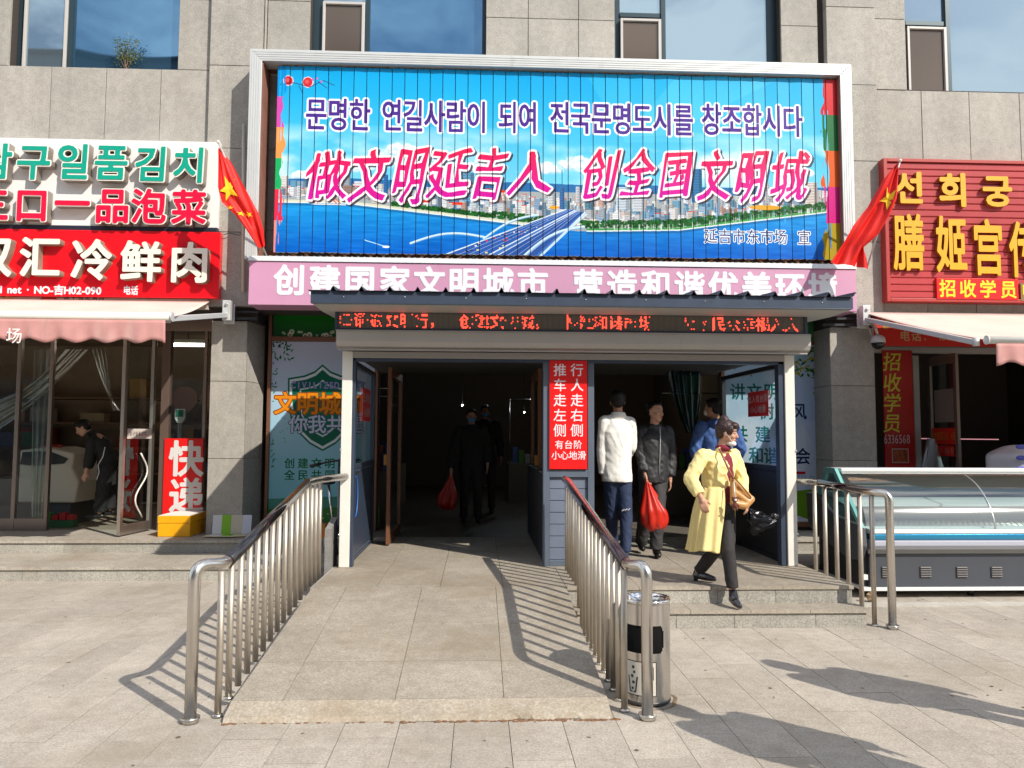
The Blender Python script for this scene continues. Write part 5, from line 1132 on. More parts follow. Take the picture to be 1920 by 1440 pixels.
# ================================================================== RAILINGS
vinyl = mat('dark maroon vinyl', (.030, .006, .009), .15, .3, spec=.9, coat=.6)
vinyl_d = mat('black handrail sleeve', (.016, .013, .014), .14, .4, spec=.9, coat=.6)
def railing(label, post, top, path, grip0, grip1, bals, zbase, side):
    r = thing('handrail', label, 'railing', tuple(post))
    full = smooth_path([post]+path, 7, .085)
    q = G(); q.tube(full, .033, 16); q.done('top_rail', chrome if False else steel, r)
    q = G(); d = (Vector(grip1)-Vector(grip0)); q.tube([Vector(grip0), Vector(grip0)+d*.5+Vector((0, 0, .0)), Vector(grip1)], .0355, 16); q.done('vinyl_grip', vinyl if side > 0 else vinyl_d, r)
    q = G(); q.tube([post, Vector(post)+Vector((0, 0, .0001+.03))], .046, 18); q.tube([Vector(post)+Vector((0, 0, .02)), Vector(post)+Vector((0, 0, .032))], .052, 18); q.done('base_flange', steel, r)
    for (x, y, z0, z1) in bals:
        j = random.uniform(-.003, .003); q = G(); q.tube([(x, y, z0), (x+j, y+j, (z0+z1)/2), (x, y, z1)], .0200, 12); o = q.done('baluster', steel_b, r)
        if z0 < .05: q = G(); q.lathe((x, y, z0), [(.03, 0), (.03, .012), (.02, .018)], 14); q.done('foot_ring', steel, o)
    return r
def railz(y, ya, za, yb, zb): return za+(zb-za)*min(max((y-ya)/(yb-ya), 0), 1)
XL = -1.452
bl = [(XL-.01, 4.53+.182*i, (0.003 if i == 0 else max(.0, rz(4.53+.182*i)-.05) if 4.53+.182*i < RYT else .27), railz(4.53+.182*i, 4.55, .815, 6.67, 1.165)) for i in range(16)]
lr_ = railing('left handrail along the ramp, its shadow falling on the paving', (-1.585, 4.45, 0), None, [(-1.585, 4.45, .865), (-1.50, 4.60, .84), (XL, 4.70, .845), (XL, 6.68, 1.19), (XL+.03, 6.95, 1.195), (-1.36, 7.66, 1.195)][0:1]+[(-1.47, 4.62, .842), (XL, 6.68, 1.19), (-1.42, 7.1, 1.19), (-1.30, 7.66, 1.185)], (-1.468, 4.66, .849), (XL, 6.66, 1.187), bl, 0, -1)
XR = .862
br_ = [(XR, 4.55+.182*i, (.003 if i == 0 else rz(4.55+.182*i)-.06 if 4.55+.182*i < RYT else .302), railz(4.55+.182*i, 4.55, .81, 7.39, 1.15)) for i in range(17)]
br_ = [(x, y, z0 if y > 4.6 and y < 6.40 else z0, z1) for x, y, z0, z1 in br_]
br_ = [(x, y, (0 if y < 6.43 else .15 if y < 6.68 else .30), z1) for x, y, z0, z1 in br_]
railing('right handrail beside the litter bin with a maroon wrapped grip', (.968, 4.42, 0), None, [(.968, 4.42, .86), (.885, 4.56, .835), (XR-.01, 7.20, 1.165), (XR-.02, 7.45, 1.175)], (.884, 4.60, .840), (XR-.02, 7.44, 1.1745), br_, 0, 1)
bs = [(3.37+.0*i, 6.556+.205*i, (0 if i == 0 else .15 if i == 0 else .30), 1.10) for i in range(6)]
bs = [(3.365, 6.48, .0, 1.09), (3.36, 6.68, .0, 1.10), (3.35, 6.89, .0, 1.10), (3.345, 7.10, .0, 1.11), (3.335, 7.31, .0, 1.12), (3.33, 7.52, .0, 1.12)]
railing('short steel handrail between the porch and the display freezer', (3.468, 6.385, 0), None, [(3.468, 6.385, 1.125), (3.36, 6.50, 1.125), (3.33, 7.45, 1.15), (3.22, 7.72, 1.15)], (3.36, 6.62, 1.128), (3.332, 7.40, 1.149), bs, 0, 1)

# ================================================================== LITTER BIN
BC = (1.033, 4.735); BR = .143
bin_ = thing('litter_bin', 'cylindrical stainless steel litter bin with a wide black slot', 'litter bin', (BC[0], BC[1], 0))
view = math.atan2(-BC[1], -BC[0])+.0
q = G(); nA, nZ = 96, 60; HB = .60; ring = [[q.b.verts.new((BC[0]+BR*cos(view+2*pi*i/nA), BC[1]+BR*sin(view+2*pi*i/nA), .012+HB*j/nZ)) for i in range(nA)] for j in range(nZ+1)]
def hole(a, z):
    dx, dz = max(abs(a+.28)-.84, 0)*BR, max(abs(z-.392)-.050, 0); return dx*dx+dz*dz < .028**2
for j in range(nZ):
    for i in range(nA):
        a = 2*pi*(i+.5)/nA; a = a-2*pi if a > pi else a
        if hole(a, .012+HB*(j+.5)/nZ): continue
        f = q.b.faces.new((ring[j][i], ring[j][(i+1) % nA], ring[j+1][(i+1) % nA], ring[j+1][i])); f.smooth = True
q.done('body', steel, bin_)
q = G(); q.lathe((BC[0], BC[1], .012), [(BR-.005, .0), (BR-.005, HB-.04)], 48); q.done('liner', mat('bin black', (.004, .004, .004), .8, spec=.1), bin_)
q = G(); q.lathe((BC[0], BC[1], 0), [(.128, 0.0), (.128, .012), (BR+.001, .013), (BR+.001, .03)], 48); q.done('base_ring', mat('bin base', (.1, .1, .1), .5, .5), bin_)
q = G(); q.lathe((BC[0], BC[1], .012+HB), [(BR+.001, -.02), (BR+.004, -.004), (BR+.002, .004), (BR-.014, .002), (BR-.02, -.02), (BR-.05, -.045), (.001, -.045)], 48); q.done('ashtray_top', chrome, bin_)
def onbin(a, z, r=.0012): return Vector((BC[0]+(BR+r)*cos(view+a), BC[1]+(BR+r)*sin(view+a), z))
def patch(a0, a1, z0, z1, m, nm, r=.0012, n=8):
    g_ = G(); g_.grid(lambda u, v: onbin(a0+(a1-a0)*u, z0+(z1-z0)*v, r), n, 1); return g_.done(nm, m, bin_)
ink = mat('black ink', (.012, .012, .012), .5); patch(-.92, .42, .065, .265, mat('pale bin label', (.60, .57, .50), .4), 'label', .0010)
for k, (a0, a1, z0, z1) in enumerate(((-.92, .42, .2605, .265), (-.92, .42, .065, .0695), (-.92, -.89, .065, .265), (.39, .42, .065, .265))): patch(a0, a1, z0, z1, ink, 'label_border', .0016)
g_ = G()
for (pts, w) in (([(-.80, .175), (-.72, .085), (-.46, .085), (-.38, .175)], .008), ([(.26, .16), (.26, .235)], .010)):
    for (a0, z0), (a1, z1) in zip(pts, pts[1:]):
        da, dz = (a1-a0)*BR, z1-z0; L_ = math.hypot(da, dz); nx_, nz_ = -dz/L_*w/2, da/L_*w/2
        g_.quad(onbin(a0+nx_/BR, z0+nz_, .002), onbin(a1+nx_/BR, z1+nz_, .002), onbin(a1-nx_/BR, z1-nz_, .002), onbin(a0-nx_/BR, z0-nz_, .002))
for (a, z, s) in ((-.60, .105, .007), (-.56, .14, .008), (-.62, .175, .008), (-.52, .20, .007), (-.57, .228, .008)): g_.quad(onbin(a-s/BR, z-s, .002), onbin(a+s/BR, z-s, .002), onbin(a+s/BR, z+s, .002), onbin(a-s/BR, z+s, .002))
g_.done('litter_symbol', ink, bin_)
q = G()
for i in range(64): a = i*.098; q.ball((BC[0]+.01+(.17+.012*sin(a*5))*cos(a), BC[1]+.01+(.17+.012*sin(a*3))*sin(a), .0006), (.014, .009, .0008), 6)
q.done('rust_ring', mat('rust stain', (.22, .15, .085), .9, var=.3, vscale=30), ground, kind='stuff')

# ================================================================== DISPLAY FREEZER
fz = thing('display_freezer', 'long glass fronted display freezer with blue stripe and grey vented base', 'freezer', (3.8, 7.5, 0))
FA, FB = 3.80, 7.75
fgrey = mat('freezer grey', (.062, .068, .083), .45, .1, var=.06); fdark = mat('freezer dark plastic', (.055, .06, .07), .5); flav = mat('freezer bumper', (.42, .43, .50), .35, .1); fwhite = mat('freezer white trim', (.70, .71, .70), .35); fteal = mat('teal glass edge', (.16, .42, .40), .12, 0, spec=.9)
q = G(); q.box(FA+.10, FB, 7.58, 8.70, .11, .47); q.done('base', fgrey, fz, bev=.004)
q = G(); q.box(FA+.02, FB, 7.55, 8.72, .075, .108); q.done('plinth_rail', fwhite, fz, bev=.003)
for x in (3.95, 5.0, 6.2, 7.4):
    for y in (7.7, 8.6): q = G(); q.tube([(x, y, 0), (x, y, .08)], .03, 10); q.done('leg', dark_p, fz)
for px in (1663, 1735, 1803, 1868):
    p = P(px, 1073, 7.58)
    q = G(); q.box(p.x-.055, p.x+.055, 7.574, 7.579, p.z-.055, p.z+.055); vt = q.done('vent', fdark, fz)
    for k in range(5): q = G(); z = p.z-.046+k*.022; q.prism([(7.574, z), (7.562, z+.004), (7.562, z+.008), (7.574, z+.012)], 'x', p.x-.052, p.x+.052); q.done('louvre', mat('vent louvre', (.30, .28, .28), .35, .4), vt)
q = G(); q.prism([(7.56, .47), (7.50, .49), (7.47, .53), (7.47, .57), (7.50, .585), (7.6, .585), (7.6, .47)], 'x', FA+.07, FB); q.done('bumper', flav, fz, bev=.004)
q = G(); q.box(FA+.08, FB, 7.56, 7.58, .44, .475); q.done('lower_trim', mat('grey beige trim', (.34, .34, .31), .5), fz)
q = G(); q.prism([(7.485, .587), (7.475, .60), (7.475, .625), (7.487, .64), (7.56, .64), (7.56, .587)], 'x', FA+.07, FB); q.done('blue_stripe', mat('metallic blue stripe', (.03, .24, .42), .12, .6), fz)
q = G(); q.prism([(7.485, .642), (7.478, .655), (7.485, .675), (7.52, .69), (7.60, .69), (7.60, .642)], 'x', FA+.07, FB); q.done('front_rail', fwhite, fz, bev=.003)
q = G(); q.box(FA+.05, FB, 7.6, 7.66, .48, .70); q.box(FA+.05, FB, 8.50, 8.68, .48, .98); q.box(FA+.05, FB, 7.66, 8.5, .48, .56); q.done('tub', mat('tub white', (.62, .64, .63), .4), fz)
q = G()
for i in range(64): x = FA+.12+.06*i; q.tube([(x, 7.67, .665), (x, 8.48, .665)], .0035, 5)
for i in range(9): y = 7.68+.1*i; q.tube([(FA+.1, y, .665), (FB, y, .665)], .0045, 5)
q.done('wire_rack', mat('rack wire', (.62, .62, .60), .3, .7), fz, kind='stuff')
q = G()
for i in range(130): x = FA+.15+.029*i; q.tube([(x, 8.30, .98), (x+.02, 8.34, 1.10), (x+.03, 8.45, 1.19)], .0028, 4)
for i in range(3): q.tube([(FA+.1, 8.31+.06*i, 1.0+.085*i), (FB, 8.31+.06*i, 1.0+.085*i)], .004, 5)
q.done('upper_rack', MATS['rack wire'], fz, kind='stuff')
q = G(); q.prism([(8.05, .86), (8.05, .885), (8.5, .97), (8.5, .945)], 'x', FA+.08, FB); q.done('highlight_shelf', fwhite, fz)  # white shelf stands in for the reflected highlight band of the curved glass
# glass canopy
def gprof(v): 
    pts = [(7.50, .69), (7.56, .86), (7.68, 1.0), (7.86, 1.13), (8.06, 1.225)]; return poly_at([Vector((0, a, b)) for a, b in pts], v)
fgl = clearglass('freezer glass', (.72, .82, .80), .10, .06)
for a, b in ((FA+.04, 5.15), (5.16, 6.45), (6.46, FB)):
    q = G(); q.grid(lambda u, v: Vector((a+(b-a)*u, 0, 0))+bez([(0, 7.50, .69), (0, 7.55, .98), (0, 7.78, 1.17), (0, 8.06, 1.228)], v), 4, 14); q.done('front_glass', fgl, fz)
q = G(); q.box(FA+.06, FB, 8.05, 8.30, 1.225, 1.262); q.done('top_rail', fwhite, fz, bev=.006)
q = G(); q.box(FA+.1, FB, 8.30, 8.34, .98, 1.24); q.box(FA+.1, FB, 8.1, 8.25, 1.19, 1.224); q.done('back_frame', mat('freezer back', (.22, .23, .23), .4, .3), fz)
for x in (5.155, 6.455): q = G(); q.tube([Vector((x, 0, 0))+bez([(0, 7.51, .69), (0, 7.56, .98), (0, 7.79, 1.165), (0, 8.06, 1.222)], k/10) for k in range(11)], .010, 6); q.done('glass_joint', mat('joint strip', (.45, .45, .45), .3, .5), fz)
# end panel
q = G(); q.prism([(8.74, .96), (8.45, .97), (8.30, .86), (8.05, .77), (7.60, .72), (7.50, .70), (7.47, .52), (7.56, .38), (7.75, .36), (8.55, .52), (8.70, .60)], 'x', FA-.03, FA+.03); q.done('end_shell', fdark, fz, bev=.01)
out_ = [(7.49, .70), (8.05, 1.262), (8.27, 1.265), (8.48, .97)]; in_ = [(7.58, .735), (8.075, 1.205), (8.235, 1.205), (8.40, .955)]
q = G()
for k in range(3):
    q.prism([out_[k], out_[k+1], in_[k+1], in_[k]], 'x', FA-.015, FA+.02)
bmesh.ops.remove_doubles(q.b, verts=q.b.verts, dist=1e-5); q.done('end_glass_frame', fteal, fz)
q = G(); q.prism([(7.56, .73), (8.075, 1.21), (8.24, 1.21), (8.41, .95), (8.05, .78)], 'x', FA-.004, FA+.004); q.done('end_glass', clear_t, fz)
q = G(); q.box(FA+.05, FA+.1, 7.62, 8.60, .1, .5); q.done('end_base', mat('end base', (.02, .02, .022), .6), fz)
q = G(); q.box(FA-.0, FA+.05, 7.52, 7.56, .19, .24); q.done('latch', fwhite, fz)
kb = thing('pale_kerb_strip', 'pale stone strip lying on the paving in front of the freezer', None, (5.5, 7.26, 0), kind='structure'); q = G(); q.box(3.35, 9, 7.20, 7.34, 0, .012); q.done('strip', granite('pale stone', (.48, .45, .40), (.6, .57, .52), (.38, .35, .31)), kb)
lt = thing('crumpled_paper', 'crumpled brown paper scrap under the freezer corner by the handrail', 'litter', (3.85, 7.45, 0)); q = G(); q.ball((3.82, 7.40, .05), (.05, .035, .055), 10)
for v in q.b.verts: v.co += Vector((mnoise.noise(v.co*60), mnoise.noise(v.co*60+Vector((9, 0, 0))), mnoise.noise(v.co*50)))*.022
for v in q.b.verts: v.co.z = max(v.co.z, .001)
for f in q.b.faces: f.smooth = False
q.done('scrap', mat('brown paper', (.40, .27, .15), .8), lt)

# ================================================================== BICYCLE
bi = thing('folding_bicycle', 'small folding bicycle parked behind the left handrail end', 'bicycle', (-1.68, 8.8, .15)); bx = -1.66
def wheel(y): 
    o = G(); o.tube([(bx, y+.19*cos(a*pi/16), .15+.205+.19*sin(a*pi/16)) for a in range(33)], .016, 8); w = o.done('tyre', black, bi); o = G()
    for k in range(8): o.tube([(bx, y, .355), (bx, y+.18*cos(k*pi/4), .355+.18*sin(k*pi/4))], .003, 5)
    o.tube([(bx-.04, y, .355), (bx+.04, y, .355)], .018, 10); o.done('spokes', steel, w)
wheel(8.86); wheel(9.42)
q = G(); q.tube([(bx, 8.86, .36), (bx, 9.0, .42), (bx, 9.3, .44), (bx, 9.36, .75)], .018, 8); q.tube([(bx, 9.42, .355), (bx, 9.37, .60), (bx, 9.30, 1.12)], .016, 8); q.done('frame', mat('bike grey frame', (.20, .21, .23), .35, .4), bi)
q = G(); q.tube([(bx+.02, 9.02, .42), (bx-.045, 8.92, 1.02)], .015, 8); q.done('seat_post', chrome, bi)
q = G(); q.ball((bx-.055, 8.93, 1.05), (.085, .13, .028), 14); q.ball((bx-.055, 9.03, 1.045), (.04, .10, .022), 10); q.done('saddle', mat('navy saddle', (.02, .025, .05), .4), bi)
q = G(); q.tube([(bx-.30, 9.20, 1.23), (bx-.12, 9.27, 1.27), (bx, 9.30, 1.29), (bx+.25, 9.26, 1.30)], .012, 8); q.tube([(bx, 9.30, 1.10), (bx, 9.30, 1.29)], .012, 8); hb = q.done('handlebar', dark_p, bi); q = G(); q.tube([(bx-.32, 9.19, 1.222), (bx-.20, 9.24, 1.25)], .019, 8); q.done('grip', black, hb)
q = G(); q.grid(lambda u, v: (bx-.03+.06*u, 8.86+.225*cos(1.2+1.9*v), .355+.225*sin(1.2+1.9*v)), 2, 12); q.done('mudguard', mat('mudguard pale', (.45, .45, .48), .4), bi, solid=.003)
q = G(); q.tube([(bx, 8.63, .50), (bx, 8.64, .50)], .035, 14); q.done('reflector', mat('orange reflector', (.75, .10, .01), .2, spec=.9), bi)
q = G(); q.box(bx-.1, bx-.03, 8.70, 8.82, .44, .60); q.done('bag', mat('orange bag', (.45, .17, .02), .6), bi)
# hook with a blue cord on the porch side wall
hk = thing('blue_cord', 'loop of blue cord hanging from a hook inside the porch left wall', 'cord', (-1.27, 8.0, 1.25)); q = G(); p = Vector((-1.262, 8.05, 1.17))
q.tube([p+Vector((.006*sin(a), .13*sin(a)*.9, -.22*(1-cos(a))*.95)) for a in [k*2*pi/28 for k in range(29)]], .006, 6); q.done('cord', mat('blue cord', (.03, .16, .55), .4), hk); q = G(); q.box(-1.275, -1.245, 7.95, 8.15, 1.19, 1.22); q.done('hook_plate', dark_p, hk)
# stickers on the porch glass
for nm, label, X, ya, yb, za, zb, s in (('warning_sticker', 'red warning sticker with two lines on the porch right glass', 3.125, 8.15, 8.78, 1.82, 2.10, 1), ('warning_sticker', 'red warning sticker on the porch left glass', -1.275, 8.55, 9.15, 1.75, 2.12, -1)):
    st = thing(nm, label, 'sticker', (X, (ya+yb)/2, za)); 
    q = G(); q.quad((X, ya, za), (X, yb, za), (X, yb, zb), (X, ya, zb)); o = q.done('sheet', redpl, st); L2 = (('出入有台阶', .70), ('小心地滑', .28))
    for t_, fz_ in L2:
        n = len(t_)
        for k, ch in enumerate(t_):
            v, tr_, _ = glyph2(ch); f = (k+.5)/n if n == 5 else .12+.76*(k+.5)/n; cy = (yb-(yb-ya)*f) if s > 0 else (ya+(yb-ya)*f); w = (yb-ya)/5.2; mm = bpy.data.meshes.new('l')
            mm.from_pydata([(X-.002*s, cy-c[0]*w*s, za+(zb-za)*fz_+c[1]*(zb-za)*.34) for c in v], [], [tuple(int(i) for i in q_) for q_ in tr_]); put('letter', mm, wl, st)
# door leaves of the market entrance, seen edge on
for x, yA, lab_ in ((-1.05, 9.13, 'brown framed glass door standing open on the left of the dark entrance'), (.735, 9.15, 'brown framed glass door open beside the centre partition')):
    d = thing('entrance_door', lab_, 'door', (x, 10.5, .3)); q = G(); q.box(x-.022, x+.022, yA, yA+.09, .315, 2.40); q.box(x-.022, x+.022, 10.36, 10.44, .315, 2.40); q.box(x-.022, x+.022, yA+.09, 10.36, .315, .42); q.box(x-.022, x+.022, yA+.09, 10.36, 2.30, 2.40); q.done('frame', brown_m, d, bev=.003)
    q = G(); q.quad((x, yA+.09, .42), (x, 10.36, .42), (x, 10.36, 2.3), (x, yA+.09, 2.3)); q.done('pane', clear_t, d); q = G(); q.box(x-.06, x-.023, yA+.03, yA+.06, 1.24, 1.36); q.done('handle', mat('brass handle', (.45, .22, .06), .3, .7), d)
# blue tinted plastic curtain at the right entrance
cur = thing('plastic_curtain', 'blue tinted plastic strip curtain gathered aside in the right entrance', 'curtain', (2.4, 10.2, 1.2), group='clear plastic door curtains')
bf = clearglass('blue plastic film', (.06, .30, .38), .05, .12)
q = G()
def cf(u, v):
    a = P(1245+70*u, 668, 9.9); b = P(1288+14*u, 812, 9.9); p = a.lerp(b, v**.9); p.x += .10*sin(pi*v)*(u-.5); p.y += .05*sin(u*26)+.02*sin(u*55+v*4); return p
q.grid(cf, 60, 16); q.done('sheet', bf, cur)
for k, (px, py, em, sz) in enumerate(((963, 677, (.8, .9, 1), .035), (867, 760, (1, 1, 1), .014), (1226, 699, (1, .65, .25), .03), (983, 773, (1, .95, .85), .012))):
    Yk = 14.5+k; p = P(px, py, Yk); l_ = thing('ceiling_lamp', ['cold white lamp glowing high in the left dark entrance', 'tiny white lamp deep inside left of the masked man', 'warm yellow lamp glowing in the right dark entrance', 'tiny warm lamp deep inside beside the centre partition'][k], 'lamp', tuple(p))
    q = G(); q.ball(p, sz, 12); q.done('bulb', mat('lit bulb %d' % k, (1, 1, 1), .5, emit=em, es=150 if k == 0 else 60), l_); q = G(); q.tube([p+Vector((0, 0, sz)), (p.x, p.y, 3.3)], .006, 5); q.done('cord', black, l_)
# ---- stalls and goods faintly seen inside the hall
rr = random.Random(31)
for k, (x, y, lab_) in enumerate(((-1.9, 12.2, 'market stall piled with goods inside the hall behind the left door'), (-2.0, 14.6, 'far market stall deep inside the hall on the left'), (3.6, 13.0, 'market stall with boxes inside the hall on the right'), (1.2, 15.5, 'low market stall in the middle of the dark hall'))):
    st = thing('market_stall', lab_, 'stall', (x, y, .3)); q = G(); q.box(x-.6, x+.6, y-.5, y+.5, .3, 1.05); q.done('table', mat('stall table', (.25, .20, .15), .7), st); q = G()
    for sx in (-.58, .58): q.tube([(x+sx, y-.48, 1.05), (x+sx, y-.48, 2.3)], .015, 6)
    q.tube([(x-.58, y-.48, 2.3), (x+.58, y-.48, 2.3)], .015, 6); q.done('rack', steel, st)
    for j in range(9): a = x-.52+.12*j; q = G(); h = rr.uniform(.1, .4); q.box(a, a+.10, y-.45+rr.uniform(0, .1), y-.1, 1.052, 1.052+h); q.done('goods', mat('stall goods %d' % rr.randrange(5), [(.5, .08, .04), (.12, .35, .06), (.55, .45, .25), (.5, .5, .5), (.1, .15, .4)][rr.randrange(5)], .6), st)
gb = thing('green_bottle', 'green bottle with orange top standing by the left entrance door inside', 'bottle', (-1.12, 10.9, .3)); p = P(705, 985, 11.0); q = G(); q.lathe((p.x, 11, .30), [(.05, 0), (.055, .02), (.055, .26), (.03, .32), (.025, .36)], 14); q.done('body', mat('green plastic', (.12, .40, .05), .4), gb); q = G(); q.lathe((p.x, 11, .661), [(.03, 0), (.035, .05), (.02, .22), (.008, .3)], 12); q.done('cap', mat('orange plastic', (.55, .12, .03), .4), gb)
# small scraps and spots on the paving
q = G()
for k in range(260):
    x, y = rr.uniform(-4.5, 5.5), rr.uniform(3.4, 8.5)
    if RX0-.05 < x < 3.4 and y > 4.4 and (x < RX1+.05 or y > 6.4): continue
    s = rr.uniform(.004, .014); n_ = rr.randrange(5, 8); a0 = rr.uniform(0, 6); vs_ = [q.b.verts.new((x+s*rr.uniform(.6, 1.3)*cos(a0+2*pi*i/n_), y+s*rr.uniform(.6, 1.3)*sin(a0+2*pi*i/n_), .0025)) for i in range(n_)]; q.b.faces.new(vs_)
q.done('dirt_specks', mat('dark specks', (.13, .10, .07), .9), ground, kind='stuff')
# ================================================================== PEOPLE
def V3(*a): return Vector(a)
_NT = np.random.default_rng(5).random((32, 32, 32)).astype(np.float32)*2-1
def vnoise(p):
    i = np.floor(p).astype(int); f = p-i; f = f*f*(3-2*f); i &= 31; j = (i+1) & 31; r = 0
    for a in (0, 1):
        for b in (0, 1):
            for c in (0, 1): r = r+_NT[(j if a else i)[:, 0], (j if b else i)[:, 1], (j if c else i)[:, 2]]*(f[:, 0] if a else 1-f[:, 0])*(f[:, 1] if b else 1-f[:, 1])*(f[:, 2] if c else 1-f[:, 2])
    return r
def unit(v): return Vector(v).normalized()
def frame(f, up):
    up = unit(up); f = Vector(f); f = unit(f-up*f.dot(up)); l = up.cross(f); return Matrix((f, l, up)).transposed()
class Blob:
    """overlapping primitives fused into one continuous skin"""
    def __init__(s): s.b = bmesh.new()
    def ell(s, c, r, M=None, seg=16):
        vs_, fs_ = usphere(seg); M = M or Matrix.Identity(3); c = Vector(c); V = [s.b.verts.new(c+M@Vector((v.x*r[0], v.y*r[1], v.z*r[2]))) for v in vs_]
        for f in fs_: s.b.faces.new([V[i] for i in f])
        return s
    def cone(s, a, ra, b, rb, n=14, sq=1., M=None):
        a, b = Vector(a), Vector(b); t = (b-a).normalized(); k = Vector((0, 1, 0)) if abs(t.y) < .9 else Vector((1, 0, 0)); u = t.cross(k).normalized(); w = t.cross(u)
        A = [s.b.verts.new(a+(u*cos(2*pi*i/n)+w*sin(2*pi*i/n))*ra) for i in range(n)]; B = [s.b.verts.new(b+(u*cos(2*pi*i/n)+w*sin(2*pi*i/n))*rb) for i in range(n)]
        fs = [s.b.faces.new(A[::-1]), s.b.faces.new(B)]+[s.b.faces.new((A[i], A[(i+1) % n], B[(i+1) % n], B[i])) for i in range(n)]; bmesh.ops.recalc_face_normals(s.b, faces=fs); return s
    def limb(s, pts, rs, flat=False):
        for (a, b), (ra, rb) in zip(zip(pts, pts[1:]), zip(rs, rs[1:])): s.cone(a, ra, b, rb)
        for k, (p, r) in enumerate(zip(pts, rs)):
            if flat and k == len(pts)-1: continue
            s.ell(p, (r, r, r), seg=12)
        return s
    def loft(s, rings):
        R = [[s.b.verts.new(p) for p in r] for r in rings]; n = len(R[0]); fs = [s.b.faces.new(R[0][::-1]), s.b.faces.new(R[-1])]
        for a, c in zip(R, R[1:]):
            for k in range(n): fs.append(s.b.faces.new((a[k], a[(k+1) % n], c[(k+1) % n], c[k])))
        bmesh.ops.recalc_face_normals(s.b, faces=fs); return s
    def skin(s, name, m, parent, voxel=.008, sm=6, fold=0., fs=14., fdir=None, seed=0, **kw):
        me = bpy.data.meshes.new('b'); s.b.to_mesh(me); s.b.free(); o = bpy.data.objects.new('b', me); COL.objects.link(o)
        r = o.modifiers.new('r', 'REMESH'); r.mode = 'VOXEL'; r.voxel_size = voxel; t = o.modifiers.new('s', 'SMOOTH'); t.factor = .5; t.iterations = sm
        dg = bpy.context.evaluated_depsgraph_get(); out = bpy.data.meshes.new_from_object(o.evaluated_get(dg)); bpy.data.objects.remove(o); bpy.data.meshes.remove(me)
        if fold:
            nv = len(out.vertices); co = np.empty(nv*3, np.float32); nn = np.empty(nv*3, np.float32); out.vertices.foreach_get('co', co); out.vertices.foreach_get('normal', nn); co = co.reshape(-1, 3); nn = nn.reshape(-1, 3)
            q1 = np.stack([co[:, 0]*1.1+co[:, 2]*.45, co[:, 1]*1.1-co[:, 2]*.3, co[:, 2]*.62+co[:, 0]*.35], 1)*fs+seed*3.7+50; n1 = vnoise(q1); n2 = vnoise(co*fs*2.2+seed+80)
            d = fold*((1-np.abs(n1)*2.6)*.6+n2*.45); out.vertices.foreach_set('co', (co+nn*d[:, None]).ravel())
        out.polygons.foreach_set('use_smooth', [True]*len(out.polygons))
        out.update(); return put(name, out, m, parent, **kw)
def hand(B, w, d, pn, side, s=1., curl=.5, grip=False):
    """palm and five fingers; w wrist, d pointing direction, pn palm normal (towards the palm), side +1 thumb on d x pn"""
    d, pn = unit(d), unit(pn); pn = unit(pn-d*pn.dot(d)); a = d.cross(pn)*side
    B.limb([w, w+d*.03*s], [.024*s, .026*s]); 
    for k in range(4): o = a*(.028-.019*k)*s; B.limb([w+d*.025*s+o*.7, w+d*.088*s+o], [.013*s, .0115*s])
    for k, L_ in enumerate((.068, .076, .070, .054)):
        p = w+d*.088*s+a*(.028-.019*k)*s; dd = d.copy(); pts = [p]
        for j in range(3):
            ang = curl*(.55+.35*j)*(1.1+.08*k); dd = unit(dd*cos(ang)+pn*sin(ang)); pts.append(pts[-1]+dd*L_*s*(.44, .32, .24)[j])
        B.limb(pts, [.0105*s, .0098*s, .0088*s, .0075*s])
    t0 = w+d*.022*s+a*.022*s; td = unit(d*.62+a*.62+pn*.35); t1 = t0+td*.04*s; t2 = t1+unit(td+d*.6+pn*(.9 if grip else .3))*.034*s; B.limb([t0, t1, t2], [.0135*s, .0120*s, .0095*s])
def head_prims(B, c, f, up, s=1.):
    M = frame(f, up); P_ = lambda x, y, z: Vector(c)+M@Vector((x*s, y*s, z*s)); r = lambda *a: tuple(v*s for v in a)
    B.ell(P_(-.012, 0, .035), r(.093, .076, .083), M); B.ell(P_(.012, 0, -.01), r(.072, .066, .092), M); B.ell(P_(.030, 0, -.062), r(.050, .048, .042), M); B.ell(P_(.055, 0, -.088), r(.020, .022, .018), M)
    B.limb([P_(.078, 0, .012), P_(.096, 0, -.022)], [.009*s, .0135*s]); B.ell(P_(.088, 0, -.028), r(.014, .017, .009), M)
    for y in (-1, 1): B.ell(P_(-.005, .074*y, -.008), r(.018, .009, .030), M); B.ell(P_(.055, .034*y, -.022), r(.024, .022, .022), M); B.limb([P_(.073, .012*y, .036), P_(.062, .045*y, .034)], [.009*s, .008*s])
    B.ell(P_(.074, 0, -.058), r(.016, .024, .011), M)
    return M, P_
def face_bits(o, P_, M, s, mouth=True, eyes=True, lid=False):
    if eyes:
        for y in (-1, 1):
            q = G(); q.ball((0, 0, 0), (.009*s, .0145*s, .0065*s if not lid else .004*s), 10)
            for v in q.b.verts: v.co = P_(.0715/1., .031*y, .010)+M@v.co
            e = q.done('eye', eyew, o); q = G(); q.ball((0, 0, 0), (.0062*s, .0062*s, .0058*s if not lid else .0035*s), 8)
            for v in q.b.verts: v.co = P_(.0790, .030*y, .010)+M@v.co
            q.done('iris', hairm, e)
            q = G(); q.tube([P_(.082, .014*y, .033), P_(.083, .030*y, .038), P_(.072, .047*y, .033)], .0022*s, 6); q.done('eyebrow', hairm, o)
    if mouth:
        q = G(); q.ball((0, 0, 0), (.008*s, .021*s, .0055*s), 10)
        for v in q.b.verts: v.co = P_(.0865, 0, -.058)+M@v.co
        q.done('lips', lipm, o)
hairm = mat('black hair', (.008, .006, .005), .5, spec=.3); hairb = mat('dark brown hair', (.030, .012, .009), .42, spec=.5, bump=.3, bscale=220)
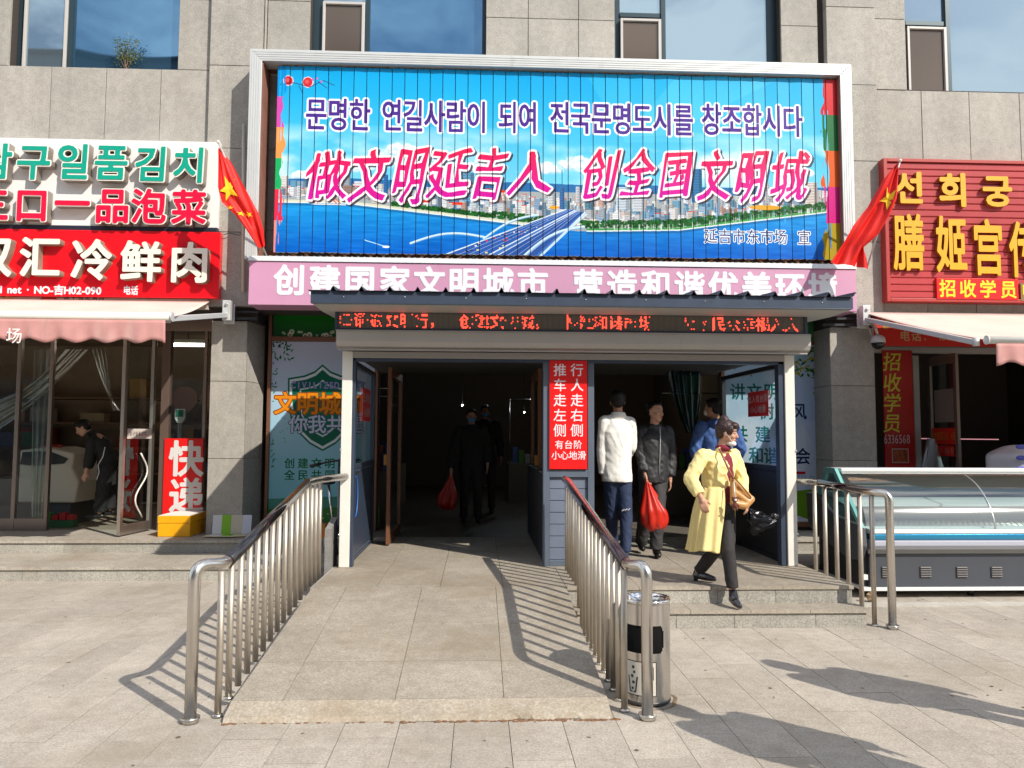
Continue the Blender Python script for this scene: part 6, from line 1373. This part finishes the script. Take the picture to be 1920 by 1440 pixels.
lipm = mat('lips', (.36, .10, .08), .5); eyew = mat('eye white', (.55, .52, .5), .3)
def skinm(name, c): return mat(name, c, .5, var=.06, vscale=30, spec=.4)
sk1, sk2, sk3 = skinm('skin light tan', (.50, .27, .18)), skinm('skin tan', (.40, .20, .125)), skinm('skin fair', (.52, .30, .21))
def shoe(parent, ankle, toe, heel, m, s=1., heelh=0., nm='shoe'):
    B = Blob(); a, t, h = Vector(ankle), Vector(toe), Vector(heel); up = V3(0, 0, 1); d = unit(t-h); mid = h.lerp(t, .55)
    B.limb([h+up*.032+d*.025, mid+up*.030, t+up*.022-d*.02], [.034*s, .040*s, .027*s]); B.limb([a, h.lerp(t, .25)+up*.045], [.040*s, .038*s]); B.limb([a+d*.01, mid+up*.035], [.036*s, .032*s])
    if heelh: B.cone(h+d*.025+up*.02, .022, h+d*.02-up*(heelh-.002), .018)
    return B.skin(nm, m, parent, .006, 3)
def torso_blob(J, rc, rw, rh, arms=None, flat=True):
    """garment body lofted from hips to neck, with sleeves"""
    B = Blob(); up = unit(J['neck']-J['pelvis']); M = frame(J['f'], up); pe, ne = J['pelvis'], J['neck']; L_ = (ne-pe).length; sd = J['shL']-J['shR']; ax = unit(sd-up*sd.dot(up)); hw = sd.length/2; smid = (J['shL']+J['shR'])/2
    rings = []; f_ = up.cross(-ax) if up.cross(-ax).dot(J['f']) > 0 else up.cross(ax)
    for t, w, d in ((-J.get('lo', .16), rh[1]*.98, rh[0]*.98), (-J.get('lo', .16)*.4, rh[1]*1.0, rh[0]*1.02), (.05, rh[1]*.99, rh[0]), (.25, rw[1], rw[0]), (.42, rw[1]*1.0, rw[0]), (.60, rc[1], rc[0]), (.74, rc[1]*1.04, rc[0]*1.02), (.86, hw*1.02, rc[0]*.88), (.94, hw*.80, rc[0]*.66), (1.0, .085, .075), (1.05, .066, .064)):
        k = min(max((t-.3)/.5, 0), 1); c = pe.lerp(J['chest'], t/.6) if t < .6 else J['chest'].lerp(ne, (t-.6)/.4); l_ = (M.col[1]*(1-k)+ax*k).normalized(); ff = (M.col[0]*(1-k)+f_*k).normalized()
        if t > .5: o = smid-(pe+up*(smid-pe).dot(up)); o = smid-c-up*(smid-c).dot(up); c += o*(0 if t < .65 else .5 if t < .8 else 1 if t < .96 else .0)
        rings.append([c+l_*(w*(abs(cos(a))**.85*(1 if cos(a) > 0 else -1)))+ff*(d*(abs(sin(a))**.9*(1 if sin(a) > 0 else -1))) for a in [2*pi*i/32 for i in range(32)]])
    B.loft(rings)
    for k in ('L', 'R'): B.limb([ne-up*.035, J['sh'+k]-up*.006], [.052, .058])
    if arms:
        for k in ('L', 'R'): B.limb([J['sh'+k]-up*.012, J['el'+k], J['el'+k].lerp(J['wr'+k], arms[3])], arms[:3], flat=flat)
    return B, M, up
def skeleton(J, s=1., hands=True):
    """the whole body as one mesh"""
    B = Blob(); up = unit(J['neck']-J['pelvis']); M = frame(J['f'], up)
    B.ell(J['chest'], (.095*s, .145*s, .17*s), M); B.ell(J['pelvis'], (.095*s, .14*s, .11*s), M); B.cone(J['pelvis'], .10*s, J['chest'], .10*s)
    B.limb([J['neck']-up*.03, J['neck']+(J['head']-J['neck'])*.55], [.056*s, .050*s]); hm = head_prims(B, J['head'], J['hf'], J.get('hu', (0, 0, 1)), s*J.get('hs', 1.))
    for k in ('L', 'R'):
        B.limb([J['neck']-up*.045, J['sh'+k]-up*.015, J['el'+k], J['wr'+k]], [.035*s, .040*s, .034*s, .025*s]); B.limb([J['hip'+k], J['kn'+k], J['kn'+k].lerp(J['an'+k], .35), J['an'+k]], [.078*s, .052*s, .050*s, .034*s])
        hd, pn, sd, cu = J['h'+k]; hand(B, J['wr'+k], hd, pn, sd, s*.93, cu)
        B.limb([J['an'+k], J['an'+k]-V3(0, 0, .025)], [.030*s, .026*s])
    return B, hm
def trousers(J, m, parent, r=(.108, .088, .066, .060), rh=(.125, .165, .13), fold=.006, seed=1, voxel=.009, hem=1.):
    B = Blob(); up = unit(J['neck']-J['pelvis']); M = frame(J['f'], up); B.ell(J['pelvis'], rh, M, 20)
    for k in ('L', 'R'): B.limb([J['hip'+k], J['hip'+k].lerp(J['kn'+k], .5), J['kn'+k], J['kn'+k].lerp(J['an'+k], hem)], [r[0], r[1], r[2], r[3]], flat=True)
    return B.skin('trousers', m, parent, voxel, 5, fold=fold, fs=15, seed=seed)
def standing(x, y, z, yaw, h=1.72, lean=0.):
    f = V3(cos(yaw), sin(yaw), 0); l = V3(-sin(yaw), cos(yaw), 0); u = V3(0, 0, 1); k = h/1.72; o = V3(x, y, z); J = {'f': f, 'hf': f, 'l': l}
    g_ = lambda a, b, c: o+(f*a+l*b+u*c)*k
    J.update(pelvis=g_(0, 0, .93), chest=g_(0+lean, 0, 1.24), neck=g_(lean, 0, 1.46), head=g_(.02+lean*1.3, 0, 1.605))
    for n, s in (('L', 1), ('R', -1)):
        J['sh'+n] = g_(lean, .175*s, 1.41); J['el'+n] = g_(-.03+lean, .235*s, 1.12); J['wr'+n] = g_(.05+lean, .25*s, .87); J['hip'+n] = g_(0, .085*s, .88); J['kn'+n] = g_(.015, .10*s, .48); J['an'+n] = g_(-.02, .11*s, .075); J['toe'+n] = f
        J['h'+n] = (V3(0, 0, -1)+f*.12, -l*s, 1 if n == 'L' else -1, .25)
    return J
def hairset(parent, P_, M, m, s=1., kind='short', voxel=.006):
    B = Blob(); r = lambda *a: tuple(v*s for v in a)
    B.ell(P_(-.022, 0, .050), r(.096, .084, .080), M); B.ell(P_(-.050, 0, .0), r(.062, .078, .070), M)
    for y in (-1, 1): B.ell(P_(-.012, .066*y, .028), r(.045, .016, .036), M)
    if kind == 'short': B.ell(P_(.045, 0, .088), r(.040, .058, .026), M)
    return B.skin('hair', m, parent, voxel, 3, fold=.0012, fs=60)

# ---- 1. the woman in the yellow coat
YW = 6.70
def Q(px, py, dy=0.): return P(px, py, YW+dy)
wo_ = thing('person', 'woman in yellow coat with maroon top and tan handbag stepping down the stairs', 'person', (2.15, 6.6, .15))
F, Lf = unit((.62, -.78, 0)), unit((.78, .62, 0))
J = dict(f=F, hf=unit((.86, -.48, -.30)), hu=(.12, -.10, 1), hs=.97, pelvis=Q(1347, 948, .02), chest=Q(1347, 880, .02), neck=Q(1352, 846, .0), head=Q(1364, 812, -.04),
 shR=Q(1318, 851, -.10), elR=Q(1294, 898, -.16), wrR=Q(1315, 934, -.22), shL=Q(1376, 852, .13), elL=Q(1392, 900, .10), wrL=Q(1392, 938, -.10),
 hipR=Q(1337, 952, -.03), hipL=Q(1360, 952, .07), knR=Q(1340, 1034, .08), anR=Q(1307, 1074, .22), knL=Q(1365, 1034, -.10), anL=Q(1374, 1108, -.12), toeR=unit((.95, -.25, -.1)), toeL=unit((.5, -.85, -.35)),
 hR=(unit((.25, -.2, -1)), unit((.3, .9, 0)), 1, .5), hL=(unit((.35, -.5, -.8)), unit((-.5, .3, -.5)), -1, .95))
B, (HM, HP) = skeleton(J, .95); body = B.skin('body', sk1, wo_, .006, 2); face_bits(body, HP, HM, .93, mouth=True, lid=True)
B = Blob(); r_ = .95; B.ell(HP(-.022, 0, .045), (.092, .082, .080), HM); B.ell(HP(-.055, 0, .005), (.058, .074, .066), HM); B.ell(HP(-.050, 0, .128), (.042, .042, .036), HM); B.ell(HP(-.075, 0, .105), (.032, .032, .032), HM)
for y in (-1, 1): B.ell(HP(.018, .068*y, .035), (.048, .015, .042), HM); B.ell(HP(.044, .060*y, .028), (.016, .010, .036), HM)
B.ell(HP(.055, 0, .082), (.040, .060, .028), HM); B.ell(HP(.070, .01, .072), (.018, .044, .020), HM); B.skin('hair', hairb, wo_, .005, 2, fold=.0018, fs=55)
# mask pulled under the chin
mkm = mat('pale face mask', (.62, .60, .59), .7); B = Blob(); B.ell(HP(.048, 0, -.092), (.044, .050, .024), HM); B.ell(HP(.064, -.004, -.084), (.026, .038, .020), HM); mk = B.skin('face_mask', mkm, wo_, .005, 3, fold=.003, fs=50)
for y in (-1, 1): q = G(); q.tube([HP(.066, .042*y, -.075), HP(.035, .066*y, -.035), HP(-.004, .082*y, .012)], .0024, 5); q.done('ear_loop', mkm, mk)
# maroon top and scarf
maroon = mat('maroon knit', (.19, .006, .028), .75, var=.2, vscale=60, bump=.4, bscale=180)
B = Blob(); M_ = frame(F, (0, 0, 1)); B.ell(J['chest']+F*.035+Lf*.02, (.090, .105, .17), M_); B.ell(J['pelvis']+F*.035+V3(0, 0, .10)+Lf*.03, (.090, .11, .12), M_); B.ell(J['neck']+F*.02+V3(0, 0, .028), (.068, .070, .036), M_); B.skin('top', maroon, wo_, .007, 3, fold=.004, fs=24, seed=4)
# coat
coat = mat('yellow coat cotton', 'e9d592', .72, var=.04, vscale=7, bump=.25, bscale=45)
B, _, _ = torso_blob(dict(J, f=F, pelvis=J['pelvis']+V3(0, 0, .12)-F*.012, neck=J['neck']-F*.012-V3(0, 0, .03)), (.118, .172, 0), (.112, .158, 0), (.106, .138, 0)); 
B.limb([J['shR']-V3(0, 0, .012), J['elR'], J['elR'].lerp(J['wrR'], .80)], [.062, .060, .047], flat=True); B.limb([J['shL']-V3(0, 0, .012), J['elL'], J['elL'].lerp(J['wrL'], .8)], [.058, .054, .044], flat=True)
B.skin('coat_body', coat, wo_, .0065, 3, fold=.009, fs=15, seed=2)
def coat_ring(phi, v):
    c = J['pelvis'].lerp(V3(J['pelvis'].x-.045, J['pelvis'].y+.03, Q(1330, 1032).z), v); c.z = (J['pelvis'].z+.165)*(1-v)+(Q(1330, 1032).z)*v
    c -= F*.02; pl = 1+(.02+.055*v)*sin(phi*15+1.2*sin(3*phi))+.05*v*sin(phi*5+1)
    rf_, rl_ = (.119+.065*v+.035*sin(pi*v)*(1-v))*pl, (.147+.072*v+.035*sin(pi*v)*(1-v))*pl
    p = c+F*(rf_*cos(phi))+Lf*(rl_*sin(phi)); p.z += .012*sin(phi*4)*v; return p
q = G(); op = lambda v: (.34+.22*v, .30+.16*v)
q.grid(lambda u, v: coat_ring(op(v)[0]+(2*pi-op(v)[0]-op(v)[1])*u, v), 150, 36); q.done('coat_skirt', coat, wo_, solid=.006)
for sgn in (-1, 1):   # front placket edges and collar
    q = G(); q.grid(lambda u, v: J['neck']+V3(0, 0, .035-.045*v)+(Lf*sgn*cos(u*1.9)-F*sin(u*1.9)+F*.55)*(.066+.030*v), 14, 4); q.done('collar', coat, wo_, solid=.006)
btn = mat('coat button', (.65, .52, .25), .3)
blk = mat('black trouser cloth', (.022, .020, .021), .8, var=.2, vscale=30)
trousers(J, blk, wo_, (.088, .076, .062, .050), (.11, .13, .10), .005, 3, .008, .93)
pat = mat('black patent leather', (.008, .008, .012), .12, coat=1)
shoe(wo_, J['anL'], P(1390, 1144, 6.42)+V3(0, 0, .0), P(1369, 1128, 6.55), pat, .88, .0); shoe(wo_, J['anR'], P(1343, 1091, 6.80), P(1300, 1084, 6.93), pat, .88, .035)
# handbag with strap, charm
tan = mat('tan leather', (.48, .24, .075), .38, var=.08, vscale=20)
hbg = thing('handbag', 'tan leather shoulder bag with a small bear charm hanging at the yellow coat', 'handbag', tuple(Q(1392, 925, -.1)))
B = Blob(); b0, b1, b2, b3 = Q(1374, 898, -.12), Q(1408, 936, -.12), Q(1396, 948, -.14), Q(1376, 944, -.14); B.limb([b0, b1], [.020, .030]); B.limb([b1, b2], [.034, .036]); B.limb([b2, b3], [.036, .036]); B.limb([b0, b3], [.024, .034]); B.limb([b0.lerp(b3, .5), b1.lerp(b2, .5)], [.030, .036]); B.skin('body', tan, hbg, .006, 5)
q = G(); q.tube([Q(1376, 895, -.16), Q(1392, 912, -.17), Q(1409, 934, -.16)], .006, 6); q.done('zip_edge', mat('brown piping', (.20, .08, .02), .4), hbg)
q = G(); q.tube([Q(1349, 842, -.10), Q(1358, 862, -.19), Q(1368, 884, -.20), Q(1375, 898, -.16)], [.010]*4, 6); q.done('strap', mat('patterned strap', (.30, .13, .08), .6, var=.5, vscale=70), hbg)
cr_ = thing('bear_charm', 'brown bear key charm with pale face dangling from the tan handbag', 'charm', tuple(Q(1378, 938, -.2))); c = Q(1378, 937, -.22)
q = G(); q.ball(c, (.026, .022, .024), 12); q.ball(c+V3(-.02, 0, .018), .010, 8); q.ball(c+V3(.02, 0, .018), .010, 8); q.ball(c+V3(0, 0, -.045), (.022, .018, .028), 12)
for sx in (-1, 1): q.tube([c+V3(.012*sx, 0, -.035), c+V3(.035*sx, -.0, -.055)], .008, 6); q.tube([c+V3(.01*sx, 0, -.06), c+V3(.016*sx, 0, -.09)], .009, 6)
q.done('body', mat('brown plush', (.12, .035, .025), .9), cr_); q = G(); q.ball(c+V3(0, -.018, -.002), (.013, .008, .011), 10); q.done('face', mkm, cr_); q = G(); q.tube([c+V3(0, 0, .02), Q(1377, 920, -.2), Q(1376, 902, -.17)], .005, 6); q.done('chain', alum, cr_)
# black plastic bag
pb = thing('black_plastic_bag', 'glossy black plastic bag swinging from the hand of the yellow coated woman', 'plastic bag', tuple(Q(1400, 950, -.1)))
A_ = [Q(1394, 948, -.12), Q(1412, 954, -.10), Q(1432, 963, -.06), Q(1454, 966, -.02)]; B_ = [Q(1396, 951, -.14), Q(1402, 976, -.16), Q(1411, 1006, -.12), Q(1452, 986, -.04)]
q = G()
for sd in (-1, 1):
    q.grid(lambda u, v: poly_at(A_, v).lerp(poly_at(B_, v), u)+V3(.010*sin(v*23+u*4), sd*(.045*sin(pi*u)*min(1, v*2)*(1-.35*v))+.014*mnoise.noise(V3(u*4+v*3, v*7-u*4, sd))+.005*sin(u*16+v*8), .010*sin(v*13)), 30, 30)
blkbag = clearglass('black plastic', (.035, .04, .035), .05, .2); [setattr(n_.inputs[0], 'default_value', (.22, .22, .24, 1)) for n_ in blkbag.node_tree.nodes if n_.type == 'BSDF_GLOSSY']; q.done('film', blkbag, pb)
q = G()
for k in range(3): q.tube([Q(1394, 949, -.13), Q(1412+k*5, 956+k*8, -.15+.01*k), Q(1434+k*5, 964+k*5, -.10)], .0022, 5)
q.done('folds', mat('black film folds', (.02, .02, .022), .12), pb); 
B = Blob(); B.ell(Q(1452, 968, -.03), (.035, .03, .022)); B.ell(Q(1440, 975, -.04), (.03, .03, .025)); B.skin('knot', MATS['black film folds'], pb, .006, 1, fold=.012, fs=60)

# ---- 2. white shirt man seen from behind
Y2 = 8.05
def Q(px, py, dy=0.): return P(px, py, Y2+dy)
m2 = thing('person', 'man in white shirt and navy trousers walking into the entrance, seen from behind', 'person', (1.5, 8.1, .3)); f2 = unit((.18, .98, 0))
J = dict(lo=.09, f=f2, hf=unit((.1, 1, .05)), pelvis=Q(1157, 893), chest=Q(1157, 828), neck=Q(1159, 779), head=Q(1158, 753, .02), shL=Q(1134, 789), elL=Q(1129, 843, .0), wrL=Q(1131, 893, .0), shR=Q(1181, 791, .02), elR=Q(1184, 838, .10), wrR=Q(1172, 862, .32),
 hipL=Q(1147, 898), hipR=Q(1168, 898), knL=Q(1146, 965, .10), anL=Q(1150, 1022, .28), knR=Q(1174, 968, .0), anR=Q(1173, 1036, -.02), toeL=f2, toeR=f2, hL=(unit((.25, .1, -1)), unit((1, .1, 0)), 1, .5), hR=(unit((0, 1, -.1)), unit((-1, 0, 0)), -1, .5))
B, (HM, HP) = skeleton(J, .98); body = B.skin('body', sk2, m2, .007, 2); hairset(m2, HP, HM, hairm, .98)
shw = mat('white shirt cotton', (.80, .78, .74), .7, bump=.2, bscale=60)
B, M_, up = torso_blob(J, (.118, .160, .155), (.112, .150, .14), (.125, .158, .115), [.070, .060, .046, .90]); B.skin('shirt', shw, m2, .0065, 3, fold=.0045, fs=13, seed=6)
q = G(); q.grid(lambda u, v: J['neck']+V3(0, 0, .03-.05*v)+V3(cos(u*2*pi), sin(u*2*pi), 0)*(.056+.014*v), 20, 3); q.done('collar', mat('blue white collar', (.50, .54, .62), .7), m2, solid=.005)
nav = mat('navy trouser cloth', (.020, .035, .085), .8, var=.15, vscale=20); tr = trousers(J, nav, m2, (.094, .080, .066, .058), (.118, .145, .12), .005, 5, .008, .98)
q = G()
for k in range(6): p = P(1166+k*2.7, 959-k*.4, Y2-.085); q.tube([p, p+V3(.008, 0, .016+.008*(k % 2))], .003, 5)
q.done('printed_mark', wl, tr)
shm = mat('dark blue trainer', (.02, .04, .08), .5); shoe(m2, J['anR'], Q(1170, 1044, .14), Q(1173, 1050, -.10), shm, 1., 0); shoe(m2, J['anL'], Q(1152, 1025, .42), Q(1150, 1033, .22), shm, 1., 0)

# ---- 3. man in black jacket with the red bag
Y3 = 8.32
def Q(px, py, dy=0.): return P(px, py, Y3+dy)
m3 = thing('person', 'man in black jacket leaving the entrance with a red carrier bag', 'person', (1.9, 8.3, .3)); f3 = unit((.28, -.96, 0))
J = dict(f=f3, hf=unit((.55, -.84, -.08)), pelvis=Q(1224, 888), chest=Q(1226, 828), neck=Q(1227, 800), head=Q(1229, 773, -.03), shR=Q(1204, 808), elR=Q(1204, 853, -.02), wrR=Q(1210, 889, -.10), shL=Q(1250, 808, .05), elL=Q(1258, 855, .08), wrL=Q(1256, 898, .02),
 hipR=Q(1214, 893), hipL=Q(1236, 893, .03), knR=Q(1210, 962, .12), anR=Q(1202, 1020, .28), knL=Q(1233, 963, -.12), anL=Q(1230, 1031, -.10), toeR=f3, toeL=f3, hR=(unit((.1, -.1, -1)), unit((1, .1, 0)), -1, .9), hL=(unit((0, 0, -1)), unit((-1, 0, 0)), 1, .3))
B, (HM, HP) = skeleton(J, 1.); body = B.skin('body', sk1, m3, .006, 2); face_bits(body, HP, HM, 1.); B = Blob(); B.ell(HP(-.025, 0, .050), (.092, .080, .074), HM); B.ell(HP(-.05, 0, .01), (.055, .075, .06), HM); B.ell(HP(.038, 0, .088), (.036, .055, .020), HM); B.skin('hair', hairm, m3, .006, 2, fold=.002, fs=80)
jk = mat('black jacket', (.020, .020, .023), .6, var=.1); jk2 = mat('charcoal jacket sleeve', (.055, .057, .06), .6)
B, M_, up = torso_blob(J, (.130, .170, .17), (.125, .160, .15), (.130, .165, .13), [.078, .068, .054, .88]); B.cone(J['neck']-V3(0, 0, .04), .075, J['neck']+V3(0, 0, .03), .068); B.skin('jacket', jk, m3, .007, 3, fold=.008, fs=15, seed=8)
B = Blob(); B.limb([J['shR'].lerp(J['elR'], .45)+V3(0, -.003, 0), J['elR']+V3(0, -.004, 0), J['elR'].lerp(J['wrR'], .80)+V3(0, -.004, 0)], [.074, .071, .057], flat=True); B.skin('sleeve', jk2, m3, .007, 3, fold=.008, fs=17, seed=9)
q = G(); q.tube([J['chest']+f3*.135+V3(0, 0, .16), J['chest']+f3*.142, J['pelvis']+f3*.14], .004, 5); q.done('zip', alum, m3)
trousers(J, mat('charcoal trouser cloth', (.035, .034, .036), .8), m3, (.098, .085, .074, .068), (.13, .155, .12), .007, 7, .009, .98)
lsh = mat('black leather', (.012, .011, .011), .35); shoe(m3, J['anL'], Q(1236, 1046, -.22), Q(1229, 1040, .0), lsh, 1.05); shoe(m3, J['anR'], Q(1206, 1034, .15), Q(1200, 1026, .36), lsh, 1.05)
def carrier(label, top, c, rx, ry, h, m, m2_, seed):
    t = thing('red_carrier_bag', label, 'plastic bag', tuple(top), group='red carrier bags'); q = G(); N, K = 40, 24
    def fn(u, v):
        a = 2*pi*u; r = (.10+.9*min(1, v/.62)**1.25) if v < .8 else (1-.55*((v-.8)/.2)**2); fold = 1+(.30*(1-v)+.05)*sin(a*9+seed)+.07*sin(a*5+v*6)+.03*sin(a*17+v*9); z = top.z+(c.z-h/2-top.z)*v
        o = top.lerp(c, min(1, v*1.35)); return V3(o.x+rx*r*fold*cos(a), o.y+ry*r*fold*sin(a), z+.010*sin(a*3))
    q.grid(fn, N, K); bmesh.ops.remove_doubles(q.b, verts=q.b.verts, dist=1e-4); q.done('film', m, t)
    B = Blob(); B.ell(c-V3(0, 0, h*.30), (rx*.75, ry*.7, h*.18)); B.ell(c-V3(rx*.25, 0, h*.2), (rx*.5, ry*.6, h*.2)); B.skin('contents', m2_, t, .01, 2, fold=.02, fs=20)
    return t
redf = bpy.data.materials.new('red film'); redf.use_nodes = True; b_ = redf.node_tree.nodes['Principled BSDF']; b_.inputs['Base Color'].default_value = (.80, .035, .015, 1); b_.inputs['Roughness'].default_value = .28; b_.inputs['Alpha'].default_value = .86; b_.inputs['Specular IOR Level'].default_value = .8
_n = redf.node_tree; tl = _n.nodes.new('ShaderNodeBsdfTranslucent'); tl.inputs[0].default_value = (.85, .05, .02, 1); ms = _n.nodes.new('ShaderNodeMixShader'); ms.inputs[0].default_value = .3; _n.links.new(b_.outputs[0], ms.inputs[1]); _n.links.new(tl.outputs[0], ms.inputs[2]); _n.links.new(ms.outputs[0], _n.nodes['Material Output'].inputs[0])
carrier('red plastic carrier bag in the hand of the black jacketed man', Q(1213, 900, -.13), Q(1228, 962, -.13), .135, .09, .37, redf, mat('bag contents', (.5, .05, .03), .7), 1.)

# ---- 4. person in the blue jacket, back turned
Y4 = 8.75
def Q(px, py, dy=0.): return P(px, py, Y4+dy)
m4 = thing('person', 'person in blue hooded jacket going inside behind the yellow coated woman', 'person', (2.7, 8.7, .3)); f4 = unit((-.35, .93, 0))
J = dict(f=f4, hf=unit((-.75, .6, -.05)), pelvis=Q(1342, 885), chest=Q(1344, 828), neck=Q(1344, 790), head=Q(1336, 766, 0), shL=Q(1316, 800), elL=Q(1304, 843, .0), wrL=Q(1308, 878, .12), shR=Q(1374, 802, .04), elR=Q(1388, 842, .08), wrR=Q(1378, 866, .25),
 hipL=Q(1332, 890), hipR=Q(1354, 890), knL=Q(1328, 955, .0), anL=Q(1314, 1012, -.08), knR=Q(1354, 955, .14), anR=Q(1356, 1003, .3), toeL=f4, toeR=f4, hL=(unit((0, .3, -1)), unit((1, 0, 0)), 1, .5), hR=(unit((-.2, .8, -.2)), unit((-1, 0, 0)), -1, .5))
B, (HM, HP) = skeleton(J, .98); body = B.skin('body', sk2, m4, .008, 2); face_bits(body, HP, HM, .98, mouth=False); hairset(m4, HP, HM, hairm, .98, voxel=.008); B = Blob(); B.ell(HP(.068, 0, -.045), (.038, .052, .045), HM); B.skin('face_mask', mkm, m4, .007, 2)
blu = mat('blue jacket cloth', (.075, .15, .42), .65, var=.08, vscale=8); B, M_, up = torso_blob(J, (.135, .180, .18), (.130, .170, .15), (.135, .175, .13), [.080, .070, .055, .9]); B.ell(J['neck']-f4*.075-V3(0, 0, .035), (.065, .11, .07), M_); B.skin('jacket', blu, m4, .008, 3, fold=.011, fs=13, seed=3)
trousers(J, nav, m4, (.095, .082, .068, .060), (.12, .15, .12), .006, 2, .01, .98); bsh = mat('royal blue shoe', (.02, .03, .28), .5); shoe(m4, J['anL'], Q(1313, 1024, .10), Q(1313, 1030, -.15), bsh, 1.); shoe(m4, J['anR'], Q(1358, 1012, .45), Q(1356, 1016, .25), bsh, 1.)

# ---- 5, 6. masked people deep in the dark left entrance
dkc = mat('very dark clothes', (.012, .012, .013), .8); msk = mat('blue surgical mask', (.10, .32, .62), .7)
def inside(px, py, Yk, h, label, sk, bag=None):
    hd = P(px, py, Yk); J = standing(hd.x, Yk, .298, -pi/2, (hd.z-.30)/.933*1.0); t = thing('person', label, 'person', (hd.x, Yk, .3)); k = 1.
    if bag: J['wrR'] = P(846, 882, Yk-.25); J['elR'] = J['shR'].lerp(J['wrR'], .5)+V3(-.06, .03, 0)
    B, (HM, HP) = skeleton(J, .98); o = B.skin('body', sk, t, .012, 2); hairset(t, HP, HM, hairm, .98, voxel=.01); B = Blob(); B.ell(HP(.060, 0, -.048), (.046, .060, .046), HM); B.skin('face_mask', msk, t, .008, 2)
    B, M_, up = torso_blob(J, (.135, .175, .18), (.13, .165, .15), (.135, .17, .13), [.078, .068, .054, .9]); B.skin('coat', dkc, t, .011, 3, fold=.008); trousers(J, dkc, t, voxel=.012)
    for n in 'LR': shoe(t, J['an'+n], J['an'+n]+V3(0, -.18, -.07), J['an'+n]+V3(0, .06, -.07), dkc)
    return J
J5 = inside(884, 781, 11.6, 1.7, 'masked person in black coat carrying a red bag out of the dark hall', sk1, True)
carrier('dim red carrier bag held by the masked person in the dark left entrance', P(846, 888, 11.35), P(839, 930, 11.35), .13, .09, .40, redf, MATS['bag contents'], 2.)
inside(910, 772, 13.0, 1.7, 'second masked person in black deeper inside the dark hall', sk2)

# ---- 7. woman bending over in the pickle shop
Y7 = 11.0
def Q(px, py, dy=0.): return P(px, py, Y7+dy)
m7 = thing('person', 'woman in black bending forward inside the pickle shop doorway', 'person', (-5.4, 11, .3)); f7 = unit((-.93, -.30, -.2))
J = dict(f=f7, hf=unit((-.80, -.35, -.60)), hu=(-.55, 0, .8), pelvis=Q(202, 868), chest=Q(190, 832), neck=Q(170, 812), head=Q(155, 803, -.06), shL=Q(172, 824, -.12), elL=Q(167, 860, -.16), wrL=Q(161, 886, -.18), shR=Q(178, 824, .14), elR=Q(172, 862, .18), wrR=Q(164, 884, .12),
 hipL=Q(200, 876, -.07), hipR=Q(203, 876, .08), knL=Q(192, 928, -.07), anL=Q(186, 964, -.06), knR=Q(203, 925, .08), anR=Q(207, 958, .10), toeL=f7, toeR=f7, hL=(unit((-.3, -.1, -1)), unit((.1, .9, 0)), 1, .5), hR=(unit((-.3, 0, -1)), unit((0, -1, 0)), -1, .5))
B, (HM, HP) = skeleton(J, .95); body = B.skin('body', sk3, m7, .007, 2); face_bits(body, HP, HM, .93, lid=True); hairset(m7, HP, HM, hairm, .97); q = G(); q.ball(HP(-.085, 0, .06), .04, 12); q.done('hair_bun', hairm, m7)
B, M_, up = torso_blob(J, (.115, .150, .16), (.115, .145, .14), (.125, .15, .13), [.070, .060, .052, .7]); B.skin('top', dkc, m7, .009, 3, fold=.008, seed=5); trousers(J, dkc, m7, (.11, .10, .09, .085), (.13, .15, .13), .008, 3, .01, .85)
q = G(); q.tube([Q(197, 838, -.19), Q(193, 856, -.20), Q(184, 872, -.20), Q(186, 885, -.19), Q(181, 900, -.18)], .006, 5); q.done('side_stripe', wl, m7)
for n in 'LR': shoe(m7, J['an'+n], J['an'+n]+V3(-.17, -.05, -.06), J['an'+n]+V3(.06, .02, -.06), lsh, .9)

# ---- 8, 9. passers-by beyond the right edge whose shadows lie on the paving
for (px, py, h, lab_, col) in ((1445, 1243, 1.66, 'passer-by in grey jacket standing right of the picture, shadow on the paving', (.2, .2, .22)), (1240, 1322, 1.74, 'passer-by in brown coat nearest the camera, broad shadow on the paving', (.25, .16, .1))):
    tip = P(px, py, Z=0); b0 = tip+V3(.735, -.787, 0)/.861*h; t = thing('person', lab_, 'person', (b0.x, b0.y, 0)); J = standing(b0.x, b0.y, 0, pi*.62, h)
    B, (HM, HP) = skeleton(J, .98); o = B.skin('body', sk2, t, .014, 2); face_bits(o, HP, HM, .98); hairset(t, HP, HM, hairm, 1.05, voxel=.01)
    B, M_, up = torso_blob(J, (.14, .185, .18), (.135, .175, .16), (.145, .185, .16), [.082, .072, .056, .9]); B.skin('jacket', mat('passer jacket %d' % px, col, .7), t, .011, 3, fold=.01); trousers(J, dkc, t, voxel=.012)
    for n in 'LR': shoe(t, J['an'+n], J['an'+n]+J['f']*.18-V3(0, 0, .07), J['an'+n]-J['f']*.06-V3(0, 0, .07), lsh)
